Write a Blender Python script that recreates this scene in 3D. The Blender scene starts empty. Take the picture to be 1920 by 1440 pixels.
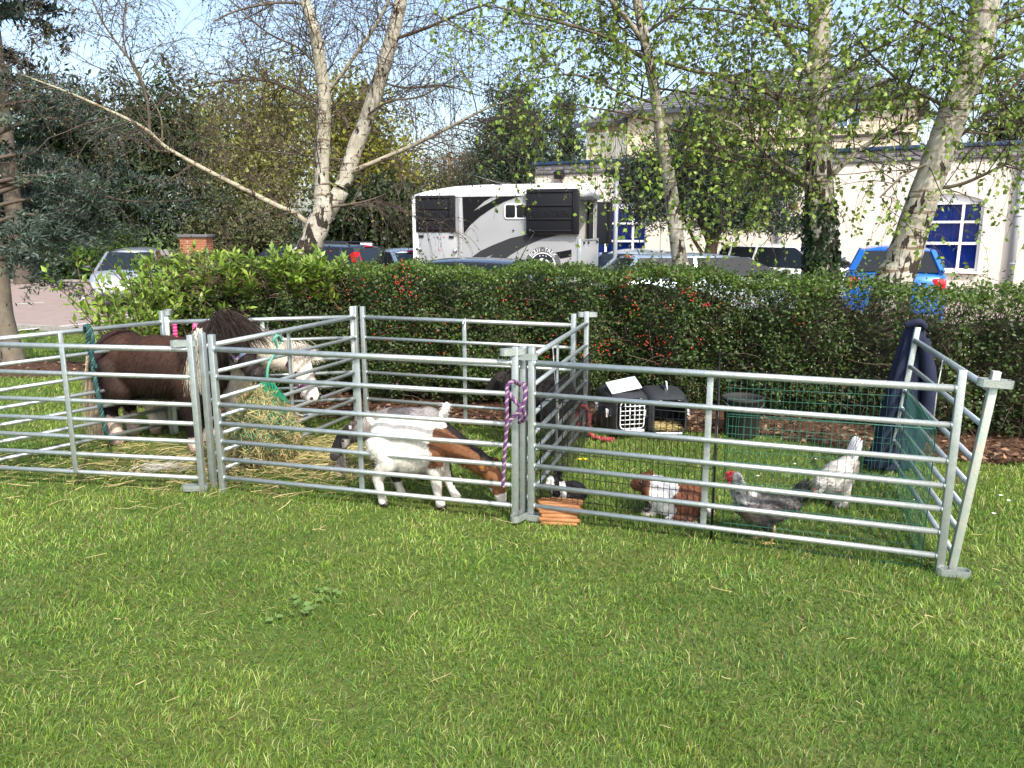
import bpy, bmesh, math, random
import numpy as np
from mathutils import Vector, Matrix, Quaternion, Euler

rng = np.random.default_rng(7)
random.seed(7)
C = bpy.context.scene.collection
S = bpy.context.scene
R = math.radians

# ------------------------------------------------------------------ camera
F = 1442.0; PITCH = R(11.3); EYE = 1.55
cam_d = bpy.data.cameras.new('camera'); cam = bpy.data.objects.new('camera', cam_d); C.objects.link(cam)
cam_d.sensor_width = 36; cam_d.lens = 36*F/1920; cam_d.clip_end = 600; cam_d.clip_start = 0.05
cam.location = (0, 0, EYE); cam.rotation_euler = (R(90)-PITCH, 0, 0)
S.camera = cam

# ------------------------------------------------------------------ sky, sun, exposure
SUN_AZ, SUN_EL = R(156), R(47)          # clockwise from +Y: behind the viewer, a little to the right
sun_dir = Vector((math.sin(SUN_AZ)*math.cos(SUN_EL), math.cos(SUN_AZ)*math.cos(SUN_EL), math.sin(SUN_EL)))
w = bpy.data.worlds.new('World'); S.world = w; w.use_nodes = True
nt = w.node_tree; bg = nt.nodes['Background']
sky = nt.nodes.new('ShaderNodeTexSky'); sky.sky_type = 'NISHITA'; sky.sun_disc = False
sky.sun_elevation = SUN_EL; sky.sun_rotation = SUN_AZ; sky.air_density = 1.0; sky.dust_density = 3.2; sky.ozone_density = 0.5
nt.links.new(sky.outputs[0], bg.inputs[0]); bg.inputs[1].default_value = 0.15
sl = bpy.data.lights.new('sun', 'SUN'); sl.energy = 2.3; sl.angle = R(0.6); sl.color = (1.0, 0.95, 0.87)
so = bpy.data.objects.new('sun', sl); C.objects.link(so); so.location = sun_dir*50
so.rotation_euler = sun_dir.to_track_quat('Z', 'Y').to_euler()
S.view_settings.view_transform = 'Standard'; S.view_settings.look = 'None'
S.view_settings.gamma = 1; S.view_settings.use_curve_mapping = False; S.view_settings.exposure = 1.2
S.cycles.use_denoising = True
S.cycles.max_bounces = 6; S.cycles.diffuse_bounces = 3; S.cycles.glossy_bounces = 3
S.cycles.transmission_bounces = 4; S.cycles.transparent_max_bounces = 8
S.cycles.caustics_reflective = False; S.cycles.caustics_refractive = False

# ------------------------------------------------------------------ measuring helpers
PARK = -0.28                                 # level of the car park below the lawn
def ray(px, py):
    x = (px-960)/F; y = -(py-720)/F
    return np.array([x, math.cos(PITCH)+y*math.sin(PITCH), -math.sin(PITCH)+y*math.cos(PITCH)])
def G(px, py, z=0.0):                        # point of the level z seen there
    d = ray(px, py); t = (z-EYE)/d[2]; return np.array([0, 0, EYE])+d*t
def D(px, py, y):                            # point at distance y ahead
    d = ray(px, py); return np.array([0, 0, EYE])+d*(y/d[1])

# ------------------------------------------------------------------ object helpers
def tag(o, label=None, cat=None, group=None, kind=None):
    if label: o['label'] = label
    if cat: o['category'] = cat
    if group: o['group'] = group
    if kind: o['kind'] = kind
    return o
def thing(name, label, cat, loc=(0, 0, 0), rz=0.0, group=None):
    o = bpy.data.objects.new(name, None); C.objects.link(o); o.empty_display_size = 0.1
    o.location = Vector(loc); o.rotation_euler = (0, 0, rz)
    return tag(o, label, cat, group)
def link(name, me, mat=None, parent=None):
    o = bpy.data.objects.new(name, me); C.objects.link(o)
    if mat is not None and len(me.materials) == 0: me.materials.append(mat)
    if parent is not None: o.parent = parent
    return o
def dup(root, **kw):
    r = root.copy(); C.objects.link(r)
    for ch in list(root.children):
        c = ch.copy(); C.objects.link(c); c.parent = r
        for g in list(ch.children):
            d = g.copy(); C.objects.link(d); d.parent = c
    return r
def npmesh(name, verts, faces, cols=None, smooth=False):
    """verts (N,3); faces (M,k) array; cols (N,3) point colours"""
    me = bpy.data.meshes.new(name)
    v = np.ascontiguousarray(verts, dtype=np.float32); f = np.ascontiguousarray(faces, dtype=np.int32)
    me.vertices.add(len(v)); me.vertices.foreach_set('co', v.ravel())
    k = f.shape[1]
    me.loops.add(f.size); me.loops.foreach_set('vertex_index', f.ravel())
    me.polygons.add(len(f)); me.polygons.foreach_set('loop_start', np.arange(0, f.size, k, dtype=np.int32))
    if smooth: me.polygons.foreach_set('use_smooth', np.ones(len(f), dtype=bool))
    me.update(calc_edges=True)
    if cols is not None:
        a = me.color_attributes.new('Col', 'FLOAT_COLOR', 'POINT')
        c4 = np.ones((len(v), 4), dtype=np.float32); c4[:, :3] = cols; a.data.foreach_set('color', c4.ravel())
    return me

class MB:
    """collects shapes into one mesh"""
    def __init__(s): s.v = []; s.f = []; s.sm = []
    def add(s, vs, fs, smooth=False):
        n = len(s.v); s.v += [tuple(float(c) for c in p) for p in vs]
        s.f += [tuple(i+n for i in q) for q in fs]; s.sm += [smooth]*len(fs); return s
    def box(s, c, d, rot=None, bev=0.0):
        hx, hy, hz = d[0]/2, d[1]/2, d[2]/2
        if bev > 0:
            bm = bmesh.new(); bmesh.ops.create_cube(bm, size=1)
            for v in bm.verts: v.co = Vector((v.co.x*d[0], v.co.y*d[1], v.co.z*d[2]))
            bmesh.ops.bevel(bm, geom=bm.edges[:], offset=bev, segments=2, affect='EDGES', profile=0.5)
            vs = [v.co.copy() for v in bm.verts]; bm.verts.index_update(); fs = [tuple(v.index for v in f.verts) for f in bm.faces]; bm.free()
        else:
            vs = [Vector((x, y, z)) for x in (-hx, hx) for y in (-hy, hy) for z in (-hz, hz)]
            fs = [(0, 1, 3, 2), (4, 6, 7, 5), (0, 4, 5, 1), (2, 3, 7, 6), (0, 2, 6, 4), (1, 5, 7, 3)]
        m = rot.to_matrix() if isinstance(rot, (Euler, Quaternion)) else (rot if rot is not None else Matrix.Identity(3))
        return s.add([m @ v + Vector(c) for v in vs], fs, bev > 0)
    def bar(s, a, b, wdt, hgt, up=(0, 0, 1)):
        a, b = Vector(a), Vector(b); x = (b-a); L = x.length; x.normalize(); y = Vector(up).cross(x)
        if y.length < 1e-4: y = Vector((0, 1, 0)).cross(x)
        y.normalize(); z = x.cross(y)
        m = Matrix((x, y, z)).transposed()
        return s.box((a+b)/2, (L, wdt, hgt), m)
    def tube(s, pts, r, n=8, cap=True, smooth=True):
        pts = [Vector(p) for p in pts]; rs = r if hasattr(r, '__len__') else [r]*len(pts)
        vs = []; fs = []; N = len(pts); up = None
        for i, p in enumerate(pts):
            t = (pts[min(i+1, N-1)]-pts[max(i-1, 0)]);
            if t.length < 1e-9: t = Vector((0, 0, 1))
            t.normalize()
            if up is None: up = t.orthogonal().normalized()
            else:
                up = up-t*up.dot(t)
                if up.length < 1e-6: up = t.orthogonal()
                up.normalize()
            b = t.cross(up)
            for k in range(n):
                a = 2*math.pi*k/n; vs.append(p+(up*math.cos(a)+b*math.sin(a))*rs[i])
        for i in range(N-1):
            for k in range(n):
                k2 = (k+1) % n; fs.append((i*n+k, i*n+k2, (i+1)*n+k2, (i+1)*n+k))
        if cap:
            fs.append(tuple(range(n-1, -1, -1))); fs.append(tuple((N-1)*n+k for k in range(n)))
        return s.add(vs, fs, smooth)
    def lathe(s, prof, n=24, c=(0, 0, 0), smooth=True, arc=2*math.pi):
        vs = []; fs = []; closed = abs(arc-2*math.pi) < 1e-6; m = n if closed else n+1
        for r_, z in prof:
            for k in range(m):
                a = arc*k/n; vs.append((c[0]+r_*math.cos(a), c[1]+r_*math.sin(a), c[2]+z))
        for i in range(len(prof)-1):
            for k in range(n):
                k2 = (k+1) % m; fs.append((i*m+k, i*m+k2, (i+1)*m+k2, (i+1)*m+k))
        return s.add(vs, fs, smooth)
    def ell(s, c, r, rot=None, sub=2):
        bm = bmesh.new(); bmesh.ops.create_icosphere(bm, subdivisions=sub, radius=1)
        m = rot.to_matrix() if rot is not None else Matrix.Identity(3)
        vs = [m @ Vector((v.co.x*r[0], v.co.y*r[1], v.co.z*r[2]))+Vector(c) for v in bm.verts]
        bm.verts.index_update(); fs = [tuple(v.index for v in f.verts) for f in bm.faces]; bm.free()
        return s.add(vs, fs, True)
    def prism(s, poly, y0, y1):
        """poly of (x,z) points extruded from y0 to y1"""
        n = len(poly); vs = [(p[0], y0, p[1]) for p in poly]+[(p[0], y1, p[1]) for p in poly]
        fs = [tuple(range(n)), tuple(range(2*n-1, n-1, -1))]+[(i, (i+1) % n+0, (i+1) % n+n, i+n) for i in range(n)]
        return s.add(vs, fs)
    def loft(s, rings, smooth=True, cap=True, closed=True):
        n = len(rings[0]); vs = [p for r_ in rings for p in r_]; fs = []
        for i in range(len(rings)-1):
            for k in range(n if closed else n-1):
                k2 = (k+1) % n; fs.append((i*n+k, i*n+k2, (i+1)*n+k2, (i+1)*n+k))
        if cap: fs.append(tuple(range(n-1, -1, -1))); fs.append(tuple((len(rings)-1)*n+k for k in range(n)))
        return s.add(vs, fs, smooth)
    def mesh(s, name, fix=True):
        me = bpy.data.meshes.new(name); me.from_pydata(s.v, [], s.f)
        me.polygons.foreach_set('use_smooth', s.sm)
        if fix:
            bm = bmesh.new(); bm.from_mesh(me); bmesh.ops.recalc_face_normals(bm, faces=bm.faces[:]); bm.to_mesh(me); bm.free()
        me.update(); return me
    def build(s, name, mat, parent=None, loc=None):
        o = link(name, s.mesh(name), mat, parent)
        if loc is not None: o.location = loc
        return o

def tubes_batch(paths, radii, sides=3):
    """paths (K,S,3), radii (K,S) -> verts, quads"""
    K, Sg, _ = paths.shape
    t = np.gradient(paths, axis=1); t /= np.linalg.norm(t, axis=2, keepdims=True)+1e-9
    ref = np.where(np.abs(t[:, :, 2:3]) > 0.9, np.array([1., 0, 0]), np.array([0, 0, 1.]))
    u = np.cross(t, ref); u /= np.linalg.norm(u, axis=2, keepdims=True)+1e-9; b = np.cross(t, u)
    a = 2*np.pi*np.arange(sides)/sides
    v = paths[:, :, None, :]+radii[:, :, None, None]*(u[:, :, None, :]*np.cos(a)[None, None, :, None]+b[:, :, None, :]*np.sin(a)[None, None, :, None])
    idx = np.arange(K*Sg*sides).reshape(K, Sg, sides)
    q = np.stack([idx[:, :-1, :], np.roll(idx, -1, 2)[:, :-1, :], np.roll(idx, -1, 2)[:, 1:, :], idx[:, 1:, :]], -1)
    return v.reshape(-1, 3), q.reshape(-1, 4)
def unit(v): return v/(np.linalg.norm(v, axis=-1, keepdims=True)+1e-9)
def leaves_batch(pos, size, axis=None, nrm=None, aspect=0.75, fold=0.15, g=rng):
    """folded leaf of two triangles each: pos (N,3), size (N,) -> verts, tris"""
    n = len(pos)
    if axis is None: axis = g.normal(size=(n, 3))
    axis = unit(axis)
    if nrm is None: nrm = g.normal(size=(n, 3))
    side = unit(np.cross(axis, nrm)); up = np.cross(side, axis)
    L = size[:, None]
    p0 = pos; p1 = pos+axis*L
    m = pos+axis*L*0.42
    a = m+side*L*aspect*0.5+up*L*fold; b = m-side*L*aspect*0.5+up*L*fold
    v = np.stack([p0, a, p1, b], 1).reshape(-1, 3)
    i = np.arange(n)*4
    f = np.stack([np.stack([i, i+1, i+2], 1), np.stack([i, i+2, i+3], 1)], 1).reshape(-1, 3)
    return v, f
def rep(c, k): return np.repeat(c, k, axis=0)
def vnoise(p, scale, seed=0):
    """cheap smooth value noise on (N,2..3) points"""
    r_ = np.random.default_rng(seed); out = np.zeros(len(p))
    for k in range(6):
        d = r_.normal(size=p.shape[1]); d /= np.linalg.norm(d); fq = scale*(0.6+1.1*r_.random())
        out += np.sin(p @ d*fq+r_.random()*6.28+1.3*np.sin(p @ np.roll(d, 1)*fq*0.7+k))
    return out/6*1.6

# ------------------------------------------------------------------ materials
def nodes(m): return m.node_tree.nodes, m.node_tree.links
MATS = {}
def M(name, base, rough=0.6, metal=0.0, c2=None, scale=8.0, lo=0.35, hi=0.65, bump=0.0, bscale=60.0, spec=0.5, detail=6.0, stretch=(1, 1, 1), coat=0.0, rvar=0.0):
    m = bpy.data.materials.new(name); m.use_nodes = True; MATS[name] = m
    N, Lk = nodes(m); p = N['Principled BSDF']
    p.inputs['Base Color'].default_value = (*base, 1); p.inputs['Roughness'].default_value = rough
    p.inputs['Metallic'].default_value = metal; p.inputs['Specular IOR Level'].default_value = spec
    if coat: p.inputs['Coat Weight'].default_value = coat; p.inputs['Coat Roughness'].default_value = 0.08
    tc = N.new('ShaderNodeTexCoord'); mp = N.new('ShaderNodeMapping'); mp.inputs['Scale'].default_value = stretch
    Lk.new(tc.outputs['Object'], mp.inputs[0])
    if c2 is not None:
        no = N.new('ShaderNodeTexNoise'); no.inputs['Scale'].default_value = scale; no.inputs['Detail'].default_value = detail
        Lk.new(mp.outputs[0], no.inputs['Vector'])
        cr = N.new('ShaderNodeValToRGB'); cr.color_ramp.elements[0].position = lo; cr.color_ramp.elements[1].position = hi
        cr.color_ramp.elements[0].color = (*base, 1); cr.color_ramp.elements[1].color = (*c2, 1)
        Lk.new(no.outputs['Fac'], cr.inputs[0]); Lk.new(cr.outputs[0], p.inputs['Base Color'])
        if rvar:
            mr = N.new('ShaderNodeMapRange'); mr.inputs[3].default_value = rough-rvar; mr.inputs[4].default_value = rough+rvar
            Lk.new(no.outputs['Fac'], mr.inputs[0]); Lk.new(mr.outputs[0], p.inputs['Roughness'])
    if bump:
        nb = N.new('ShaderNodeTexNoise'); nb.inputs['Scale'].default_value = bscale; nb.inputs['Detail'].default_value = 4
        Lk.new(mp.outputs[0], nb.inputs['Vector'])
        bp = N.new('ShaderNodeBump'); bp.inputs['Strength'].default_value = bump; bp.inputs['Distance'].default_value = 0.02
        Lk.new(nb.outputs['Fac'], bp.inputs['Height']); Lk.new(bp.outputs[0], p.inputs['Normal'])
    return m
def MC(name, rough=0.6, trans=0.0, scale=0.0, amt=0.3, spec=0.3, sheen=0.0):
    """colour from the mesh's own colour attribute, optional leaf translucency"""
    m = bpy.data.materials.new(name); m.use_nodes = True; MATS[name] = m
    N, Lk = nodes(m); p = N['Principled BSDF']; at = N.new('ShaderNodeAttribute'); at.attribute_name = 'Col'
    col = at.outputs['Color']
    if scale:
        tc = N.new('ShaderNodeTexCoord'); no = N.new('ShaderNodeTexNoise'); no.inputs['Scale'].default_value = scale; no.inputs['Detail'].default_value = 5
        Lk.new(tc.outputs['Object'], no.inputs['Vector'])
        mr = N.new('ShaderNodeMapRange'); mr.inputs[1].default_value = 0.3; mr.inputs[2].default_value = 0.7; mr.inputs[3].default_value = 1-amt; mr.inputs[4].default_value = 1+amt
        Lk.new(no.outputs['Fac'], mr.inputs[0])
        mx = N.new('ShaderNodeVectorMath'); mx.operation = 'SCALE'; Lk.new(col, mx.inputs[0]); Lk.new(mr.outputs[0], mx.inputs['Scale']); col = mx.outputs[0]
    Lk.new(col, p.inputs['Base Color']); p.inputs['Roughness'].default_value = rough; p.inputs['Specular IOR Level'].default_value = spec
    if sheen: p.inputs['Sheen Weight'].default_value = sheen
    if trans:
        tr = N.new('ShaderNodeBsdfTranslucent'); Lk.new(col, tr.inputs['Color'])
        mix = N.new('ShaderNodeMixShader'); mix.inputs[0].default_value = trans
        Lk.new(p.outputs[0], mix.inputs[1]); Lk.new(tr.outputs[0], mix.inputs[2])
        Lk.new(mix.outputs[0], N['Material Output'].inputs[0])
    return m
m_leaf = MC('leaf', 0.45, trans=0.35, spec=0.4)
m_needle = MC('needle', 0.6, trans=0.12, spec=0.25)
m_grass = MC('grass_blade', 0.5, trans=0.3, spec=0.3)
m_fur = MC('fur', 0.7, trans=0.0, scale=60, amt=0.18, spec=0.25)
m_straw = MC('straw', 0.6, trans=0.2, spec=0.3)
m_galv = M('galvanised_steel', (0.50, 0.54, 0.54), 0.44, 0.7, c2=(0.36, 0.41, 0.40), scale=26, lo=0.3, hi=0.7, bump=0.12, bscale=120, rvar=0.1)
m_galv_old = M('weathered_galvanised_steel', (0.42, 0.50, 0.45), 0.5, 0.45, c2=(0.55, 0.52, 0.45), scale=14, lo=0.4, hi=0.7, bump=0.15, bscale=90)
m_white = M('white_upvc', (0.8, 0.8, 0.8), 0.35)
m_black = M('black_plastic', (0.012, 0.012, 0.014), 0.4, bump=0.05, bscale=200)
m_glass = M('dark_glass', (0.012, 0.015, 0.018), 0.08, 0.0, spec=0.35)
m_rubber = M('rubber', (0.02, 0.02, 0.02), 0.8)
m_chrome = M('chrome', (0.7, 0.7, 0.72), 0.15, 1.0)
m_red = M('red_lens', (0.45, 0.01, 0.015), 0.15, spec=0.8)
m_lamp = M('clear_lens', (0.6, 0.62, 0.65), 0.1, 0.3)
# ================================================================== GROUND
EDGE = [(-40, 24.0), (-12, 15.6), (-8, 14.2), (-3.6, 11.2), (3, 9.2), (12, 8.3), (40, 7.4)]   # lawn edge towards the car park
EX = np.array([e[0] for e in EDGE]); EY = np.array([e[1] for e in EDGE])
def edge_y(x): return np.interp(x, EX, EY)
def sstep(t): t = np.clip(t, 0, 1); return t*t*(3-2*t)
def hgt(x, y):
    x = np.asarray(x, float); y = np.asarray(y, float)
    e = edge_y(x); t = sstep((y-6.9)/(e-6.9))
    bump_ = 0.012*np.sin(1.7*x+0.8*y)*np.sin(1.1*y-0.6*x+1)
    return -0.33*t+bump_*(1-t)
def build_ground():
    xs = np.concatenate([[-300, -120, -60, -30], np.linspace(-16, 16, 81), [30, 60, 120, 300]])
    ys = np.concatenate([[-40, -8, -2], np.linspace(0, 20, 67), [26, 34, 50, 80, 140, 300]])
    X, Y = np.meshgrid(xs, ys); Z = hgt(X, Y)
    v = np.stack([X, Y, Z], -1).reshape(-1, 3); nx = len(xs); ny = len(ys)
    i = np.arange(nx*ny).reshape(ny, nx)
    q = np.stack([i[:-1, :-1], i[:-1, 1:], i[1:, 1:], i[1:, :-1]], -1).reshape(-1, 4)
    me = npmesh('lawn', v, q, smooth=True)
    m = M('lawn_soil', (0.065, 0.11, 0.022), 0.95, c2=(0.10, 0.12, 0.035), scale=1.6, lo=0.35, hi=0.7, bump=0.6, bscale=40, spec=0.1)
    return tag(link('lawn', me, m), 'green mown lawn in front of and around the animal pens', kind='structure')
lawn = build_ground()

# mulch bed under the hedge, and a ring round the tree on the left
MULCH = [(-3.9, 6.75), (-2.6, 6.45), (-1.3, 6.2), (-0.4, 6.12), (0.5, 6.02), (1.4, 5.88), (2.2, 5.55), (3.0, 5.12), (4.2, 4.72), (6.5, 4.3)]
MX = np.array([p[0] for p in MULCH]); MY = np.array([p[1] for p in MULCH])
RING = (-6.1, 9.3, 1.25)
def mulch_y(x): return np.interp(x, MX, MY)+0.05*np.sin(np.asarray(x)*7.3)+0.03*np.sin(np.asarray(x)*17)
def in_mulch(x, y):
    return ((x > -3.9) & (y > mulch_y(x)) & (y < mulch_y(x)+2.4)) | (((x-RING[0])/RING[2])**2+((y-RING[1])/0.95)**2 < 1)
m_mulch = M('bark_mulch', (0.060, 0.030, 0.018), 0.95, c2=(0.13, 0.075, 0.048), scale=22, lo=0.35, hi=0.7, bump=1.0, bscale=70, spec=0.1)
def strip_sheet(name, xs, y0f, y1f, dz, ny=12, mat=None):
    xs = np.asarray(xs); T = np.linspace(0, 1, ny); X = np.repeat(xs[None], ny, 0); Y = y0f(xs)[None]*(1-T[:, None])+y1f(xs)[None]*T[:, None]
    Z = hgt(X, Y)+dz*np.minimum(1, np.minimum(T, 1-T)*6)[:, None]+0.006
    v = np.stack([X, Y, Z], -1).reshape(-1, 3); i = np.arange(v.shape[0]).reshape(ny, len(xs))
    q = np.stack([i[:-1, :-1], i[:-1, 1:], i[1:, 1:], i[1:, :-1]], -1).reshape(-1, 4)
    return link(name, npmesh(name, v, q, smooth=True), mat)
bed = tag(strip_sheet('mulch_bed', np.linspace(-3.9, 7.5, 140), mulch_y, lambda x: mulch_y(x)+2.4, 0.03, 12, m_mulch), 'brown bark mulch bed along the foot of the hedge', kind='structure')
def ring_mesh():
    mb = MB(); n = 40; c = (RING[0], RING[1]); vs = [(c[0], c[1], float(hgt(*c))+0.06)]; fs = []
    for k in range(n):
        a = 2*math.pi*k/n; rr = 1+0.07*math.sin(5*a); x = c[0]+RING[2]*rr*math.cos(a); y = c[1]+0.95*rr*math.sin(a); vs.append((x, y, float(hgt(x, y))+0.008))
    for k in range(n): fs.append((0, 1+k, 1+(k+1) % n))
    return mb.add(vs, fs, True).mesh('mulch_ring')
tag(link('mulch_ring', ring_mesh(), m_mulch), 'bare mulched soil around the foot of the cedar', kind='structure')

def flat_poly(name, pts, z, mat, parent=None):
    bm = bmesh.new(); vs = [bm.verts.new((x, y, z)) for x, y in pts]; f = bm.faces.new(vs)
    if f.normal.z < 0: f.normal_flip()
    bmesh.ops.triangulate(bm, faces=bm.faces[:]); me = bpy.data.meshes.new(name); bm.to_mesh(me); bm.free()
    return link(name, me, mat, parent)
m_asph = M('pink_asphalt', (0.30, 0.235, 0.21), 0.9, c2=(0.235, 0.19, 0.17), scale=3.2, lo=0.3, hi=0.75, bump=0.35, bscale=300, detail=12, spec=0.2)
park_pts = [(x, y+0.12) for x, y in EDGE]+[(40, 60), (-5, 60), (-5, 27), (-40, 30)]
park = tag(flat_poly('car_park', park_pts, PARK, m_asph), 'pinkish asphalt car park behind the hedge', kind='structure')
m_concrete = M('kerb_concrete', (0.32, 0.30, 0.27), 0.9, c2=(0.22, 0.21, 0.19), scale=9, bump=0.3, bscale=80)
mb = MB()
for (x0, y0), (x1, y1) in zip(EDGE[:-1], EDGE[1:]):
    mb.bar((x0, y0+0.06, PARK+0.005), (x1, y1+0.06, PARK+0.005), 0.12, 0.09)
tag(mb.build('kerb', m_concrete), 'low concrete kerb between the lawn and car park', kind='structure')
m_paint = M('white_road_paint', (0.72, 0.70, 0.66), 0.8, c2=(0.45, 0.40, 0.37), scale=30, lo=0.45, hi=0.75)
for (a, b) in (((28, 620), (192, 604)), ((32, 570), (82, 567)), ((146, 567), (160, 556)), ((205, 601), (240, 595))):
    p, q = G(*a, PARK), G(*b, PARK); mb = MB(); d = unit(q-p); n_ = np.array([-d[1], d[0], 0])*0.05
    mb.add([p-n_+[0, 0, .004], q-n_+[0, 0, .004], q+n_+[0, 0, .004], p+n_+[0, 0, .004]], [(0, 1, 2, 3)])
    mb.build('bay_line', m_paint, park)
# far planting bed behind the car park
m_soil = M('dark_soil', (0.05, 0.032, 0.022), 0.95, c2=(0.10, 0.06, 0.04), scale=3, bump=0.8, bscale=20)
tag(flat_poly('planting_bed', [(-40, 29.6), (-5.2, 26.6), (-5.2, 70), (-40, 70)], PARK+0.02, m_soil), 'dark soil bed beyond the car park', kind='structure')
mb = MB(); mb.bar((-40, 29.8, PARK+0.04), (-5.0, 26.8, PARK+0.04), 0.15, 0.12)
tag(mb.build('far_kerb', m_concrete), 'far kerb edging the dark planting bed', kind='structure')

# ------------------------------------------------------------------ grass
def pen_wear(x, y):      # worn, strawy ground inside the pony pen
    return np.clip(1.25-np.hypot((x+2.1)/1.25, (y-5.15)/0.75), 0, 1)
def build_grass(N=500000):
    g = np.random.default_rng(11)
    u = g.random(N); y = (np.sqrt(1.85)+u*(np.sqrt(15.2)-np.sqrt(1.85)))**2
    x = (g.random(N)*2-1)*(0.72*y+0.25)
    p2 = np.stack([x, y], 1)
    keep = (~in_mulch(x, y)) & (y < edge_y(x)-0.02) & ~((x > -3.6) & (y > 8.2))
    fringe = in_mulch(x, y+0.12) | in_mulch(x, y)
    wear = pen_wear(x, y); n1 = vnoise(p2, 2.2, 1); n2 = vnoise(p2, 6.0, 2); n3 = vnoise(p2, 14., 3)
    bare = np.clip(wear*0.8+0.30*np.clip(-n2-0.25, 0, 1)+0.22*np.clip(-n3-0.3, 0, 1), 0, 0.85)
    n5 = vnoise(p2, 34., 21); keep &= g.random(N) > np.clip(bare*0.75+0.2*np.clip(-n5, 0, 1), 0, .9)
    x, y, n1, n2, n3, wear = (a[keep] for a in (x, y, n1, n2, n3, wear)); n = len(x); p2 = p2[keep]
    n4 = vnoise(p2, 34., 21); L = (0.038+0.005*n2+0.004*n3+0.004*n4)*(0.5+0.85*g.random(n))*(1-0.4*wear); L = np.clip(L, 0.012, 0.09)
    tall = (g.random(n) < 0.03); L = np.where(tall, L*1.6, L)
    ang = 1.5*vnoise(p2, 1.3, 5)+2.0*vnoise(p2, 7.5, 6)+g.normal(0, 1.5, n)
    lean = np.clip(0.80+0.28*vnoise(p2, 5, 8)+g.normal(0, 0.40, n), 0.05, 1.4)     # radians off vertical at mid height
    dh = np.stack([np.cos(ang), np.sin(ang)], 1)
    wd = (0.0015+0.0015*g.random(n))*np.maximum(0.75, (y/2.6))**0.75
    z = hgt(x, y)-0.004
    base = np.stack([x, y, z], 1)
    def step(th, l): return np.concatenate([dh*(np.sin(th)*l)[:, None], (np.cos(th)*l)[:, None]], 1)
    mid = base+step(lean*0.7, L*0.55); tip = mid+step(np.minimum(lean*1.45, 1.6), L*0.45)
    tw = g.random(n)*6.28; sd = np.stack([np.cos(tw), np.sin(tw), np.zeros(n)], 1)*(wd/2)[:, None]*1.3
    v = np.stack([base-sd, base+sd, mid+sd*0.85, mid-sd*0.85, tip], 1).reshape(-1, 3)
    i = np.arange(n)*5
    f = np.stack([np.stack([i, i+1, i+2], 1), np.stack([i, i+2, i+3], 1), np.stack([i+3, i+2, i+4], 1)], 1).reshape(-1, 3)
    pal = np.array([[0.150, 0.265, 0.036], [0.235, 0.335, 0.050], [0.090, 0.205, 0.040], [0.380, 0.440, 0.150]])
    yel = np.clip(0.45+0.5*n1+0.25*n2, 0, 1)
    pick = g.random(n); w_ = np.stack([np.full(n, .35), .2+.4*yel, .5-.4*yel, .05+.2*yel], 1); w_ /= w_.sum(1, keepdims=True); cw = np.cumsum(w_, 1)
    k = (pick[:, None] > cw).sum(1).clip(0, 3)
    c = pal[k]*(0.6+0.8*g.random((n, 1)))*(1+0.10*n2[:, None]+0.12*n1[:, None]+0.06*n4[:, None])
    dead = g.random(n) < (0.055+0.05*np.clip(-n2, 0, 1)+0.35*wear); c[dead] = np.array([0.33, 0.27, 0.12])*(0.6+0.7*g.random((dead.sum(), 1)))
    brown = g.random(n) < 0.05*np.clip(-n3, 0, 1)+0.03; c[brown] = np.array([0.15, 0.10, 0.05])
    cv = np.repeat(c[:, None, :], 5, 1)*np.array([0.55, 0.55, 0.95, 0.95, 1.18])[None, :, None]   # blade colour darkened at the base and brightened at the tip for contrast
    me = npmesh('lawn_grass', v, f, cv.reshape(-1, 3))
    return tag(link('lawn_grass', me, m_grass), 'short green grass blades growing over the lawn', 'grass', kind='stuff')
build_grass()

def straw_strands(name, pos, L, wd, cols, parent=None, updir=0.12, kind='stuff', label=None, cat=None, bend=0.25, g=rng, axis=None, mat=None):
    n = len(pos); 
    if axis is None:
        a = g.random(n)*6.28; axis = np.stack([np.cos(a), np.sin(a), g.normal(0, updir, n)], 1)
    axis = unit(axis); side = unit(np.cross(axis, g.normal(size=(n, 3)))); bd = unit(g.normal(size=(n, 3)))*bend
    p0 = pos-axis*L[:, None]/2; p1 = pos+bd*L[:, None]*0.3; p2_ = pos+axis*L[:, None]/2
    sd = side*wd[:, None]/2
    v = np.stack([p0-sd, p0+sd, p1-sd, p1+sd, p2_-sd, p2_+sd], 1).reshape(-1, 3); i = np.arange(n)*6
    f = np.concatenate([np.stack([i, i+1, i+3, i+2], 1), np.stack([i+2, i+3, i+5, i+4], 1)])
    o = link(name, npmesh(name, v, f, np.repeat(cols, 6, 0)), mat or m_straw, parent)
    return tag(o, label, cat, kind=kind)
def straw_cols(n, g=rng):
    return np.array([0.56, 0.46, 0.22])*(0.55+0.7*g.random((n, 1)))*np.array([1, 1, 1])+g.normal(0, 0.015, (n, 3))
g = np.random.default_rng(5); n = 2600
px_ = np.concatenate([g.normal(-2.0, 0.7, n//2), g.normal(-1.25, 0.4, n-n//2)]); py_ = np.concatenate([g.normal(4.95, 0.28, n//2), g.normal(5.1, 0.35, n-n//2)])
straw_strands('loose_hay', np.stack([px_, py_, hgt(px_, py_)+0.018+0.02*g.random(n)], 1), 0.06+0.16*g.random(n)**2, np.full(n, 0.0032), straw_cols(n, g), label='loose pale hay trampled into the grass of the pony pen', cat='hay', g=g)
n = 170; y_ = 2.1+3.0*g.random(n); x_ = (g.random(n)*2-1)*0.7*y_
straw_strands('dry_stalks', np.stack([x_, y_, hgt(x_, y_)+0.035], 1), 0.03+0.10*g.random(n)**3, np.full(n, 0.0022), straw_cols(n, g), label='scattered dry pale stalks lying on the open lawn', cat='straw', g=g)
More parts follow.
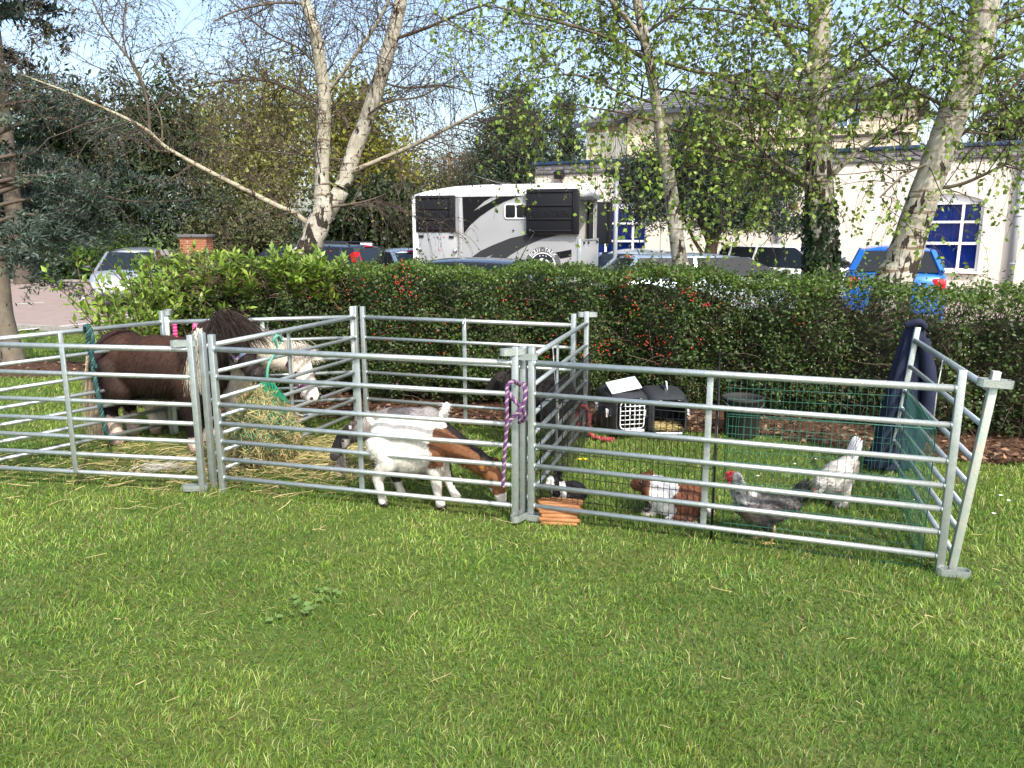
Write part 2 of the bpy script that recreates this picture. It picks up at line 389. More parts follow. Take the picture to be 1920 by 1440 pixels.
# bark chips and dead leaves on the mulch
n = 5200; x_ = -3.8+9*g.random(n); y_ = mulch_y(x_)-0.05+1.0*g.random(n)**1.5
n2_ = 500; a = g.random(n2_)*6.28; rr = np.sqrt(g.random(n2_))
x_ = np.concatenate([x_, RING[0]+rr*RING[2]*np.cos(a)]); y_ = np.concatenate([y_, RING[1]+rr*0.95*np.sin(a)]); n += n2_
ax = g.normal(size=(n, 3))*[1, 1, .35]; nn = np.stack([g.normal(0, .4, n), g.normal(0, .4, n), np.ones(n)], 1)
v, f = leaves_batch(np.stack([x_, y_, hgt(x_, y_)+0.035+0.02*g.random(n)], 1), 0.025+0.045*g.random(n)**2, ax, nn, 0.6, 0.08, g)
pal = np.array([[0.09, 0.05, 0.03], [0.16, 0.10, 0.06], [0.28, 0.18, 0.11], [0.05, 0.03, 0.02]])
c = pal[g.integers(0, 4, n)]*(0.7+0.6*g.random((n, 1)))
tag(link('bark_chips', npmesh('bark_chips', v, f, rep(c, 4)), m_straw), 'bark chips and dead leaves strewn over the mulch', 'bark chips', kind='stuff')
# small white daisies, one clump of yellow flowers, broad weeds
def daisies():
    g = np.random.default_rng(3)
    spots = [(1690+g.normal(0, 60), 960+g.normal(0, 20)) for _ in range(4)]+[(1875, 940), (1890, 950), (1862, 975), (42, 640), (1490, 880), (1420, 905), (1530, 870), (1600, 845)]
    mb = MB()
    for (a, b) in spots:
        p = G(a, b); c = Vector((p[0], p[1], float(hgt(p[0], p[1]))+0.045))
        for k in range(8):
            an = k*math.pi/4; d = Vector((math.cos(an), math.sin(an), 0.15)); s_ = Vector((-d.y, d.x, 0))*0.003
            mb.add([c+d*0.002-s_, c+d*0.002+s_, c+d*0.011+s_, c+d*0.011-s_], [(0, 1, 2, 3)])
    return mb
tag(daisies().build('daisies', M('daisy_petal', (0.8, 0.8, 0.76), 0.6)), 'tiny white daisies dotted about the lawn', 'flowers', kind='stuff')
t = thing('yellow_flower', 'yellow dandelion growing in the rabbit run', 'flower', Vector(G(1092, 878))+Vector((0, 0, -0.01)))
mb = MB()
for dx in (-0.018, 0.018):
    for k in range(14):
        an = k*0.449; d = Vector((math.cos(an), math.sin(an), 0.35)); s_ = Vector((-d.y, d.x, 0))*0.005; c = Vector((dx, 0, 0.07))
        mb.add([c-s_, c+s_, c+d*0.015+s_, c+d*0.015-s_], [(0, 1, 2, 3)])
mb.build('petals', M('yellow_petal', (0.75, 0.52, 0.01), 0.5), t)
m_stemg = M('stem_green', (0.10, 0.16, 0.04), 0.6)
for dx in (-0.018, 0.018): MB().tube([(dx, 0, 0), (dx, 0, 0.07)], 0.0025, 6).build('stem', m_stemg, t)
def weed(px, py, s, name_label):
    t = thing('broad_leaf_weed', name_label, 'weed', Vector(G(px, py)))
    g = np.random.default_rng(int(px)); n = 12; a = g.random(n)*6.28; r_ = 0.02+0.07*g.random(n)
    pos = np.stack([np.cos(a)*r_*s, np.sin(a)*r_*s, 0.014+0.015*g.random(n)], 1); ax = np.stack([np.cos(a), np.sin(a), 0.1*np.ones(n)], 1)
    v, f = leaves_batch(pos, (0.028+0.02*g.random(n))*s, ax, np.tile([0, 0, 1.], (n, 1))+g.normal(0, .2, (n, 3)), 0.75, 0.05, g)
    link('leaf_rosette', npmesh('leaf_rosette', v, f, rep(np.array([0.17, 0.28, 0.08])*(0.8+0.4*g.random((n, 1))), 4)), m_leaf, t)['kind'] = 'stuff'
weed(545, 1150, 1.1, 'bluish broad-leaved weed patch beside a smaller rounder patch'); weed(615, 1122, 0.8, 'small round clover-like weed patch on the open lawn')
weed(1745, 1060, 0.9, 'leafy weed by the foot of the leaning end panel')
# ================================================================== HALL BUILDING
m_render = M('cream_render', (0.70, 0.645, 0.55), 0.9, c2=(0.64, 0.585, 0.50), scale=0.9, lo=0.3, hi=0.8, bump=0.35, bscale=160, detail=10)
m_render2 = M('yellow_cream_render', (0.72, 0.60, 0.42), 0.9, c2=(0.64, 0.54, 0.40), scale=0.8, bump=0.2, bscale=120)
m_blue = M('blue_capping', (0.02, 0.045, 0.10), 0.45)
m_gbrick = M('grey_brick', (0.12, 0.115, 0.125), 0.85, c2=(0.20, 0.19, 0.19), scale=9, bump=0.3, bscale=60)
m_mortar = M('mortar', (0.30, 0.29, 0.28), 0.9)
m_slate = M('slate', (0.085, 0.09, 0.10), 0.7, c2=(0.14, 0.145, 0.155), scale=3.0, bump=0.4, bscale=30, stretch=(1, 1, 3))
m_pipe = M('grey_downpipe', (0.26, 0.28, 0.30), 0.45)
m_curtain = M('blue_curtain', (0.03, 0.10, 0.62), 0.85, c2=(0.04, 0.14, 0.78), scale=3, bump=0.1)
def glassmat():
    m = bpy.data.materials.new('window_glass'); m.use_nodes = True; N, Lk = nodes(m)
    for x in list(N):
        if x.type == 'BSDF_PRINCIPLED': N.remove(x)
    t = N.new('ShaderNodeBsdfTransparent'); gl = N.new('ShaderNodeBsdfGlossy'); gl.inputs['Roughness'].default_value = 0.03
    fr = N.new('ShaderNodeFresnel'); fr.inputs[0].default_value = 1.5; mx = N.new('ShaderNodeMixShader')
    t.inputs[0].default_value = (0.85, 0.9, 0.92, 1)
    no = N.new('ShaderNodeTexNoise'); no.inputs['Scale'].default_value = 2.5; bp = N.new('ShaderNodeBump'); bp.inputs['Strength'].default_value = 0.04
    Lk.new(no.outputs['Fac'], bp.inputs['Height']); Lk.new(bp.outputs[0], gl.inputs['Normal'])
    Lk.new(fr.outputs[0], mx.inputs[0]); Lk.new(t.outputs[0], mx.inputs[1]); Lk.new(gl.outputs[0], mx.inputs[2]); Lk.new(mx.outputs[0], N['Material Output'].inputs[0])
    return m
m_pane = glassmat()
WA = np.array([0.83, 28.8]); WB = np.array([14.3, 21.5]); WL = np.linalg.norm(WB-WA); WD = (WB-WA)/WL; WN = np.array([-WD[1], WD[0]])   # WN points away from the viewer
def wall_uz(px, py, off=0.0):
    d = ray(px, py); o = WA+WN*off; t = (o @ WN)/(d[:2] @ WN); p = d*t+[0, 0, EYE]
    return float((p[:2]-WA) @ WD), float(p[2])
hall = thing('hall_building', 'cream rendered single-storey hall with blue-capped parapet and arched white windows', 'building', (WA[0], WA[1], PARK), math.atan2(WD[1], WD[0]))
ZT = 3.95-PARK                                         # parapet top above the car park
HL = 24.0                                              # length of the wall
u0, z0 = wall_uz(1685, 508); u1, z1 = wall_uz(1848, 372); zs = wall_uz(1848, 376)[1]-PARK; zb = wall_uz(1765, 508)[1]-PARK; za = wall_uz(1765, 363)[1]-PARK
WW = u1-u0; WH = zs-zb; ARC = max(za-zs, 0.15)
v0 = wall_uz(1109, 440)[0]; wins = [(v0, v0+WW), (u0, u1)]
# window u ranges -> masonry around them (wall front at local y=0, 0.3 thick)
T_ = 0.3; mb = MB(); cur = 0.0
def arch(w_, n=14): return [(w_*k/n, WH+zb+ARC*(1-(2*k/n-1)**2)) for k in range(n+1)]
for (a, b) in wins:
    mb.box(((cur+a)/2, T_/2, (ZT-0.45)/2), (a-cur, T_, ZT-0.45))
    mb.box(((a+b)/2, T_/2, zb/2), (b-a, T_, zb))
    pts = [(a+x, z) for x, z in arch(b-a)]
    mb.prism(pts+[(b, ZT-0.45), (a, ZT-0.45)], 0, T_)
    cur = b
mb.box(((cur+HL)/2, T_/2, (ZT-0.45)/2), (HL-cur, T_, ZT-0.45))
mb.box((0.15, 5.15, (ZT-0.45)/2), (0.3, 9.7, ZT-0.45))            # left flank
mb.build('wall', m_render, hall)
MB().box((HL/2, 5, ZT-0.75), (HL-0.7, 9.3, 0.1)).build('flat_roof', m_slate, hall)
# parapet: two courses of grey brick on a dark drip, blue metal capping
par = MB().box((HL/2, 0.15, ZT-0.28), (HL, 0.27, 0.30)).box((0.15, 5.15, ZT-0.28), (0.27, 9.7, 0.30)).build('parapet', m_mortar, hall)
MB().box((HL/2-0.04, 0.12, ZT-0.437), (HL+0.12, 0.34, 0.03)).build('drip_course', M('dark_lead', (0.05, 0.05, 0.055), 0.6), hall)
bm_ = MB().box((0, 0, 0), (0.44, 0.05, 0.105), bev=0.006).mesh('brick')
bm_.materials.append(m_gbrick)
nb = 0
for row in range(2):
    x = 0.0+(0.22 if row else 0.0)
    while x < 17.5:
        o = link('brick', bm_, None, par); o.location = (x+0.23, -0.0, ZT-0.36+row*0.12); o.scale = (1, 1, 1); x += 0.46; nb += 1
MB().box((HL/2-0.04, 0.13, ZT-0.055), (HL+0.14, 0.42, 0.11), bev=0.012).box((0.13, 5.15, ZT-0.056), (0.42, 9.7, 0.108), bev=0.012).build('capping', m_blue, hall)
def window(a):
    fr = MB(); y = 0.10; d_ = 0.07
    pts = arch(WW); 
    fr.prism([(x, z) for x, z in pts]+[(WW, WH+zb-0.09), (0, WH+zb-0.09)], y, y+d_)          # arched white head panel
    for xx, ww in ((0.035, 0.07), (WW*0.25, 0.075), (WW*0.75, 0.075), (WW-0.035, 0.07)):
        fr.box((xx, y+d_/2+0.001, zb+WH/2-0.05), (ww, d_, WH-0.1))
    for zz, hh in ((0.04, 0.08), (WH*0.40, 0.075), (WH*0.705, 0.065)):
        fr.box((WW/2, y+d_/2-0.002, zb+zz), (WW, d_, hh))
    o = fr.build('window', m_white, hall, (a, 0, 0)) 
    MB().box((WW/2, -0.02, zb-0.03), (WW+0.12, 0.2, 0.05), bev=0.008).build('sill', m_white, o)
    xs = (0.07, WW*0.25, WW*0.75, WW-0.07); zsr = (0.08, WH*0.40, WH*0.705, WH-0.09)
    for i in range(3):
        for j in range(3):
            w_, h_ = xs[i+1]-xs[i], zsr[j+1]-zsr[j]
            MB().box((xs[i]+w_/2, y+d_/2, zb+zsr[j]+h_/2), (w_-0.04, 0.008, h_-0.04)).build('pane', m_pane, o)
    cu = MB(); n = 150; vs = []; fs = []
    for k in range(n+1):
        xx = 0.02+(WW-0.04)*k/n; yy = 0.30+0.022*math.sin(k*0.9)+0.012*math.sin(k*0.31)+(0.02 if k % 23 < 2 else 0)
        vs += [(xx, yy, zb), (xx, yy+0.004, zb+WH)]
    fs = [(2*k, 2*k+2, 2*k+3, 2*k+1) for k in range(n)]
    cu.add(vs, fs, True).build('curtain', m_curtain, o)
    MB().box((WW/2, 0.75, zb+WH/2), (WW+0.3, 0.02, WH+0.6)).build('room_wall', M('room_dark', (0.05, 0.05, 0.06), 0.9), o)
for a, b in wins: window(a)
for pxp in (1906, 1463):
    uu = wall_uz(pxp, 420)[0]
    mb = MB().tube([(uu, -0.09, 0.05), (uu, -0.09, ZT-0.55)], 0.085, 14)
    for zz in (0.9, 2.2, 3.2): mb.tube([(uu, -0.09, zz), (uu, -0.09, zz+0.05)], 0.098, 14)
    mb.box((uu, -0.03, ZT-0.6), (0.3, 0.2, 0.25), bev=0.02)
    mb.build('downpipe', m_pipe, hall)
uu, zz = wall_uz(1052, 328)
lt = MB().box((uu, -0.16, zz-PARK), (0.34, 0.22, 0.26), Euler((0.35, 0, 0)), bev=0.02).box((uu, -0.04, zz-PARK+0.05), (0.1, 0.12, 0.1)).build('wall_floodlight', m_black, hall)
uu, zz = wall_uz(1488, 386)
MB().box((uu, -0.03, zz-PARK), (0.26, 0.06, 0.2), bev=0.01).build('wall_vent', M('terracotta_vent', (0.22, 0.08, 0.05), 0.8), hall)

# ------------------------------------------------------------------ two-storey block behind
OFF = 7.0
blk = thing('two_storey_building', 'two-storey yellow-cream block with grey slate hipped roof behind the hall', 'building', (WA[0]+WN[0]*OFF, WA[1]+WN[1]*OFF, PARK), math.atan2(WD[1], WD[0]))
ur, ze = wall_uz(1716, 170, OFF); ul = wall_uz(1178, 200, OFF)[0]; ze -= PARK; uR, zr = wall_uz(1585, 131, OFF+4); zr -= PARK
MB().box(((ul+ur)/2, 4, ze/2), (ur-ul, 8, ze)).build('wall', m_render2, blk)
ov = 0.35
rf = MB().add([(ul-ov, -ov, ze), (ur+ov, -ov, ze), (ur+ov, 8+ov, ze), (ul-ov, 8+ov, ze), (ul+3.6, 4, zr+0.3), (ur-3.6, 4, zr+0.3)], [(0, 1, 5, 4), (1, 2, 5), (2, 3, 4, 5), (3, 0, 4), (0, 3, 2, 1)])
roof = rf.build('roof', m_slate, blk)
MB().box(((ul+ur)/2, -ov-0.02, ze-0.1), (ur-ul+2*ov, 0.14, 0.2)).box((ur+ov+0.02, 4, ze-0.101), (0.14, 8+2*ov, 0.198)).build('gutter', M('dark_fascia', (0.06, 0.065, 0.075), 0.5), roof)
# slate courses as thin raised lips on the front slope
mb = MB()
for k in range(1, 14):
    t = k/14; x0 = ul-ov+t*(3.6+ov); x1 = ur+ov-t*(3.6+ov); yy = -ov+t*(4+ov); zz = ze+t*(zr+0.3-ze)
    mb.bar((x0, yy, zz+0.012), (x1, yy, zz+0.012), 0.05, 0.022)
mb.build('slate_course', m_slate, roof)
for (pa, pb, ya, yb) in ((1568, 1616, 196, 240), (1448, 1474, 205, 235), (1300, 1335, 215, 250)):
    a, za_ = wall_uz(pa, yb, OFF); b, zb_ = wall_uz(pb, ya, OFF)
    w_ = b-a; h_ = zb_-za_
    wn = MB()
    for dx in (0, w_/2, w_): wn.box((a+dx, -0.03, za_-PARK+h_/2), (0.07, 0.08, h_))
    for dz in (0, h_): wn.box((a+w_/2, -0.032, za_-PARK+dz), (w_+0.07, 0.08, 0.07))
    o = wn.build('window', m_white, blk)
    MB().box((a+w_/2, -0.012, za_-PARK+h_/2), (w_-0.05, 0.02, h_-0.05)).build('pane', M('blue_sky_pane', (0.10, 0.2, 0.3), 0.08, spec=1.0), o)
a = wall_uz(1560, 255, OFF)[0]; zz = wall_uz(1650, 252, OFF)[1]-PARK
MB().bar((a-4, -0.05, zz), (ur-0.3, -0.05, zz), 0.09, 0.09).tube([(ur-0.3, -0.06, zz), (ur-0.05, -0.08, zz-0.1), (ur+0.02, -0.08, zz-0.5), (ur+0.02, -0.08, zz-1.6)], 0.05, 8).build('drain_pipe', M('dark_pipe', (0.05, 0.045, 0.04), 0.5), blk)
# lower wing at the left of the block
ul2 = wall_uz(1092, 250, OFF)[0]; ze2 = wall_uz(1130, 228, OFF)[1]-PARK
MB().box(((ul2+ul)/2-0.01, 3.5, ze2/2), (ul-ul2-0.02, 6, ze2)).build('wing_wall', m_render2, blk)
MB().add([(ul2-.35, .1, ze2), (ul, .1, ze2), (ul, 6.8, ze2), (ul2-.35, 6.8, ze2), (ul2+2.2, 3.4, ze2+1.5), (ul, 3.4, ze2+1.5)], [(0, 1, 5, 4), (2, 3, 4, 5), (3, 0, 4), (0, 3, 2, 1)]).build('wing_roof', m_slate, blk)
MB().box(((ul2+ul)/2-.2, 0.06, ze2-.09), (ul-ul2+.4, 0.14, .18)).build('wing_gutter', MATS['dark_fascia'], blk)
rl = thing('roof_railing', 'pale steel railing on the flat roof beside the two-storey block', 'railing', blk.location, blk.rotation_euler.z)
mb = MB(); a = wall_uz(1722, 250, OFF-1)[0]; b = wall_uz(1741, 250, OFF-1)[0]; zl = ZT-0.8; zh = wall_uz(1730, 231, OFF-1)[1]-PARK
for k in range(5):
    x = a+(b-a)*k/4; MB().tube([(x, -1, zl), (x, -1, zh)], 0.022, 8).build('baluster', m_galv, rl)
MB().tube([(a, -1, zh), (b, -1, zh)], 0.025, 8).build('handrail', m_galv, rl)
rl2 = thing('access_ramp_railing', 'pale balustrade of upright bars on the hall roof before the lower wing', 'railing', blk.location, blk.rotation_euler.z)
a = wall_uz(1100, 280, OFF-2)[0]; b = wall_uz(1172, 280, OFF-2)[0]; zh = wall_uz(1130, 250, OFF-2)[1]-PARK
bal = MB().box((0, -2, (zl+zh)/2), (0.03, 0.03, zh-zl)).mesh('baluster'); bal.materials.append(m_galv_old)
for k in range(19):
    o = link('baluster', bal, None, rl2); o.location.x = a+(b-a)*k/18
MB().bar((a-.02, -2, zh), (b+.02, -2, zh), 0.05, 0.04).bar((a-.3, -2, zl), (b, -2, zh-.4), 0.04, 0.06).build('handrail', m_galv_old, rl2)

# ------------------------------------------------------------------ lamp post with floodlights
p = D(1153, 480, 17.5); lp = thing('lamp_post', 'grey tubular lamp post with square floodlights near the hall', 'lamp post', (p[0], p[1], PARK))
hz = D(1157, 326, 17.5)[2]-PARK
MB().tube([(0, 0, 0), (0, 0, hz)], [0.055, 0.045], 12).build('pole', m_pipe, lp)
for sx, rot in ((-0.14, 0.5), (0.02, -0.1)):
    h = MB().box((sx, -0.08, hz+0.03), (0.26, 0.12, 0.2), Euler((0.3, 0, rot)), bev=0.015).build('floodlight', m_black, lp)
    MB().box((sx-math.sin(rot)*-0.06, -0.145, hz+0.02), (0.2, 0.02, 0.14), Euler((0.3, 0, rot)), bev=0.005).build('lens', m_glass, h)
# brick pier with a stone cap
p = D(370, 470, 26.0); pier = thing('brick_pier', 'orange brick gate pier with dark stone cap', 'pier', (p[0], p[1], PARK), 0.1)
zt = D(370, 440, 26.0)[2]-PARK; pw = 0.82
MB().box((0, 0, (zt-0.1)/2), (pw-0.03, pw-0.03, zt-0.1)).build('mortar_core', m_mortar, pier)
m_obrick = M('orange_brick', (0.36, 0.15, 0.07), 0.9, c2=(0.25, 0.095, 0.05), scale=4, bump=0.3, bscale=50)
bme = MB().box((0, 0, 0), (0.2, 0.03, 0.062), bev=0.005).mesh('brick'); bme.materials.append(m_obrick)
for r_ in range(12):
    for side in range(4):
        for k in range(4):
            x = -pw/2+0.105+k*0.205+(0.0 if r_ % 2 else -0.0); o = link('brick', bme, None, pier)
            zc = zt-0.135-r_*0.075; an = side*math.pi/2
            v = Matrix.Rotation(an, 3, 'Z') @ Vector((x+(0.05 if r_ % 2 else 0) if abs(x) < 0.25 else x, -pw/2+0.008, zc)); o.location = v; o.rotation_euler.z = an
MB().box((0, 0, zt-0.04), (pw+0.14, pw+0.14, 0.1), bev=0.02).build('cap_stone', M('dark_stone', (0.10, 0.10, 0.105), 0.85, bump=0.3), pier)
# small car park sign, telegraph pole and its wires
p = D(687, 470, 24); sg = thing('bay_sign', 'small white and blue sign on a post at the back of the car park', 'sign', (p[0], p[1], PARK))
zt = D(687, 454, 24)[2]-PARK
MB().tube([(0, 0.03, 0), (0, 0.03, zt)], 0.03, 8).build('post', m_galv, sg)
MB().box((0, 0, zt-0.28), (0.36, 0.02, 0.56), bev=0.004).build('panel', m_white, sg)
MB().box((0, -0.012, zt-0.26), (0.26, 0.008, 0.16)).build('blue_field', M('sign_blue', (0.02, 0.10, 0.45), 0.5), sg)
p = D(845, 400, 52); pole = thing('telegraph_pole', 'brown wooden telegraph pole among the bare trees', 'telegraph pole', (p[0], p[1], PARK))
zt = D(845, 286, 52)[2]-PARK
MB().tube([(0, 0, 0), (0, 0, zt)], [0.16, 0.12], 10).build('shaft', M('pole_wood', (0.20, 0.13, 0.08), 0.85), pole)
MB().box((0, 0, zt-0.4), (1.4, 0.1, 0.12)).build('cross_arm', MATS['pole_wood'], pole)
m_wire = M('aluminium_wire', (0.55, 0.55, 0.54), 0.4, 0.5)
for k, (y0, y1, x0, z_off) in enumerate(((225, 290, 240, 0), (240, 298, 250, .3), (262, 306, 330, .6), (278, 312, 420, .9))):
    a = D(x0, y0, 40); b = D(845, y1, 52); mb = MB(); pts = []
    for i in range(13):
        t = i/12; q = a*(1-t)+b*t; q = q.copy(); q[2] -= 0.5*4*t*(1-t); pts.append(q)
    tag(mb.tube(pts, 0.014, 5).build('overhead_wire', m_wire), ('topmost', 'second highest', 'third highest', 'lowest')[k]+' of the long wires strung from the telegraph pole through the yew', 'wire', 'overhead wires')
for k, (x1, y1) in enumerate(((925, 340), (955, 348), (990, 352))):
    a = D(845, 300+4*k, 52); b = D(x1, y1, 38)
    tag(MB().tube([a, a*.5+b*.5-np.array([0, 0, .25]), b], 0.014, 5).build('overhead_wire', m_wire), ('steepest', 'middle', 'least steep')[k]+' of three wires dropping from the telegraph pole behind the trailer roof', 'wire', 'overhead wires')
# ================================================================== CARS
def lerp(a, b, t): return a+(b-a)*t
wheel_me = {}
def wheel_parts(r, wd):
    if (r, wd) in wheel_me: return wheel_me[(r, wd)]
    tyre = MB().lathe([(r*0.62, -wd/2), (r*0.93, -wd/2), (r, -wd*0.3), (r, wd*0.3), (r*0.93, wd/2), (r*0.62, wd/2)], 24).mesh('tyre'); tyre.materials.append(m_rubber)
    rb = MB().lathe([(0.001, wd*0.30), (r*0.16, wd*0.32), (r*0.2, wd*0.25), (r*0.22, wd*0.1), (r*0.56, wd*0.12), (r*0.6, wd*0.40), (r*0.64, wd*0.42), (r*0.64, -wd*0.45)], 24)
    for k in range(5):
        a = k*2*math.pi/5; rb.bar((math.cos(a)*r*0.15, math.sin(a)*r*0.15, wd*0.3), (math.cos(a)*r*0.6, math.sin(a)*r*0.6, wd*0.34), r*0.14, wd*0.12)
    rim = rb.mesh('rim'); rim.materials.append(m_chrome)
    wheel_me[(r, wd)] = (tyre, rim); return tyre, rim
def car(label, pos, heading, paint, L=4.2, W=1.75, H=1.48, style='hatch', tall_tail=False, rails=False, plate=None, antenna=True, cat='car', bf=0.64):
    """front points along heading (x,y)"""
    t = thing('parked_car', label, cat, (pos[0], pos[1], PARK), math.atan2(heading[1], heading[0]), 'cars parked behind the hedge')
    hw = W/2; zb = 0.19; belt = H*bf; hood = H*min(bf-.02, .62); nose = H*0.48
    xr, xf = -L/2, L/2
    st = {'hatch': (-0.47, -0.40, 0.12, 0.30), 'estate': (-0.485, -0.43, 0.07, 0.24), 'sedan': (-0.36, -0.18, 0.08, 0.24), 'mpv': (-0.48, -0.44, 0.14, 0.36)}[style]
    brx, rrx, rfx, wfx = (s_*L for s_ in st)
    prof = [(xr, 0.42, belt*0.80, 0.80), (xr+0.04, 0.30, belt*0.93, 0.90), (xr+0.16, 0.24, belt*0.985 if style != 'sedan' else belt*0.95, 0.965), (brx+0.12 if style != 'sedan' else brx, zb, belt, 0.99), (0, zb, belt*0.985, 1.0), (wfx, zb, hood+0.01, 1.0), (lerp(wfx, xf, .5), zb, lerp(hood, nose, .35), 0.985), (xf-0.22, 0.22, lerp(hood, nose, .8), 0.93), (xf-0.06, 0.28, nose*0.86, 0.84), (xf, 0.40, nose*0.66, 0.74)]
    rings = []
    for (x, b, tp, wf) in prof:
        w_ = hw*wf; h_ = tp-b; half = [(w_*0.90, b), (w_*0.985, b+0.10*h_), (w_, b+0.42*h_), (w_*0.985, b+0.74*h_), (w_*0.955, b+0.93*h_), (w_*0.86, tp), (w_*0.45, tp+0.018), (0, tp+0.024)]
        rings.append([(x, y, z) for y, z in half]+[(x, -y, z) for y, z in half[-2::-1]])
    MB().loft(rings).build('body', paint, t)
    # roof
    wb = hw*0.90; wr = hw*0.70; rings = []; K = 9
    for k in range(K):
        s_ = k/(K-1); x = lerp(rrx, rfx, s_); e = 1-(2*s_-1)**4*0.10; top = H-0.055*((2*s_-1)**2)-(0.02 if s_ > .8 else 0); w_ = wr*e
        rings.append([(x, y*w_, top-0.085*abs(y)**3-(0.06 if under else 0)) for y, under in [(-1, 0), (-.85, 0), (-.5, 0), (0, 0), (.5, 0), (.85, 0), (1, 0), (.9, 1), (0, 1), (-.9, 1)]])
    roof = MB().loft(rings).build('roof', paint, t)
    zt = H-0.085
    cor = lambda s_: [(brx, s_*wb*0.93, belt-0.01), (rrx, s_*wr*0.93, zt-0.03), (rfx, s_*wr*0.93, zt-0.03), (wfx, s_*wb*0.93, hood)]
    xm = lerp(rrx, rfx, 0.50); xm2 = lerp(rrx, rfx, 0.14)
    def pil(a, b, w_, h_): MB().bar(a, b, w_, h_).build('pillar', paint, t)
    for s_ in (-1, 1):
        c = cor(s_)
        pil(c[0], c[1], 0.09, 0.09); pil(c[3], c[2], 0.065, 0.07)
        pil((xm-0.03, s_*wb*0.97, belt-0.02), (xm, s_*wr*0.97, zt), 0.05, 0.07)
        if style in ('estate', 'mpv'): pil((xm2-0.02, s_*wb*0.97, belt-0.02), (xm2, s_*wr*0.97, zt), 0.05, 0.07)
    def quad(n, a, b, c, d, th=0.012):
        a, b, c, d = map(Vector, (a, b, c, d)); nr = (b-a).cross(d-a).normalized()*th
        MB().add([a, b, c, d, a+nr, b+nr, c+nr, d+nr], [(0, 1, 2, 3), (7, 6, 5, 4), (0, 4, 5, 1), (1, 5, 6, 2), (2, 6, 7, 3), (3, 7, 4, 0)]).build(n, m_glass, t)
    L_, R_ = cor(1), cor(-1)
    quad('windscreen', R_[3], L_[3], L_[2], R_[2]); quad('rear_window', L_[0], R_[0], R_[1], L_[1])
    for s_ in (-1, 1):
        y0, y1 = s_*wb*0.965, s_*wr*0.985; zl = belt-0.01
        segs = [(brx+0.02, rrx+0.01, xm-0.06, xm-0.04), (xm+0.02, xm+0.02, wfx-0.06, rfx-0.02)]
        for (b0, t0, b1, t1) in segs: quad('side_window', (b0, y0, zl), (b1, y0, zl), (t1, y1, zt), (t0, y1, zt))
    # wheels
    r_ = 0.31 if H < 1.6 else 0.35; ty, ri = wheel_parts(r_, 0.2)
    for x in (-L*0.30, L*0.315):
        for s_ in (-1, 1):
            o = link('wheel', ty, None, t); o.location = (x, s_*(hw-0.09), r_); o.rotation_euler = (-s_*math.pi/2, 0, 0)
            ri_o = link('rim', ri, None, o)
            ar = MB().lathe([(r_*1.02, -0.11), (r_*1.17, -0.11), (r_*1.17, 0.012), (r_*1.02, 0.012)], 20, arc=math.pi).build('wheel_arch', m_rubber, t)
            ar.location = (x, s_*(hw-0.015), r_); ar.rotation_euler = (math.pi/2, 0, 0) if s_ < 0 else (math.pi/2, 0, 0); ar.scale = (1, 1, -s_)
    for s_ in (-1, 1):
        if tall_tail:
            MB().bar((xr+0.03, s_*wb*0.90, belt*0.72), (lerp(brx, rrx, .85), s_*wr*1.03, zt-0.12), 0.17, 0.13).build('tail_light', m_red, t)
        else:
            MB().box((xr+0.09, s_*hw*0.80, belt*0.82), (0.16, 0.22, 0.20), bev=0.03).build('tail_light', m_red, t)
        MB().box((xf-0.13, s_*hw*0.68, nose*0.84), (0.22, 0.34, 0.13), Euler((0, 0.25, -s_*0.35)), bev=0.03).build('headlight', m_lamp, t)
        mr = MB().box((wfx-0.16, s_*(hw+0.08), belt+0.05), (0.10, 0.17, 0.13), bev=0.03).box((wfx-0.14, s_*(hw-0.02), belt+0.01), (0.05, 0.12, 0.04)).build('door_mirror', m_black, t)
    MB().box((xr-0.005, 0, 0.34), (0.12, W*0.8, 0.16), bev=0.03).build('bumper', m_black, t); MB().box((xf-0.02, 0, 0.30), (0.14, W*0.7, 0.14), bev=0.03).build('bumper', m_black, t)
    MB().box((rrx+0.0, 0, zt+0.015), (0.05, 0.32, 0.035), bev=0.01).build('brake_light', m_red, roof)
    if plate: MB().box((xr-0.015+0.02, 0, belt*0.62), (0.02, 0.52, 0.11)).build('number_plate', plate, t)
    if rails:
        for s_ in (-1, 1): MB().tube([(rrx+.15, s_*wr*.84, zt+.02), (rrx+.25, s_*wr*.86, zt+.10), (rfx-.3, s_*wr*.86, zt+.10), (rfx-.2, s_*wr*.84, zt+.02)], 0.018, 6).build('roof_rail', m_black, roof)
    if antenna: MB().tube([(rrx+0.25, 0, H-0.03), (rrx+0.02, 0, H+0.38)], [0.009, 0.003], 6).build('antenna', m_black, roof)
    return t
def paint(n, c, metal=0.35): return M(n, c, 0.28, metal, coat=0.8)
p_dark = paint('dark_navy_paint', (0.018, 0.022, 0.035)); p_sil = paint('silver_paint', (0.42, 0.45, 0.48), .6); p_ice = paint('ice_blue_silver_paint', (0.42, 0.50, 0.58), .5)
p_wht = paint('white_paint', (0.72, 0.73, 0.72), 0.0); p_blu = paint('bright_blue_paint', (0.012, 0.14, 0.52), .3); p_grey = paint('blue_grey_paint', (0.20, 0.25, 0.32), .5); p_blk = paint('black_paint', (0.012, 0.012, 0.014), .2)
yp = M('yellow_plate', (0.72, 0.42, 0.02), 0.5)
def at_park(px, d): return ((px-960)/F*d*1.0, d)
c1 = car('silver people carrier half hidden by the bright green shrub', at_park(262, 20.0), (0.30, -0.95), p_sil, L=3.9, W=1.6, H=1.40, style='mpv')
c2 = car('dark estate car with tall red tail-lights behind the twin-stemmed birch', at_park(565, 18.6), (-0.93, 0.36), p_dark, L=4.5, W=1.8, H=1.54, style='estate', tall_tail=True, rails=True)
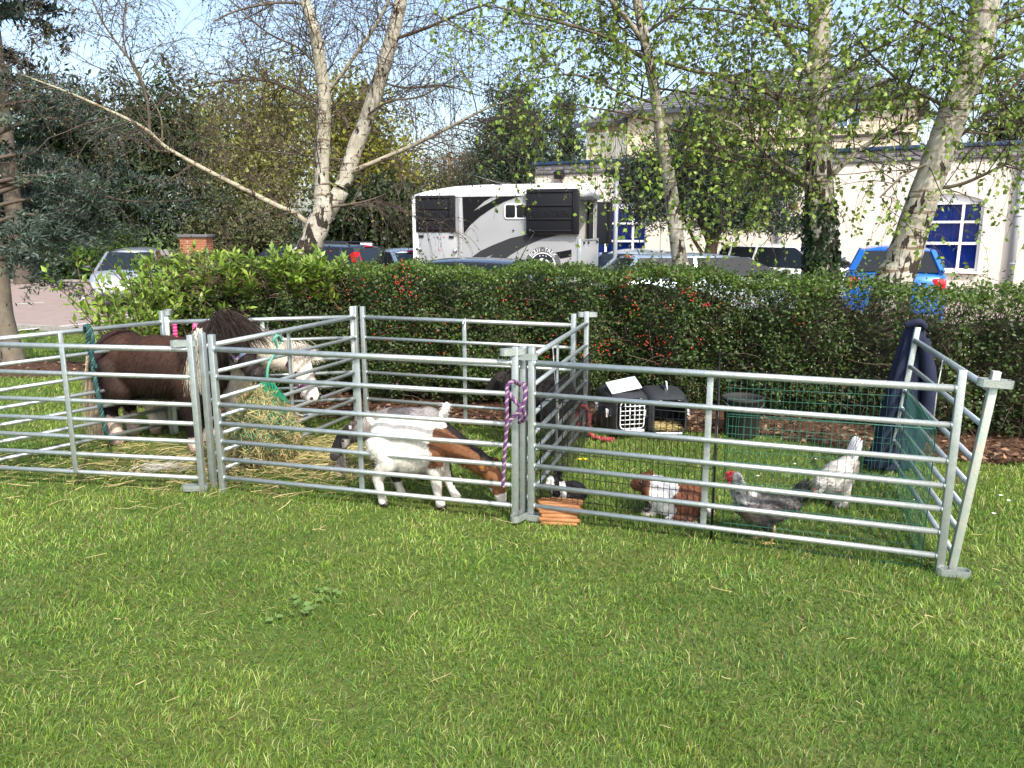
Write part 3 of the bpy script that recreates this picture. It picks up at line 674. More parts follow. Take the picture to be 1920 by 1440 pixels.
c3 = car('blue-grey saloon between the dark estate and the horse trailer', at_park(752, 19.0), (-0.55, 0.83), p_grey, L=4.2, W=1.7, H=1.42, style='sedan')
c4 = car('low car with dark roof parked right before the horse trailer', at_park(838, 12.9), (-0.93, 0.37), p_grey, L=3.9, W=1.66, H=1.40, style='hatch')
# its roof panel is dark
for ch in c4.children:
    if ch.name.startswith('roof'): ch.data.materials[0] = p_blk
c5 = car('pale blue car with sloping bonnet in front of the curtained window', at_park(1180, 18.6), (-0.5, -0.86), p_ice, L=4.1, W=1.7, H=1.40, style='hatch', antenna=False, bf=.68)
c6 = car('long ice-silver car with raked aerial below the pine', at_park(1325, 15.6), (0.97, 0.22), p_ice, L=4.35, W=1.75, H=1.40, style='hatch', bf=.70)
c7 = car('white off-roader beside the ivy-clad birch', at_park(1478, 19.5), (0.55, -0.83), p_wht, L=3.9, W=1.75, H=1.50, style='mpv', antenna=False)
c8 = car('bright blue hatchback seen from behind beside the leaning birch', at_park(1664, 15.2), (0.40, 0.92), p_blu, L=3.8, W=1.68, H=1.58, style='hatch', plate=yp, bf=.71)

# ================================================================== HORSE TRAILER
TL = 3.62; TW = 1.9; dr = 15.8; TH = R(17)
pr = np.array([(1083-960)/F*dr, dr]); ax_ = np.array([math.cos(TH), -math.sin(TH)])       # local +x = towards the rear
pl_ = pr-ax_*TL
tr = thing('horse_trailer', 'silver and black horse trailer with open rear and round horse emblem', 'trailer', (pl_[0], pl_[1], PARK), -TH)
m_alu = M('silver_grey_panel', (0.40, 0.41, 0.42), 0.42, 0.25, c2=(0.35, 0.36, 0.37), scale=1.5, bump=0.03, bscale=40)
m_twhite = M('white_fibreglass', (0.82, 0.84, 0.84), 0.35); m_tblk = M('black_vinyl', (0.006, 0.006, 0.007), 0.55, spec=0.2); m_tgrey = M('charcoal_vinyl', (0.032, 0.034, 0.038), 0.55, spec=0.2)
m_shut = M('black_shutter', (0.010, 0.011, 0.014), 0.6, spec=0.2); m_tin = M('pale_inner_lining', (0.45, 0.45, 0.43), 0.7)
ZB = 0.45; ZS = 1.55+62/F*16.3-PARK; RT = ZS+0.26                 # floor, side-wall top, roof top
def tz(x, y):                                                       # point of the side seen in the close view
    u = (x-135)/(1490-135)*TL; yr = 245-(x-135)*85/1355; s_ = 383*(0.97+0.06*(x-135)/1355)
    return u, ZS-(y-yr)/s_
# shell: side, far side, front, floor, rear lower ramp
sh = MB().box((TL/2, 0.025, (ZB+ZS)/2), (TL, 0.05, ZS-ZB)).box((TL/2, TW-0.025, (ZB+ZS)/2), (TL, 0.05, ZS-ZB)).box((0.025, TW/2, (ZB+ZS)/2), (0.05, TW-0.1, ZS-ZB)).box((TL/2, TW/2, ZB-0.05), (TL, TW, 0.1))
sh.build('shell', m_alu, tr)
MB().box((TL/2, TW-0.06, (ZB+ZS)/2), (TL-0.1, 0.015, ZS-ZB-0.02)).build('inner_lining', m_tin, tr)
# roof: curved white cap, sloping at the nose and overhanging at the rear
rings = []
for x, zr_, e in ((-0.03, ZS-0.02, 0), (0.0, ZS+0.10, 0.01), (0.25, ZS+0.16, 0.02), (0.8, ZS+0.235, 0.03), (1.5, RT, 0.03), (TL-0.3, RT, 0.03), (TL+0.02, RT-0.01, 0.03), (TL+0.06, RT-0.04, 0.02)):
    ring = []
    for k in range(13):
        s_ = -1+2*k/12; ring.append((x, TW/2+s_*(TW/2+e), lerp(ZS, zr_, (1-abs(s_)**5)) if abs(s_) < 1 else ZS))
    ring += [(x, TW+e-0.06, ZS-0.04), (x, TW/2, ZS+0.02), (x, -e+0.06, ZS-0.04)]
    rings.append(ring)
MB().loft(rings).box((0.05, -0.006, (ZB+ZS)/2), (0.13, 0.02, ZS-ZB-0.1)).build('roof', m_twhite, tr)
def decal(name, pts, mat, y=-0.004, parent=tr, th=0.004):
    P = [tz(*q) for q in pts]; bm = bmesh.new(); vs = [bm.verts.new((u, y, z)) for u, z in P]; f = bm.faces.new(vs)
    if f.normal.y > 0: f.normal_flip()
    ex = bmesh.ops.extrude_face_region(bm, geom=[f]); 
    for e in ex['geom']:
        if isinstance(e, bmesh.types.BMVert): e.co.y -= th
    bmesh.ops.triangulate(bm, faces=bm.faces[:]); bmesh.ops.recalc_face_normals(bm, faces=bm.faces[:])
    me = bpy.data.meshes.new(name); bm.to_mesh(me); bm.free(); return link(name, me, mat, parent)
decal('black_stripe', [(557, 212), (825, 198), (740, 248), (645, 332), (760, 268), (885, 196), (1088, 184), (1000, 205), (900, 245), (800, 300), (700, 370), (620, 440), (566, 510)], m_tblk)
decal('charcoal_swoosh', [(590, 722), (700, 640), (800, 590), (950, 525), (1090, 487), (1340, 480), (1200, 520), (1080, 575), (960, 650), (810, 760), (690, 760), (735, 720), (815, 657), (740, 690), (690, 722)], m_tgrey)
decal('black_bar', [(1315, 618), (1436, 590), (1436, 645), (1350, 665)], m_tblk)
def shutter(name, x0, x1, yt, yb, out, emb):
    (u0_, zt_), (u1_, _) = tz(x0, yt), tz(x1, yt); zb_ = tz(x0, yb)[1]; w_ = u1_-u0_; h_ = zt_-zb_
    o = MB().box(((u0_+u1_)/2, -out/2-0.01, (zt_+zb_)/2), (w_, out, h_), bev=0.012).build(name, m_shut, tr)
    rb = bpy.data.meshes.new
    for k, f in enumerate((0.04, 0.30, 0.60, 0.90)):
        MB().box(((u0_+u1_)/2-0.05, -out-0.018, zb_+h_*f+0.03), (w_*0.84, 0.022, 0.035), bev=0.008).build('rib', m_shut, o)
    MB().box((u1_-0.06, -out-0.015, (zt_+zb_)/2), (0.13, 0.05, h_*0.95), bev=0.01).build('edge_flap', m_shut, o)
    MB().tube([(u0_+0.09, -out-0.03, zb_+0.10), (u0_+0.2, -out-0.03, zb_+0.02)], 0.012, 6).tube([(u0_+0.09, -out-0.03, zb_+0.02), (u0_+0.09, -out-0.03, zb_+0.1)], 0.02, 6).build('catch', m_black, o)
    text_mesh('embossed_lettering', 'EQUI-TREK', emb, M('embossed_black', (0.006, 0.006, 0.008), 0.3), o, ((u0_+u1_)/2-0.05, -out-0.014, zb_+h_*0.44))
    return o
def text_curve(s_, size, depth=0.004):
    cu = bpy.data.curves.new('lettering', 'FONT'); cu.body = s_; cu.size = size; cu.extrude = depth; cu.align_x = 'CENTER'; cu.align_y = 'CENTER'
    tmp = bpy.data.objects.new('tmp', cu); C.objects.link(tmp); dg = bpy.context.evaluated_depsgraph_get(); me = bpy.data.meshes.new_from_object(tmp.evaluated_get(dg))
    bpy.data.objects.remove(tmp); bpy.data.curves.remove(cu); return me
def text_mesh(name, s_, size, mat, parent, loc, rot=0.0, stretch=1.0):
    me = text_curve(s_, size); me.materials.clear(); me.materials.append(mat)
    o = link(name, me, None, parent); o.location = loc; o.rotation_euler = (math.pi/2, -rot, 0); o.scale = (stretch, 1, 1); return o
shutter('front_shutter', 163, 500, 236, 516, 0.04, 0.15)
shutter('rear_shutter', 1086, 1495, 140, 486, 0.10, 0.17)
# front side door with hinges and catches
(ua, zA), (ub, zB_) = tz(180, 520), tz(507, 700)
dr_ = MB().box(((ua+ub)/2, -0.012, (zA+ZB+0.1)/2), (ub-ua, 0.022, zA-ZB-0.1), bev=0.004).build('side_door', m_alu, tr)
for x, y in ((205, 548), (465, 540)):
    u, z = tz(x, y); MB().box((u, -0.035, z), (0.11, 0.03, 0.05), bev=0.006).build('hinge', m_black, dr_)
for x, y in ((188, 648), (497, 645)):
    u, z = tz(x, y); MB().box((u, -0.045, z), (0.09, 0.04, 0.06), bev=0.01).tube([(u, -0.06, z+.03), (u, -0.06, z-.07)], 0.01, 6).build('catch', m_chrome, dr_)
u, z = tz(538, 460); MB().box((u, -0.012, (ZS+ZB)/2), (0.075, 0.022, ZS-ZB-0.08), bev=0.003).build('pillar', m_alu, tr)
for y in (245, 535, 580, 680):
    u, z = tz(540, y); MB().tube([(u, -0.02, z), (u, -0.032, z)], 0.013, 8).build('bolt', m_chrome, tr)
# window with two panes
def rrect(w_, h_, r_, n=5):
    pts = []
    for cx, cz, a0 in ((w_/2-r_, h_/2-r_, 0), (-w_/2+r_, h_/2-r_, 90), (-w_/2+r_, -h_/2+r_, 180), (w_/2-r_, -h_/2+r_, 270)):
        for k in range(n+1): a = R(a0+90*k/n); pts.append((cx+r_*math.cos(a), cz+r_*math.sin(a)))
    return pts
(ua, zA), (ub, zB_) = tz(902, 258), tz(1092, 368)
wf = MB().prism(rrect(ub-ua, zA-zB_, 0.07), -0.02, 0.0).build('window', m_twhite, tr, ((ua+ub)/2, -0.002, (zA+zB_)/2))
for s_ in (-1, 1): MB().prism(rrect((ub-ua)/2-0.05, zA-zB_-0.06, 0.035), -0.028, -0.018).build('pane', m_glass, wf, (s_*((ub-ua)/4-0.008), 0, 0))
# round emblem: ring, disc, crescent, horse's head, stars, arched lettering
u, z = tz(1210, 732); RR = 152/393
def disc(name, r0, r1, mat, y, n=40, a0=0, a1=2*math.pi):
    mb = MB(); vs = []; fs = []
    for k in range(n+1):
        a = lerp(a0, a1, k/n)
        for rr in (r0, r1):
            for yy in (y, y-0.003): vs.append((u+rr*math.cos(a), yy, z+rr*math.sin(a)))
    for k in range(n):
        b = 4*k; c_ = b+4; fs += [(b+1, b+3, c_+3, c_+1), (b+2, b+3, c_+3, c_+2), (b, b+1, c_+1, c_)]
    return mb.add(vs, fs).build(name, mat, tr)
m_ring = M('badge_grey', (0.10, 0.105, 0.115), 0.4); m_bw = M('badge_white', (0.75, 0.76, 0.77), 0.4); m_navy = M('badge_navy', (0.012, 0.016, 0.028), 0.4)
emb = disc('emblem', RR*0.72, RR, m_ring, -0.006)
d2 = disc('emblem_disc', 0.0005, RR*0.715, m_bw, -0.005); d2.parent = emb
d3 = disc('emblem_crescent', RR*0.42, RR*0.66, m_navy, -0.009, 24, R(20), R(165)); d3.parent = emb
for a in (70, 88, 106):
    s_ = MB().tube([(u+RR*.55*math.cos(R(a)), -0.0125, z+RR*.55*math.sin(R(a))), (u+RR*.55*math.cos(R(a)), -0.016, z+RR*.55*math.sin(R(a)))], RR*0.035, 6).build('star', m_bw, emb)
def epoly(name, pts, mat, y):
    mb = MB(); P = [(u+a*RR, z+b*RR) for a, b in pts]; o = mb.prism(P, y-0.003, y).build(name, mat, emb); return o
epoly('horse_head', [(-0.62, 0.42), (-0.45, 0.36), (-0.25, 0.30), (0.0, 0.34), (0.25, 0.30), (0.48, 0.12), (0.60, -0.15), (0.62, -0.5), (0.4, -0.62), (0.05, -0.68), (-0.1, -0.45), (-0.22, -0.25), (-0.42, -0.2), (-0.52, -0.32), (-0.62, -0.28), (-0.55, 0.05), (-0.52, 0.25)], m_bw, -0.012)
epoly('horse_mane', [(-0.2, 0.22), (0.1, 0.24), (0.35, 0.10), (0.52, -0.18), (0.56, -0.42), (0.46, -0.2), (0.28, 0.0), (0.05, 0.12)], m_ring, -0.0165)
epoly('orbit_band', [(-1.02, -0.02), (-0.72, 0.03), (-0.66, -0.04), (-0.9, -0.1), (-0.66, -0.2), (-0.72, -0.26), (-1.02, -0.16), (-1.06, -0.09)], m_bw, -0.011)
epoly('orbit_band', [(1.02, 0.0), (0.72, 0.05), (0.66, -0.02), (0.9, -0.08), (0.66, -0.18), (0.72, -0.24), (1.02, -0.14), (1.06, -0.07)], m_bw, -0.011)
s_ = 'EQUI-TREK'
for k, ch in enumerate(s_):
    a = R(90+48-96*k/(len(s_)-1)); text_mesh('emblem_letter', ch, RR*0.30, m_bw, emb, (u+RR*.86*math.cos(a), -0.012, z+RR*.86*math.sin(a)), math.pi/2-a if False else (a-math.pi/2))
u2, z2 = tz(1008, 693); MB().tube([(u2, -0.002, z2), (u2, -0.03, z2)], 0.052, 16).build('fuel_cap', m_black, tr)
u2, z2 = tz(975, 463); MB().tube([(u2, -0.002, z2), (u2, -0.02, z2)], 0.018, 10).build('socket', m_black, tr)
# rear: galvanised corner posts, half-height ramp, inside edges and the far door swung open
(_, zr2) = tz(1490, 505)
for yy in (0.03, TW-0.03): MB().box((TL+0.012, yy, (ZB+zr2)/2+0.0), (0.07, 0.09, zr2-ZB), bev=0.006).build('rear_post', m_galv, tr)
for yy in (0.03, TW-0.03): MB().box((TL-0.03, yy, (zr2+ZS)/2), (0.05, 0.07, ZS-zr2)).build('door_frame', m_alu, tr)
rp = MB().box((TL+0.025, TW/2, (ZB+zr2)/2-0.02), (0.045, TW-0.2, zr2-ZB-0.05), bev=0.006).build('ramp', m_alu, tr)
for yy in (0.25, 0.7, TW-0.25): MB().box((TL+0.06, yy, zr2-0.08), (0.04, 0.09, 0.05), bev=0.006).build('hinge', m_black, rp)
MB().bar((TL+0.03, 0.1, zr2-0.02), (TL+0.03, TW-0.1, zr2-0.02), 0.06, 0.03).build('ramp_rail', m_galv, rp)
MB().box((TL+0.05, TW+0.12, (zr2+ZS)/2-0.1), (0.7, 0.05, ZS-zr2+0.05), Euler((0, 0, 0.9)), bev=0.01).build('far_shutter', m_shut, tr)
MB().box((TL*0.45, TW/2, (ZB+ZS)/2), (0.03, TW-0.15, ZS-ZB-0.2)).build('partition', m_tin, tr)
ty, ri = wheel_parts(0.31, 0.2)
for x in (TL*0.42, TL*0.60):
    for s_, yy in ((-1, 0.0), (1, TW)):
        o = link('wheel', ty, None, tr); o.location = (x, yy+s_*0.04, 0.31); o.rotation_euler = (-s_*math.pi/2, 0, 0); link('rim', ri, None, o)
MB().box((TL*0.51, -0.09, 0.66), (1.5, 0.2, 0.05), bev=0.01).box((TL*0.51, TW+0.09, 0.66), (1.5, 0.2, 0.05), bev=0.01).build('mudguard', m_black, tr)
MB().bar((0, 0.3, ZB-.08), (-1.3, TW/2, ZB-.08), .07, .08).bar((0, TW-.3, ZB-.08), (-1.3, TW/2, ZB-.08), .07, .08).tube([(-1.2, TW/2, 0), (-1.2, TW/2, ZB+.1)], .03, 8).build('drawbar', m_galv, tr)
# ================================================================== PEN PANELS (sheep hurdles)
RAILZ = (0.09, 0.205, 0.315, 0.425, 0.54, 0.705, 0.87); STZ = 0.955; ST = 0.034
def strap(L_=0.15, w_=0.052, h_=0.034, th=0.005):
    """flat-bar coupling loop, long way along x, centred"""
    rings_o = []; n = 6; pts = []
    for cx, a0 in ((L_/2-w_/2, -90), (-(L_/2-w_/2), 90)):
        for k in range(n+1): a = R(a0+180*k/n); pts.append((cx+w_/2*math.cos(a), w_/2*math.sin(a)))
    m = len(pts); vs = []; fs = []
    for i, (x, y) in enumerate(pts):
        l = math.hypot(x-max(-(L_/2-w_/2), min(L_/2-w_/2, x)), y) or 1; cx = max(-(L_/2-w_/2), min(L_/2-w_/2, x)); nx, ny = (x-cx)/l, y/l
        for off, z in ((0, -h_/2), (0, h_/2), (-th, h_/2), (-th, -h_/2)): vs.append((x+nx*off, y+ny*off, z))
    for i in range(m):
        a, b = 4*i, 4*((i+1) % m)
        for k in range(4): fs.append((a+k, b+k, b+(k+1) % 4, a+(k+1) % 4))
    return MB().add(vs, fs)
strap_me = strap().mesh('coupling_loop'); strap_me.materials.append(m_galv)
stile_me = MB().box((0, 0, STZ/2-0.01), (ST, ST, STZ+0.02), bev=0.003).mesh('stile'); stile_me.materials.append(m_galv)
stile_old = stile_me.copy(); stile_old.materials.clear(); stile_old.materials.append(m_galv_old)
brace_me = MB().box((0, 0, (RAILZ[0]+RAILZ[-1])/2), (0.030, 0.012, RAILZ[-1]-RAILZ[0]), bev=0.002).mesh('brace'); brace_me.materials.append(m_galv)
def hurdle(label, p0, p1, lean=0.0, lean2=0.0, loops=(), brace=True, old=False, mid=0.5, zoff=0.0):
    p0, p1 = np.array(p0[:2]), np.array(p1[:2]); L_ = float(np.linalg.norm(p1-p0)); a = math.atan2(*(p1-p0)[::-1])
    t = thing('hurdle_panel', label, 'fence panel', (p0[0], p0[1], float(hgt(*p0))+zoff), 0, 'galvanised hurdles of the pens')
    t.rotation_mode = 'XYZ'; t.matrix_world = Matrix.Translation((p0[0], p0[1], float(hgt(*p0))+zoff)) @ Matrix.Rotation(a, 4, 'Z') @ Matrix.Rotation(lean, 4, 'X') @ Matrix.Rotation(lean2, 4, 'Y')
    for k, x in enumerate((0, L_)):
        o = link('stile', stile_old if (old and k == 0) else stile_me, None, t); o.location.x = x
    rm = [MB().tube([(ST/2-.002, 0, 0), (L_-ST/2+.002, 0, 0)], r_, 12).tube([(ST/2-.001, 0, 0), (ST/2+.006, 0, 0)], r_*1.25, 10).tube([(L_-ST/2+.001, 0, 0), (L_-ST/2-.006, 0, 0)], r_*1.25, 10).mesh('rail') for r_ in (0.0135, 0.0165)]
    for m in rm: m.materials.append(m_galv)
    for z in RAILZ:
        o = link('rail', rm[1] if z > 0.8 else rm[0], None, t); o.location.z = z
    if brace:
        o = link('brace', brace_me, None, t); o.location = (L_*mid, 0.018, 0)
    for (x, z, ang, dx) in loops:
        o = link('coupling_loop', strap_me, None, t); o.location = (x*L_+dx, 0, z); o.rotation_euler.z = ang
    return t
A = G(381, 924)
h1 = hurdle('front pen panel before the dark brown pony', A, (-3.48, 4.66), loops=((0, 0.905, 0.25, 0.045), (0, 0.03, 0.25, 0.05)))
h2 = hurdle('front pen panel before the white and brown goat', G(419, 923), G(966, 979), loops=((1, 0.93, 0.7, -0.01), (1, 0.035, 1.2, 0.03)))
h7 = hurdle('dividing panel between the ponies and the goats, haynet tied to it', G(401, 915), G(674, 793))
h3 = hurdle('front panel of the rabbit and hen run', G(996, 978), G(1760, 1078), loops=((0, 0.905, 0.1, -0.045), (0, 0.03, 0.1, 0.04)), mid=0.46)
h8 = hurdle('dividing panel between the goats and the rabbit run', G(981, 972), G(1096, 817), loops=((1, 0.93, -1.25, 0.03),))
h9 = hurdle('leaning end panel of the hen run with navy coat on it', G(1782, 1075), G(1666, 884), lean=0.0, lean2=0.0, loops=((0, 0.905, 1.8, -0.02), (0, 0.02, 1.75, -0.03)), old=True, brace=False)
h4 = hurdle('end panel behind the dark pony with green rope on it', G(303, 583, STZ), (-3.46, 4.60), loops=((0, 0.94, 0.9, -0.05),), mid=0.52)
h5 = hurdle('back panel behind the two ponies, against the hedge', G(311, 583, STZ), G(668, 793))
h6 = hurdle('back panel behind the goats, white string on its middle bar', G(688, 794), G(1076, 589, STZ))
# the end panel leans outwards
M0 = h9.matrix_world.copy(); h9.matrix_world = Matrix.Translation(M0.translation) @ Matrix.Rotation(R(5.0), 4, Vector((0.30, 0.95, 0))) @ Matrix.Translation(-M0.translation) @ M0
# white string on the middle bar, thin wire ties
tag(MB().tube([tuple(G(868, 606, .89)+[0, -.02, .0]), tuple(G(870, 600, .89)+[0.01, -.03, .02]), tuple(G(873, 606, .89)+[0, -.025, -.0]), tuple(G(871, 612, .87)+[0, -.03, -.02])], 0.004, 6).build('string_tie', M('white_string', (.75, .75, .72), .8)), 'white string tied round the top of a middle bar', 'string')
tag(MB().tube([D(1036, 640, 4.9), D(1040, 700, 4.88), D(1046, 765, 4.86), D(1048, 800, 4.86)], 0.004, 6).build('baling_twine', MATS['white_string']), 'pale twine hanging down the dividing panel by the black sheep', 'string')
tag(MB().tube([D(1768, 675, 4.05), D(1757, 730, 4.1), D(1750, 790, 4.12)], 0.003, 6).build('thin_cane', MATS['white_string']), 'thin pale cane inside the leaning end panel', 'cane')
tag(MB().tube([D(1784, 940, 3.42), D(1800, 965, 3.42), D(1827, 998, 3.40)], 0.003, 6).build('bungee_rope', m_black), 'loose thin black bungee poking out through the leaning end panel', 'bungee')

# ================================================================== WIRE RUNS
def wire_panel(name, label, a, b, h, sx, zs, mat, group, r_=0.0016, frame_r=0.0032, z0=0.0):
    a, b = np.array(a[:2], float), np.array(b[:2], float); L_ = np.linalg.norm(b-a)
    t = thing(name, label, 'wire panel', (a[0], a[1], float(hgt(*a))+z0), math.atan2(*(b-a)[::-1]), group)
    n = int(L_/sx); xs = np.linspace(0, L_, n+1)[1:-1]; zs = [z for z in zs if z < h]
    P = np.zeros((len(xs), 2, 3)); P[:, :, 0] = xs[:, None]; P[:, 1, 2] = h; P[:, :, 1] = 0.003
    Q = np.zeros((len(zs), 2, 3)); Q[:, 1, 0] = L_; Q[:, :, 2] = np.array(zs)[:, None]
    v1, q1 = tubes_batch(P, np.full((len(xs), 2), r_), 4); v2, q2 = tubes_batch(Q, np.full((len(zs), 2), r_*1.1), 4)
    tag(link('wire_grid', npmesh('wire_grid', np.concatenate([v1, v2]), np.concatenate([q1, q2+len(v1)]), smooth=True), mat, t), kind='stuff')
    MB().tube([(0, 0, 0), (0, 0, h), (L_, 0, h), (L_, 0, 0), (0, 0, 0)], frame_r, 6).build('wire_frame', mat, t)
    return t
m_gwire = M('green_coated_wire', (0.03, 0.15, 0.105), 0.45); m_bwire = M('black_wire', (0.012, 0.012, 0.013), 0.4)
bz = (0.12, 0.25, 0.38, 0.51, 0.62); gz = (0.10, 0.20, 0.31, 0.42, 0.53, 0.60)
q3a = G(1003, 976)+[0.0, 0.05, 0]; q3b = G(1335, 1022)+[0, 0.045, 0]
wire_panel('rabbit_run_panel', 'black wire panel along the front of the rabbit run', q3a, q3b, 0.66, 0.030, bz, m_bwire, 'black wire run panels')
wire_panel('rabbit_run_panel', 'black wire panel along the divider beside the black sheep', q3a+[0.03, 0.02, 0], G(1105, 822), 0.66, 0.030, bz, m_bwire, 'black wire run panels')
wire_panel('rabbit_run_panel', 'black wire partition between the rabbits and the hens', q3b+[0.01, 0.01, 0], q3b*1.45, 0.70, 0.030, bz, m_bwire, 'black wire run panels', frame_r=0.005)
f0 = G(1358, 1026)+[0, 0.05, 0]; f1 = G(1748, 1076)+[-0.02, 0.06, 0]
b0 = D(1362, 800, 4.62); b1 = D(1689, 760, 4.38)
wire_panel('hen_run_panel', 'green wire panel along the front of the hen run', f0, f1, 0.66, 0.036, gz, m_gwire, 'green wire run panels', r_=0.0012)
wire_panel('hen_run_panel', 'green wire panel across the back of the hen run', b0, b1, 0.66, 0.036, gz, m_gwire, 'green wire run panels', r_=0.0012)
wire_panel('hen_run_panel', 'green wire panel inside the leaning end panel', f1+[0.01, 0.02, 0], b1+[0.03, 0, 0], 0.66, 0.036, gz, m_gwire, 'green wire run panels', r_=0.0012)

# ================================================================== ROPES
def spline(pts, n):
    pts = [Vector(p) for p in pts]; out = []; P = [pts[0]]+pts+[pts[-1]]
    for i in range(1, len(P)-2):
        for k in range(n):
            t_ = k/n; p0, p1, p2, p3 = P[i-1], P[i], P[i+1], P[i+2]
            out.append(0.5*((2*p1)+(p2-p0)*t_+(2*p0-5*p1+4*p2-p3)*t_**2+(3*p1-p0-3*p2+p3)*t_**3))
    out.append(pts[-1]); return out
def rope(name, label, pts, r_, mats, turns_per_m=16, n=26, parent=None):
    path = spline(pts, n); t = thing(name, label, 'rope', path[0]) if parent is None else parent; o0 = t.location.copy()
    acc = 0; fr = []; up = None; prev = path[0]
    for i, p in enumerate(path):
        tg = (path[min(i+1, len(path)-1)]-path[max(i-1, 0)]).normalized()
        if up is None: up = tg.orthogonal().normalized()
        up = (up-tg*up.dot(tg)).normalized(); acc += (p-prev).length; prev = p; fr.append((p, up.copy(), tg.cross(up), acc))
    for k, m in enumerate(mats):
        ph = 2*math.pi*k/len(mats); q = []
        for p, u_, b_, s_ in fr:
            a = ph+s_*turns_per_m*2*math.pi; q.append(p-o0+(u_*math.cos(a)+b_*math.sin(a))*r_*0.52)
        MB().tube(q, r_*0.60, 7).build('strand', m, t)
    return t
def rm_(n, c): return M(n, c, 0.75, c2=tuple(x*0.7 for x in c), scale=220, bump=0.5, bscale=260)
r_pur = rm_('purple_rope', (0.12, 0.04, 0.15)); r_lil = rm_('lilac_rope', (0.42, 0.29, 0.36)); r_grn = rm_('dark_green_rope', (0.018, 0.075, 0.075)); r_teal = rm_('teal_rope', (0.06, 0.16, 0.15)); r_red = rm_('red_rope', (0.42, 0.05, 0.06)); r_pnk = rm_('faded_red_rope', (0.50, 0.13, 0.12))
d = 3.86
pur = rope('lead_rope', 'purple and lilac lead rope knotted round the middle corner stiles', [D(975, 722, d+.1), D(962, 715, d), D(950, 728, d-.03), D(962, 748, d-.04), D(980, 768, d-.04), D(984, 785, d+.0), D(972, 792, d+.07)], 0.0098, (r_pur, r_lil, r_pur), 24)
rope('', '', [D(972, 792, d+.07), D(985, 740, d+.05), D(982, 720, d+.03), D(985, 745, d-.03), D(978, 765, d-.05), D(962, 782, d-.05), D(951, 794, d-.05)], 0.0098, (r_pur, r_lil, r_pur), 24, parent=pur)
rope('', '', [D(951, 728, d-.03), D(950, 760, d-.06), D(950, 800, d-.06), D(946, 850, d-.06), D(943, 913, d-.06)], 0.0098, (r_pur, r_lil, r_pur), 24, parent=pur)
d = 5.15
gro = rope('green_rope', 'dark green braided rope hanging from the end panel behind the dark pony', [D(160, 622, d+.06), D(160, 612, d+.0), D(166, 614, d-.06), D(165, 640, d-.05), D(170, 665, d-.03), D(180, 720, d-.03), D(188, 762, d-.03), D(196, 800, d-.02), D(204, 824, d-.0), D(216, 820, d+.02), D(226, 823, d+.03)], 0.014, (r_grn, r_teal, r_grn), 12)
rope('', '', [D(160, 620, d+.05), D(163, 611, d), D(170, 618, d-.05), D(175, 645, d-.05), D(172, 668, d-.05), D(180, 690, d-.04)], 0.0125, (r_grn, r_teal, r_grn), 12, parent=gro)
d = 5.75
rope('red_rope', 'faded red rope looped over the back corner stile by the carriers', [D(1084, 800, d), D(1081, 775, d), D(1086, 762, d-.04), D(1095, 761, d-.06), D(1104, 775, d-.05), D(1104, 800, d-.08), D(1109, 816, d-.12), D(1125, 822, d-.2), D(1150, 824, d-.25)], 0.016, (r_red, r_pnk, r_red), 16)

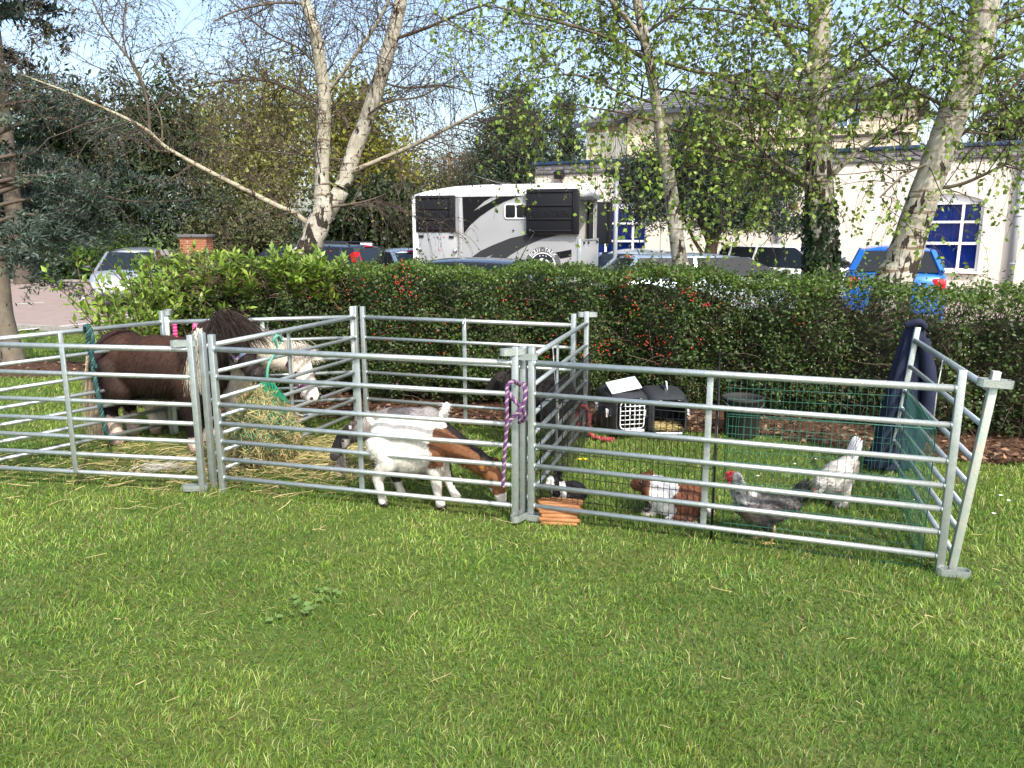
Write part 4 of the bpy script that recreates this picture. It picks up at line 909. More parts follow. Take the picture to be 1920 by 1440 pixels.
# ================================================================== HAYNET
def haynet():
    c = D(492, 805, 4.98); c[2] = 0.245; t = thing('haynet', 'green haynet stuffed with pale hay hanging beside the ponies', 'haynet', (c[0], c[1], 0.0))
    g = np.random.default_rng(21)
    rad = np.array([0.225, 0.20, 0.25]); cz = 0.245
    def surf(th, z): s_ = np.sqrt(np.clip(1-z*z, 0, 1)); taper = np.where(z > 0, 1-0.45*z, 1.0); return np.stack([rad[0]*s_*taper*np.cos(th), rad[1]*s_*taper*np.sin(th), cz+rad[2]*z*np.where(z > 0, 1.15, 0.97)], -1)
    mb = MB(); rows = [surf(np.linspace(0, 2*np.pi, 24, endpoint=False), np.full(24, z)) for z in np.linspace(-0.99, 0.99, 14)]
    mb.loft([[tuple(p*np.array([.93, .93, 1])) for p in r_] for r_ in rows]).build('hay_core', M('hay_core', (0.17, 0.13, 0.06), 0.95, c2=(0.07, 0.06, 0.03), scale=30, bump=0.8, bscale=60), t)
    n = 5200; th = g.random(n)*6.283; z = g.random(n)*1.9-0.98; p = surf(th, z)+g.normal(0, .012, (n, 3))
    out = np.stack([np.cos(th), np.sin(th), 0*th], 1); tan = np.stack([-np.sin(th), np.cos(th), 0*th], 1)
    ax = out*0.55*(g.random((n, 1))*1.2-.1)+tan*g.normal(0, .7, (n, 1))+np.array([0, 0, -1.])*g.normal(.35, .6, (n, 1))
    col = straw_cols(n, g); gr = g.random(n) < 0.25; col[gr] = np.array([0.20, 0.24, 0.09])*(0.6+.6*g.random((gr.sum(), 1))); dk = g.random(n) < .15; col[dk] *= 0.45
    tag(straw_strands('hay', p, 0.05+0.12*g.random(n)**1.5, np.full(n, .0032), col, parent=t, g=g, axis=ax, kind='stuff'))
    top = np.array([0.045, 0.02, 0.60]); v_ = []; K = 46
    for s_ in (-1, 1):
        P = []
        for k in range(K):
            a = 2*math.pi*k/K; zz = np.linspace(0.93, -0.55, 16); th_ = a+s_*np.linspace(0, 1.1, 16); q = surf(th_, zz)*np.array([1.02, 1.02, 1]); q = np.concatenate([top[None], (top*0.5+q[0]*0.5)[None], q]); P.append(q)
        v_.append(tubes_batch(np.array(P), np.full((K, 18), 0.0028), 3))
    V = np.concatenate([v_[0][0], v_[1][0]]); Q = np.concatenate([v_[0][1], v_[1][1]+len(v_[0][0])])
    m_net = M('green_net', (0.02, 0.25, 0.13), 0.5)
    tag(link('net', npmesh('net', V, Q), m_net, t), kind='stuff')
    n = 420; a = g.random(n)*6.28; r_ = 0.10*np.sqrt(g.random(n)); zz = 0.60-r_*1.35-0.02*g.random(n); pp = np.stack([.045+r_*np.cos(a), .02+r_*np.sin(a), zz], 1); axx = np.stack([np.cos(a)*.55, np.sin(a)*.55, -np.ones(n)], 1)+g.normal(0, .18, (n, 3))
    straw_strands('net_gather', pp, 0.06+.07*g.random(n), np.full(n, .0035), np.array([0.02, 0.26, 0.14])*(0.6+.7*g.random((n, 1))), parent=t, g=g, axis=axx)
    tp = Vector(D(518, 638, 5.12))-t.location
    rp = [Vector((.045, .02, .58)), Vector((.06, .03, .68)), tp+Vector((0, 0, -.06)), tp+Vector((0, -.03, 0.012)), tp+Vector((.0, .02, .03)), tp+Vector((.015, .03, -.03))]
    MB().tube(spline(rp, 8), 0.009, 8).tube(spline([tp+Vector((-.02, -.03, -.01)), tp+Vector((0, -.035, .02)), tp+Vector((.02, 0, .03)), tp+Vector((.03, .03, -.01))], 6), .009, 8).build('draw_cord', M('green_cord', (0.10, 0.30, 0.22), .7), t)
    return t
haynet()

# ================================================================== CARRIERS, BUCKET, LOGS, COAT, TOOLS
m_carr = M('charcoal_plastic', (0.030, 0.033, 0.038), 0.45, bump=0.15, bscale=300); m_wpl = M('white_plastic', (0.78, 0.79, 0.80), 0.4); m_lid = M('translucent_white_plastic', (0.50, 0.54, 0.56), 0.4)
def rr3(w_, h_, r_, y, zc): return [(x, y, zc+z) for x, z in rrect(w_, h_, r_, 4)]
def carrier(label, loc, rz, closed):
    t = thing('pet_carrier', label, 'pet carrier', loc, rz, 'pet carriers by the hedge')
    o_ = [(-.225, .25, .27, .05), (-.19, .285, .31, .06), (-.06, .31, .335, .06), (.10, .31, .335, .06), (.19, .29, .31, .06), (.215, .24, .26, .06)]
    zc = 0.172; out = [rr3(w_, h_, r_, y, zc) for y, w_, h_, r_ in o_]; inn = [rr3(w_-.02, h_-.02, r_, y+(0 if i == 0 else 0.004), zc) for i, (y, w_, h_, r_) in enumerate(o_)]
    mb = MB(); mb.loft(out, cap=False); n0 = len(out[0])
    mb.add(out[-1], [tuple(range(n0))]); mb.loft(inn, cap=False); mb.add(inn[-1], [tuple(range(n0))])
    mb.add(out[0]+inn[0], [(k, (k+1) % n0, n0+(k+1) % n0, n0+k) for k in range(n0)])
    link('shell', mb.mesh('shell', fix=False), m_carr, t)
    seam = [(x*1.012, y, z) for (x, y, z) in ((-.152, -.19, zc-.01), (-.157, .1, zc-.01), (-.15, .2, zc-.01), (.15, .2, zc-.01), (.157, .1, zc-.01), (.152, -.19, zc-.01))]
    MB().tube(seam, 0.006, 6).build('seam_lip', m_carr, t)
    for s_ in (-1, 1):
        for y in (-.12, .12): MB().box((s_*.162, y, zc+.0), (.018, .035, .065), bev=.005).build('side_clip', m_wpl, t)
    MB().tube(spline([(0, -.07, zc+.160), (0, -.05, zc+.175), (0, .06, zc+.175), (0, .08, zc+.160)], 6), .013, 8).build('handle', m_carr, t)
    for s_ in (-1, 1): MB().box((s_*.08, -.214, zc+.125), (.04, .02, .014), bev=.004).build('front_clip', m_wpl, t)
    W_, H_ = .19, .205
    if closed:
        d_ = MB().tube([(x*1, -.232, zc+z) for x, z in rrect(W_, H_, .03, 3)]+[(W_/2, -.232, zc+H_/2-.03)], .0045, 6).build('door', m_wpl, t)
        for k in range(1, 5): MB().tube([(-W_/2+W_*k/5, -.232, zc-H_/2), (-W_/2+W_*k/5, -.232, zc+H_/2)], .0038, 6).build('door_bar', m_wpl, d_)
        for k in range(1, 6): MB().tube([(-W_/2, -.233, zc-H_/2+H_*k/6), (W_/2, -.233, zc-H_/2+H_*k/6)], .0038, 6).build('door_bar', m_wpl, d_)
        MB().box((0, -.228, zc-H_/2-.02), (.2, .02, .022), bev=.006).build('door_sill', m_wpl, t)
    else:
        MB().box((0, -.228, zc-H_/2-.025), (.2, .02, .016), bev=.006).build('door_sill', m_wpl, t)
        g = np.random.default_rng(8); n = 500; p = np.stack([g.uniform(-.1, .1, n), g.uniform(-.2, .0, n), zc-.115+.03*g.random(n)], 1)
        straw_strands('hay_bedding', p, .05+.05*g.random(n), np.full(n, .004), straw_cols(n, g), parent=t, g=g)
        MB().box((.01, -.05, zc+.2), (.012, .02, .075), Euler((0.3, -.2, 0)), bev=.003).build('door_clip', m_wpl, t)
    return t
p = G(1172, 826); carrier('charcoal pet carrier with white grille door and a lid on top', (p[0], p[1]+.24, 0.02), 0.22, True)
lid = thing('plastic_lid', 'translucent white plastic lid tilted on top of the closed pet carrier', 'lid', (p[0]-.0, p[1]+.16, .392), .15)
lb = MB().box((0, 0, 0), (.24, .17, .012), bev=.005); [lb.box((0, -.06+k*.04, .011), (.18, .012, .012)) for k in range(4)]
o = lb.build('panel', m_lid, lid); o.rotation_euler = (.35, -.18, 0)
o2 = MB().tube([(.03, -.02, -.005), (.02, -.05, -.05)], .006, 6).build('hinge_peg', m_lid, lid)
p = G(1250, 829); carrier('charcoal pet carrier with its door off and hay inside', (p[0]+.01, p[1]+.24, 0.02), 0.03, False)
p = G(1396, 824); bk = thing('bucket', 'black rubber bucket standing by the hedge behind the hens', 'bucket', (p[0], p[1]+.1, .015))
MB().lathe([(.001, 0), (.115, 0), (.12, .005), (.145, .27), (.156, .275), (.156, .295), (.146, .297), (.138, .27), (.11, .01), (.001, .008)], 28).build('tub', m_rubber, bk)
MB().tube(spline([(-.152, 0, .27), (-.12, -.10, .24), (0, -.165, .21), (.12, -.10, .24), (.152, 0, .27)], 8), .004, 6).build('handle', M('dull_steel', (.3, .3, .32), .4, .8), bk)
# bendy log tunnel
p = G(1052, 984); lg = thing('log_tunnel', 'orange-brown tunnel of small logs beside the black and white rabbit', 'log tunnel', (p[0], p[1]+.08, 0), -.12)
m_log = M('peeled_log', (0.36, 0.16, 0.055), .6, c2=(0.22, 0.09, 0.03), scale=9, stretch=(1, 8, 8), bump=.3, bscale=40)
for k in range(15):
    a = math.pi*(k+.0)/14; ly = -math.cos(a)*.105; lz = .006+math.sin(a)*.085; l_ = .118+.010*math.sin(k*2.1)-.02*(1-math.sin(a))
    MB().tube([(-l_, ly, lz+.01), (-l_+.01, ly, lz+.01), (0, ly, lz+.012), (l_-.01, ly, lz+.01), (l_, ly, lz+.01)], [.009, .0125, .0135+.0015*math.sin(k), .0125, .009], 10).build('log', m_log, lg)
# navy coat on the back stile of the end panel
def coat():
    top = Vector(D(1712, 604, 4.86)); t = thing('navy_coat', 'navy blue coat draped over the back stile of the leaning end panel', 'coat', (top.x, top.y, 0)); zt = top.z
    spec = [(606, 1700, 1724), (612, 1697, 1729), (640, 1687, 1731), (680, 1675, 1733), (720, 1664, 1738), (760, 1656, 1742), (800, 1646, 1741), (840, 1638, 1724), (868, 1622, 1704), (875, 1624, 1700)]
    rings = []; n = 40
    for i, (py, xa, xb) in enumerate(spec):
        pa, pb = D(xa, py, 4.9), D(xb, py, 4.9); c = (pa+pb)/2; hw_ = (pb[0]-pa[0])/2; r2 = []
        for k in range(n):
            a = 2*math.pi*k/n; fold = 1+0.10*min(1, i/3)*math.sin(7*a+i*.25)+0.07*min(1, i/3)*math.sin(11*a-i*.4+1); dep = min(.04+.015*i, .09)
            r2.append((c[0]-t.location.x+hw_*math.cos(a)*fold, .02+dep*math.sin(a)*fold-(c[1]-4.9), max(c[2], 0.015)))
        rings.append(r2)
    MB().loft(rings).build('cloth', M('navy_cloth', (0.006, 0.009, 0.032), .9, c2=(0.010, 0.015, 0.045), scale=12, bump=.3, bscale=200), t)
    sl = [(.03, -.09, zt-.10), (.075, -.10, zt-.28), (.10, -.10, zt-.5), (.085, -.09, zt-.62)]
    MB().tube(spline(sl, 5), [.035]*5+[.042]*5+[.045]*5+[.04], 10).build('sleeve', MATS['navy_cloth'], t)
    MB().tube(spline([(-.06, -.03, zt-.02), (0, -.07, zt+.01), (.06, -.03, zt-.03)], 5), .022, 8).build('collar', MATS['navy_cloth'], t)
coat()
# pink-handled muck tools leaning on the back panel behind the dark pony
m_pink = M('pink_grip', (0.70, 0.07, 0.25), .45); m_shaft = M('pale_shaft', (.6, .6, .6), .4, .5)
a, b = Vector(D(327, 608, 5.97)), Vector(D(336, 700, 5.98)); b.z = .05; t = thing('muck_fork', 'muck tool with ribbed pink grip leaning behind the dark pony', 'tool', b)
MB().tube([(0, 0, 0), (a-b)*.93], .012, 8).build('shaft', m_shaft, t)
dv = (a-b).normalized(); mb = MB(); L_ = (a-b).length
for k in range(6): mb.tube([dv*(L_-.14+k*.025), dv*(L_-.128+k*.025), dv*(L_-.116+k*.025)], [.016, .021, .016], 10)
mb.build('grip', m_pink, t); MB().box((0, 0, .04), (.24, .03, .1), bev=.01).build('fork_head', m_black, t)
a, b = Vector(D(366, 606, 5.95)), Vector(D(345, 700, 5.98)); b.z = .05; b.x -= .02; t = thing('muck_rake', 'muck tool with smooth pink grip and pale shaft beside the ribbed one', 'tool', b)
L_ = (a-b).length; dv = (a-b).normalized()
MB().tube([(0, 0, 0), dv*(L_-.1)], .012, 8).build('shaft', m_shaft, t); MB().tube([dv*(L_-.12), dv*L_], .018, 10).build('grip', m_pink, t); MB().box((0, 0, .03), (.22, .04, .06), bev=.01).build('rake_head', m_black, t)
p = G(183, 772); t = thing('feed_scoop', 'teal plastic scoop lying on the grass behind the dark pony', 'scoop', (p[0], p[1], .02), .4)
MB().lathe([(.001, 0), (.075, 0), (.085, .09), (.08, .09), (.07, .006), (.001, .006)], 18).build('bowl', M('teal_plastic', (.02, .16, .22), .4), t); MB().tube([(.07, 0, .06), (.17, 0, .09)], .012, 8).build('handle', m_wpl, t)
# moulted white hair on the ground
g = np.random.default_rng(2); n = 160; c0 = G(300, 888); p = np.stack([c0[0]+g.normal(0, .09, n), c0[1]+g.normal(0, .04, n), .04+.015*g.random(n)], 1)
straw_strands('moulted_hair', p, .05+.06*g.random(n), np.full(n, .002), np.array([.72, .68, .6])*np.ones((n, 1)), label='tuft of moulted white pony hair on the trampled grass', cat='hair', g=g)
# ================================================================== ANIMALS
def organic(name, prims, voxel, colfn, parent, smooth=6, mat=m_fur):
    """closed shapes melted into one continuous skin; colour from colfn(points)"""
    mb = MB()
    for p in prims:
        if p[0] == 'e': mb.ell(p[1], p[2], Euler(p[3]) if len(p) > 3 else None, 3)
        else:
            mb.tube(p[1], p[2], 14)
            for q, r_ in zip(p[1], p[2]): mb.ell(q, (r_, r_, r_), None, 2)
    me = mb.mesh('tmp'); o = bpy.data.objects.new('tmp', me); C.objects.link(o)
    m = o.modifiers.new('r', 'REMESH'); m.mode = 'VOXEL'; m.voxel_size = voxel
    s_ = o.modifiers.new('s', 'SMOOTH'); s_.factor = 0.5; s_.iterations = smooth
    dg = bpy.context.evaluated_depsgraph_get(); out = bpy.data.meshes.new_from_object(o.evaluated_get(dg)); bpy.data.objects.remove(o); bpy.data.meshes.remove(me)
    out.name = name; n = len(out.vertices); co = np.empty(n*3, np.float32); out.vertices.foreach_get('co', co); co = co.reshape(-1, 3).astype(float)
    out.polygons.foreach_set('use_smooth', np.ones(len(out.polygons), bool))
    a = out.color_attributes.new('Col', 'FLOAT_COLOR', 'POINT'); c4 = np.ones((n, 4), np.float32); c4[:, :3] = colfn(co); a.data.foreach_set('color', c4.ravel())
    out.materials.clear(); return link(name, out, mat, parent)
def sample(o, n, g):
    me = o.data; me.calc_loop_triangles(); T = np.empty(len(me.loop_triangles)*3, np.int32); me.loop_triangles.foreach_get('vertices', T); T = T.reshape(-1, 3)
    co = np.empty(len(me.vertices)*3, np.float32); me.vertices.foreach_get('co', co); co = co.reshape(-1, 3).astype(float)
    a, b, c = co[T[:, 0]], co[T[:, 1]], co[T[:, 2]]; nr = np.cross(b-a, c-a); ar = np.linalg.norm(nr, axis=1); k = g.choice(len(T), n, p=ar/ar.sum())
    u = g.random((n, 1)); v = g.random((n, 1)); fl = (u+v > 1)[:, 0]; u[fl] = 1-u[fl]; v[fl] = 1-v[fl]
    return a[k]+(b-a)[k]*u+(c-a)[k]*v, unit(nr[k])
def ribbons(name, root, dirs, L_, wd, cols, parent, g, seg=4, droop=0.6, curl=0.05, mat=m_fur, tipw=0.15):
    n = len(root); P = [root]; d = unit(dirs); 
    for s_ in range(seg):
        d = unit(d+np.array([0, 0, -1.])*droop/seg+g.normal(0, curl, (n, 3))); P.append(P[-1]+d*(L_/seg)[:, None])
    P = np.stack(P, 1); t_ = np.gradient(P, axis=1); side = unit(np.cross(t_, g.normal(size=(n, 1, 3))))
    w_ = wd[:, None]*np.linspace(1, tipw, seg+1)[None]; A_ = P-side*w_[:, :, None]/2; B_ = P+side*w_[:, :, None]/2
    v = np.stack([A_, B_], 2).reshape(-1, 3); i = np.arange(n*(seg+1)*2).reshape(n, seg+1, 2)
    f = np.stack([i[:, :-1, 0], i[:, :-1, 1], i[:, 1:, 1], i[:, 1:, 0]], -1).reshape(-1, 4)
    o = link(name, npmesh(name, v, f, np.repeat(cols, (seg+1)*2, 0)), mat, parent); o['kind'] = 'stuff'; return o
def coat_fur(o, n, L_, flow, colfn, parent, seed, lift=0.3, wd=0.003, droop=.5, skip=None, jit=.22):
    g = np.random.default_rng(seed); p, nr = sample(o, n, g)
    if skip is not None: k = ~skip(p); p, nr = p[k], nr[k]
    n = len(p); fl = flow(p) if callable(flow) else np.tile(flow, (n, 1)); fl = fl-nr*(fl*nr).sum(1, keepdims=True); fl = unit(fl+g.normal(0, .25, (n, 3)))
    c = colfn(p+g.normal(0, .009, (n, 3)))*(1+g.normal(0, jit, (n, 1))).clip(.4, 1.8)
    return ribbons('coat', p-nr*.002, fl+nr*lift, L_*(.6+.8*g.random(n)), np.full(n, wd), c, parent, g, 2, droop, .05)
def mixc(a, b, t): t = np.clip(t, 0, 1)[:, None]; return np.array(a)*(1-t)+np.array(b)*t
m_eye = M('dark_eye', (0.008, 0.006, 0.005), .08, spec=.9); m_hoof = M('hoof_horn', (0.30, 0.22, 0.16), .5, c2=(.2, .15, .11), scale=20)
def hoof(parent, x, y, r_, mat=None, cloven=False, z=0.0):
    if not cloven: MB().lathe([(.001, 0), (r_, 0), (r_*.85, r_*.9), (.001, r_*.9)], 14).build('hoof', mat or m_hoof, parent, (x, y, z))
    else:
        for s_ in (-1, 1): MB().ell((0, 0, 0), (r_*1.2, r_*.55, r_*.8), None, 2).build('hoof', mat or m_black, parent, (x+r_*.2, y+s_*r_*.5, z+r_*.5))

# ------------------------------------------------------------------ dark brown pony
def pony_prims(neck, head, ears, gait):
    pr = [('e', (0, 0, .575), (.46, .225, .235)), ('e', (-.36, 0, .615), (.21, .20, .225)), ('e', (.33, 0, .57), (.20, .185, .225)), ('e', (.22, 0, .70), (.24, .10, .105)), ('e', (-.1, 0, .68), (.3, .13, .12))]
    pr += [('t', *neck), ('t', *head)]
    for c, r_, e in ears: pr.append(('e', c, r_, e))
    for s_ in (-1, 1):
        dx = gait[0] if s_ < 0 else gait[1]
        pr.append(('t', [(-.38, s_*.10, .56), (-.29+dx*.3, s_*.13, .42), (-.43+dx*.7, s_*.12, .27), (-.40+dx, s_*.12, .11), (-.385+dx, s_*.12, .05)], [.15, .115, .055, .042, .05]))
        dx = gait[2] if s_ < 0 else gait[3]
        pr.append(('t', [(.30, s_*.11, .50), (.31+dx*.5, s_*.125, .30), (.31+dx*.8, s_*.125, .12), (.325+dx, s_*.125, .05)], [.115, .062, .042, .052]))
    return pr
hd = -R(18); pp = thing('dark_pony', 'dark brown pony with black fringe and blonde tail eating at the haynet', 'pony', (-2.53, 5.50, 0), hd)
def wl(p): return tuple(Matrix.Rotation(-hd, 3, 'Z') @ (Vector(p)-Vector((-2.53, 5.50, 0))))
poll = Vector(wl(D(424, 620, 5.36))); muz = Vector(wl(D(480, 700, 5.20))); mid_ = poll.lerp(muz, .45)
nk = [(.34, 0, .66), tuple(Vector((.34, 0, .66)).lerp(poll, .5)+Vector((0, 0, .03))), tuple(poll+Vector((-.03, 0, -.02)))]
dirh = (muz-poll).normalized(); lat = dirh.cross(Vector((0, 0, 1))).normalized(); upn = lat.cross(dirh).normalized()
ears = [(tuple(poll+lat*s_*.055+Vector((-.01, 0, .075))), (.022, .016, .055), (s_*.3, .1, 0)) for s_ in (-1, 1)]
prims = pony_prims((nk, [.18, .15, .115]), ([tuple(poll), tuple(poll.lerp(muz, .3)), tuple(poll.lerp(muz, .62)), tuple(muz)], [.098, .095, .07, .062]), ears, (.02, -.06, .02, -.07))
def col_dark(p):
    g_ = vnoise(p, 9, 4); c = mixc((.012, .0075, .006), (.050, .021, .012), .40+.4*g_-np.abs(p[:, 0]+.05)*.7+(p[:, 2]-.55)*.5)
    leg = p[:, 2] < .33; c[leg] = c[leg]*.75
    sock = (p[:, 2] < .205+.02*np.sin(p[:, 0]*60)) & (p[:, 0] < -.2); c[sock] = (.55, .43, .36)
    sock = (p[:, 2] < .115) & (p[:, 0] > .1); c[sock] = (.55, .44, .38)
    q = p-np.array(poll.lerp(muz, .5)); hm = (p[:, 0] > .55); c[hm] = np.array([.017, .011, .009])
    d_ = np.linalg.norm(p-np.array(muz), axis=1); c[d_ < .075] = (.035, .027, .025)
    return c
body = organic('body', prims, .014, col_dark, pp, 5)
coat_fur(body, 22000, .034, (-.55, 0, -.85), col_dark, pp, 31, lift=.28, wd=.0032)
g = np.random.default_rng(41)
def hair(name, root, dirs, L_, n, colA, colB, parent, seed, spread=.02, droop=1.2, wd=.0035, seg=6, curl=.06):
    g = np.random.default_rng(seed); root = np.array(root); k = g.random(n)*(len(root)-1); i = np.floor(k).astype(int); f = (k-i)[:, None]; r_ = root[i]*(1-f)+root[i+1]*f+g.normal(0, spread, (n, 3))
    dd = np.array(dirs); dd = (dd[i]*(1-f)+dd[i+1]*f) if dd.ndim == 2 else np.tile(dd, (n, 1))
    t_ = g.random((n, 1)); c = (np.array(colA)*(1-t_)+np.array(colB)*t_)*(1+g.normal(0, .15, (n, 1)))
    return ribbons(name, r_, dd+g.normal(0, .09, (n, 3)), L_*(.65+.5*g.random(n)), np.full(n, wd), c.clip(.003, 1), parent, g, seg, droop, curl)
# black forelock fanning over the face, mane with a blonde streak, blonde-to-brown tail
fr_ = [poll+lat*-.075+Vector((0, 0, .08)), poll+Vector((-.0, 0, .105)), poll+lat*.075+Vector((0, 0, .08))]
hair('forelock', fr_, [-lat*.4+dirh*.7+upn*.35, dirh*.9+upn*.35, lat*.4+dirh*.8+upn*.3], .34, 1500, (.012, .009, .008), (.035, .022, .016), pp, 42, .022, .8, .0036)
cr = [Vector((.28, 0, .80)), Vector((.40, -.02, .87)), Vector((.52, -.02, .93)), poll+Vector((-.03, 0, .10))]
hair('mane', cr, [(.05, -.5, -.3), (.05, -.5, -.3), (.05, -.5, -.3), (.1, -.5, -.3)], .30, 1900, (.012, .009, .008), (.03, .02, .015), pp, 43, .02, 1.5, .0038)
hair('mane_streak', [(.40, -.10, .84), (.45, -.11, .87)], [(.0, -.35, -.7), (.0, -.35, -.7)], .38, 420, (.62, .55, .42), (.72, .66, .54), pp, 44, .014, 1.6, .0034)
hair('tail', [(-.56, -.03, .70), (-.59, -.03, .62), (-.60, -.03, .54)], [(-.28, 0, -.8), (-.22, 0, -.9), (-.15, 0, -1)], .60, 1300, (.58, .50, .36), (.20, .14, .09), pp, 45, .025, 2.2, .0036, 8)
for s_ in (-1, 1):
    MB().ell(tuple(poll.lerp(muz, .38)+lat*s_*.078+upn*.035), (.018, .018, .018)).build('eye', m_eye, pp)
    MB().ell(tuple(muz+lat*s_*.04+upn*.03+dirh*.03), (.014, .010, .016)).build('nostril', m_black, pp)
for x, y in ((-.365, -.12), (-.445, .12), (.345, -.125), (.255, .125)): hoof(pp, x, y, .056)
def band(c, axis, r_, wd, mat, parent, name, ex=1.0):
    c = Vector(c); axis = Vector(axis).normalized(); u_ = axis.orthogonal().normalized(); v_ = axis.cross(u_); rg = []
    for k in (-1, 1): rg.append([tuple(c+axis*k*wd/2+(u_*math.cos(a)+v_*math.sin(a))*r_) for a in [2*math.pi*i/28 for i in range(28)]])
    rg.append([tuple(c+axis*wd/2+(u_*math.cos(a)+v_*math.sin(a))*(r_-.004)) for a in [2*math.pi*i/28 for i in range(28)]]); rg.append([tuple(c-axis*wd/2+(u_*math.cos(a)+v_*math.sin(a))*(r_-.004)) for a in [2*math.pi*i/28 for i in range(28)]]); rg.append(rg[0])
    return MB().loft(rg, cap=False).build(name, mat, parent)
m_hal = M('blue_pink_webbing', (.10, .22, .42), .7, c2=(.45, .15, .30), scale=30); m_hal2 = M('mauve_webbing', (.20, .09, .18), .7)
hc = thing('halter', 'blue and pink webbing head collar on the dark pony', 'halter', pp.location, hd)
band(poll.lerp(muz, .66), dirh, .079, .022, m_hal, hc, 'noseband')
band(poll.lerp(muz, .10)+dirh*.0, dirh+upn*.1, .113, .02, m_hal, hc, 'headpiece')
for s_ in (-1, 1):
    a, b = poll.lerp(muz, .12)+lat*s_*.108, poll.lerp(muz, .66)+lat*s_*.079
    MB().bar(a, b, .006, .02, upn).build('cheek_strap', m_hal, hc); MB().box(tuple(b), (.03, .012, .03), bev=.004).build('buckle', m_chrome, hc)

# ------------------------------------------------------------------ cream pony
hd2 = -R(8); L2 = Vector((-2.42, 5.86, 0)); cp = thing('cream_pony', 'cream pony with shaggy pale mane behind the haynet', 'pony', L2, hd2); cp.scale = (.9, .78, .86)
def wl2(p): q = Matrix.Rotation(-hd2, 3, 'Z') @ (Vector(p)-L2); return Vector((q.x/.9, q.y/.78, q.z/.86))
poll2 = wl2(D(556, 672, 5.66)); muz2 = wl2(D(584, 742, 5.56)); dh2 = (muz2-poll2).normalized(); lat2 = dh2.cross(Vector((0, 0, 1))).normalized(); up2 = lat2.cross(dh2).normalized()
ears2 = [(tuple(poll2+lat2*s_*.06+Vector((-.02, 0, .07))), (.02, .014, .05), (s_*.3, -.2, 0)) for s_ in (-1, 1)]
nk2 = [(.34, 0, .66), tuple(wl2(D(480, 655, 5.72))), tuple(poll2+Vector((-.04, 0, -.01)))]
pr2 = pony_prims((nk2, [.19, .15, .12]), ([tuple(poll2), tuple(poll2.lerp(muz2, .3)), tuple(poll2.lerp(muz2, .65)), tuple(muz2)], [.105, .1, .075, .068]), ears2, (.0, -.05, .03, -.05))
def col_cream(p):
    c = mixc((.64, .56, .45), (.76, .70, .60), .5+.5*vnoise(p, 7, 9)); d_ = np.linalg.norm(p-np.array(muz2), axis=1); c[d_ < .13] = (.72, .66, .62); c[d_ < .055] = (.55, .42, .40); return c
b2 = organic('body', pr2, .015, col_cream, cp, 5); coat_fur(b2, 9000, .03, (-.5, 0, -.85), col_cream, cp, 51, wd=.0032, jit=.1)
cr2 = [Vector(wl2(D(452, 628, 5.74))), Vector(wl2(D(500, 628, 5.72))), Vector(wl2(D(545, 648, 5.68))), poll2+Vector((.02, 0, .09))]
hair('mane', cr2, [(.1, -.4, 1.0), (.2, -.7, .7), (.4, -.9, .5), (.5, -.9, .4)], .20, 1100, (.70, .64, .53), (.80, .76, .68), cp, 52, .02, 1.3, .0036)
hair('forelock', [poll2+lat2*-.08+Vector((.02, 0, .08)), poll2+Vector((.03, 0, .10)), poll2+lat2*.08+Vector((.02, 0, .08))], [-lat2*.5+dh2*.6+up2*.5, dh2*.8+up2*.5, lat2*.5+dh2*.7+up2*.5], .17, 520, (.70, .62, .50), (.80, .74, .64), cp, 53, .02, .9, .0036)
for s_ in (-1, 1):
    MB().ell(tuple(poll2.lerp(muz2, .42)+lat2*s_*.082+up2*.03), (.02, .02, .02)).build('eye', m_eye, cp); MB().ell(tuple(muz2+lat2*s_*.035+up2*.035+dh2*.035), (.016, .012, .018)).build('nostril', m_black, cp)
for x, y in ((-.385, -.12), (-.435, .12), (.355, -.125), (.275, .125)): hoof(cp, x, y, .056)
hc2 = thing('halter', 'mauve webbing head collar on the cream pony', 'halter', L2, hd2); hc2.scale = cp.scale
band(poll2.lerp(muz2, .74), dh2, .083, .028, m_hal2, hc2, 'noseband'); band(poll2.lerp(muz2, .12), dh2+up2*.1, .122, .024, m_hal2, hc2, 'headpiece')
for s_ in (-1, 1): MB().bar(poll2.lerp(muz2, .14)+lat2*s_*.115, poll2.lerp(muz2, .74)+lat2*s_*.082, .006, .024, up2).build('cheek_strap', m_hal2, hc2)

# ------------------------------------------------------------------ goats
def goat_prims(neck, head, earl, legs, udd=0):
    pr = [('e', (0, 0, .335), (.185, .112, .118)), ('e', (-.13, 0, .35), (.10, .098, .108)), ('e', (.125, 0, .335), (.095, .088, .115)), ('e', (-.02, 0, .275), (.175, .118, .105)), ('e', (0, 0, .41), (.17, .055, .045))]
    pr += [('t', *neck), ('t', *head)]+[('e', *e) for e in earl]
    for s_, dxh, dxf in ((-1, legs[0], legs[2]), (1, legs[1], legs[3])):
        pr.append(('t', [(-.15, s_*.055, .32), (-.115+dxh*.3, s_*.068, .235), (-.175+dxh*.7, s_*.065, .145), (-.16+dxh, s_*.065, .06), (-.15+dxh, s_*.065, .025)], [.082, .056, .031, .021, .026]))
        pr.append(('t', [(.12, s_*.05, .30), (.125+dxf*.4, s_*.06, .17), (.13+dxf*.8, s_*.06, .06), (.137+dxf, s_*.06, .025)], [.062, .034, .021, .027]))
    return pr
wg = thing('white_goat', 'white goat with brown neck and head grazing at the front panel', 'goat', (-.565, 4.235, 0), -R(9)); wg.scale = (1.1, 1.1, 1.12)
hw_ = ([(.40, -.005, .205), (.435, -.015, .15), (.462, -.022, .085), (.470, -.025, .052)], [.052, .05, .036, .027])
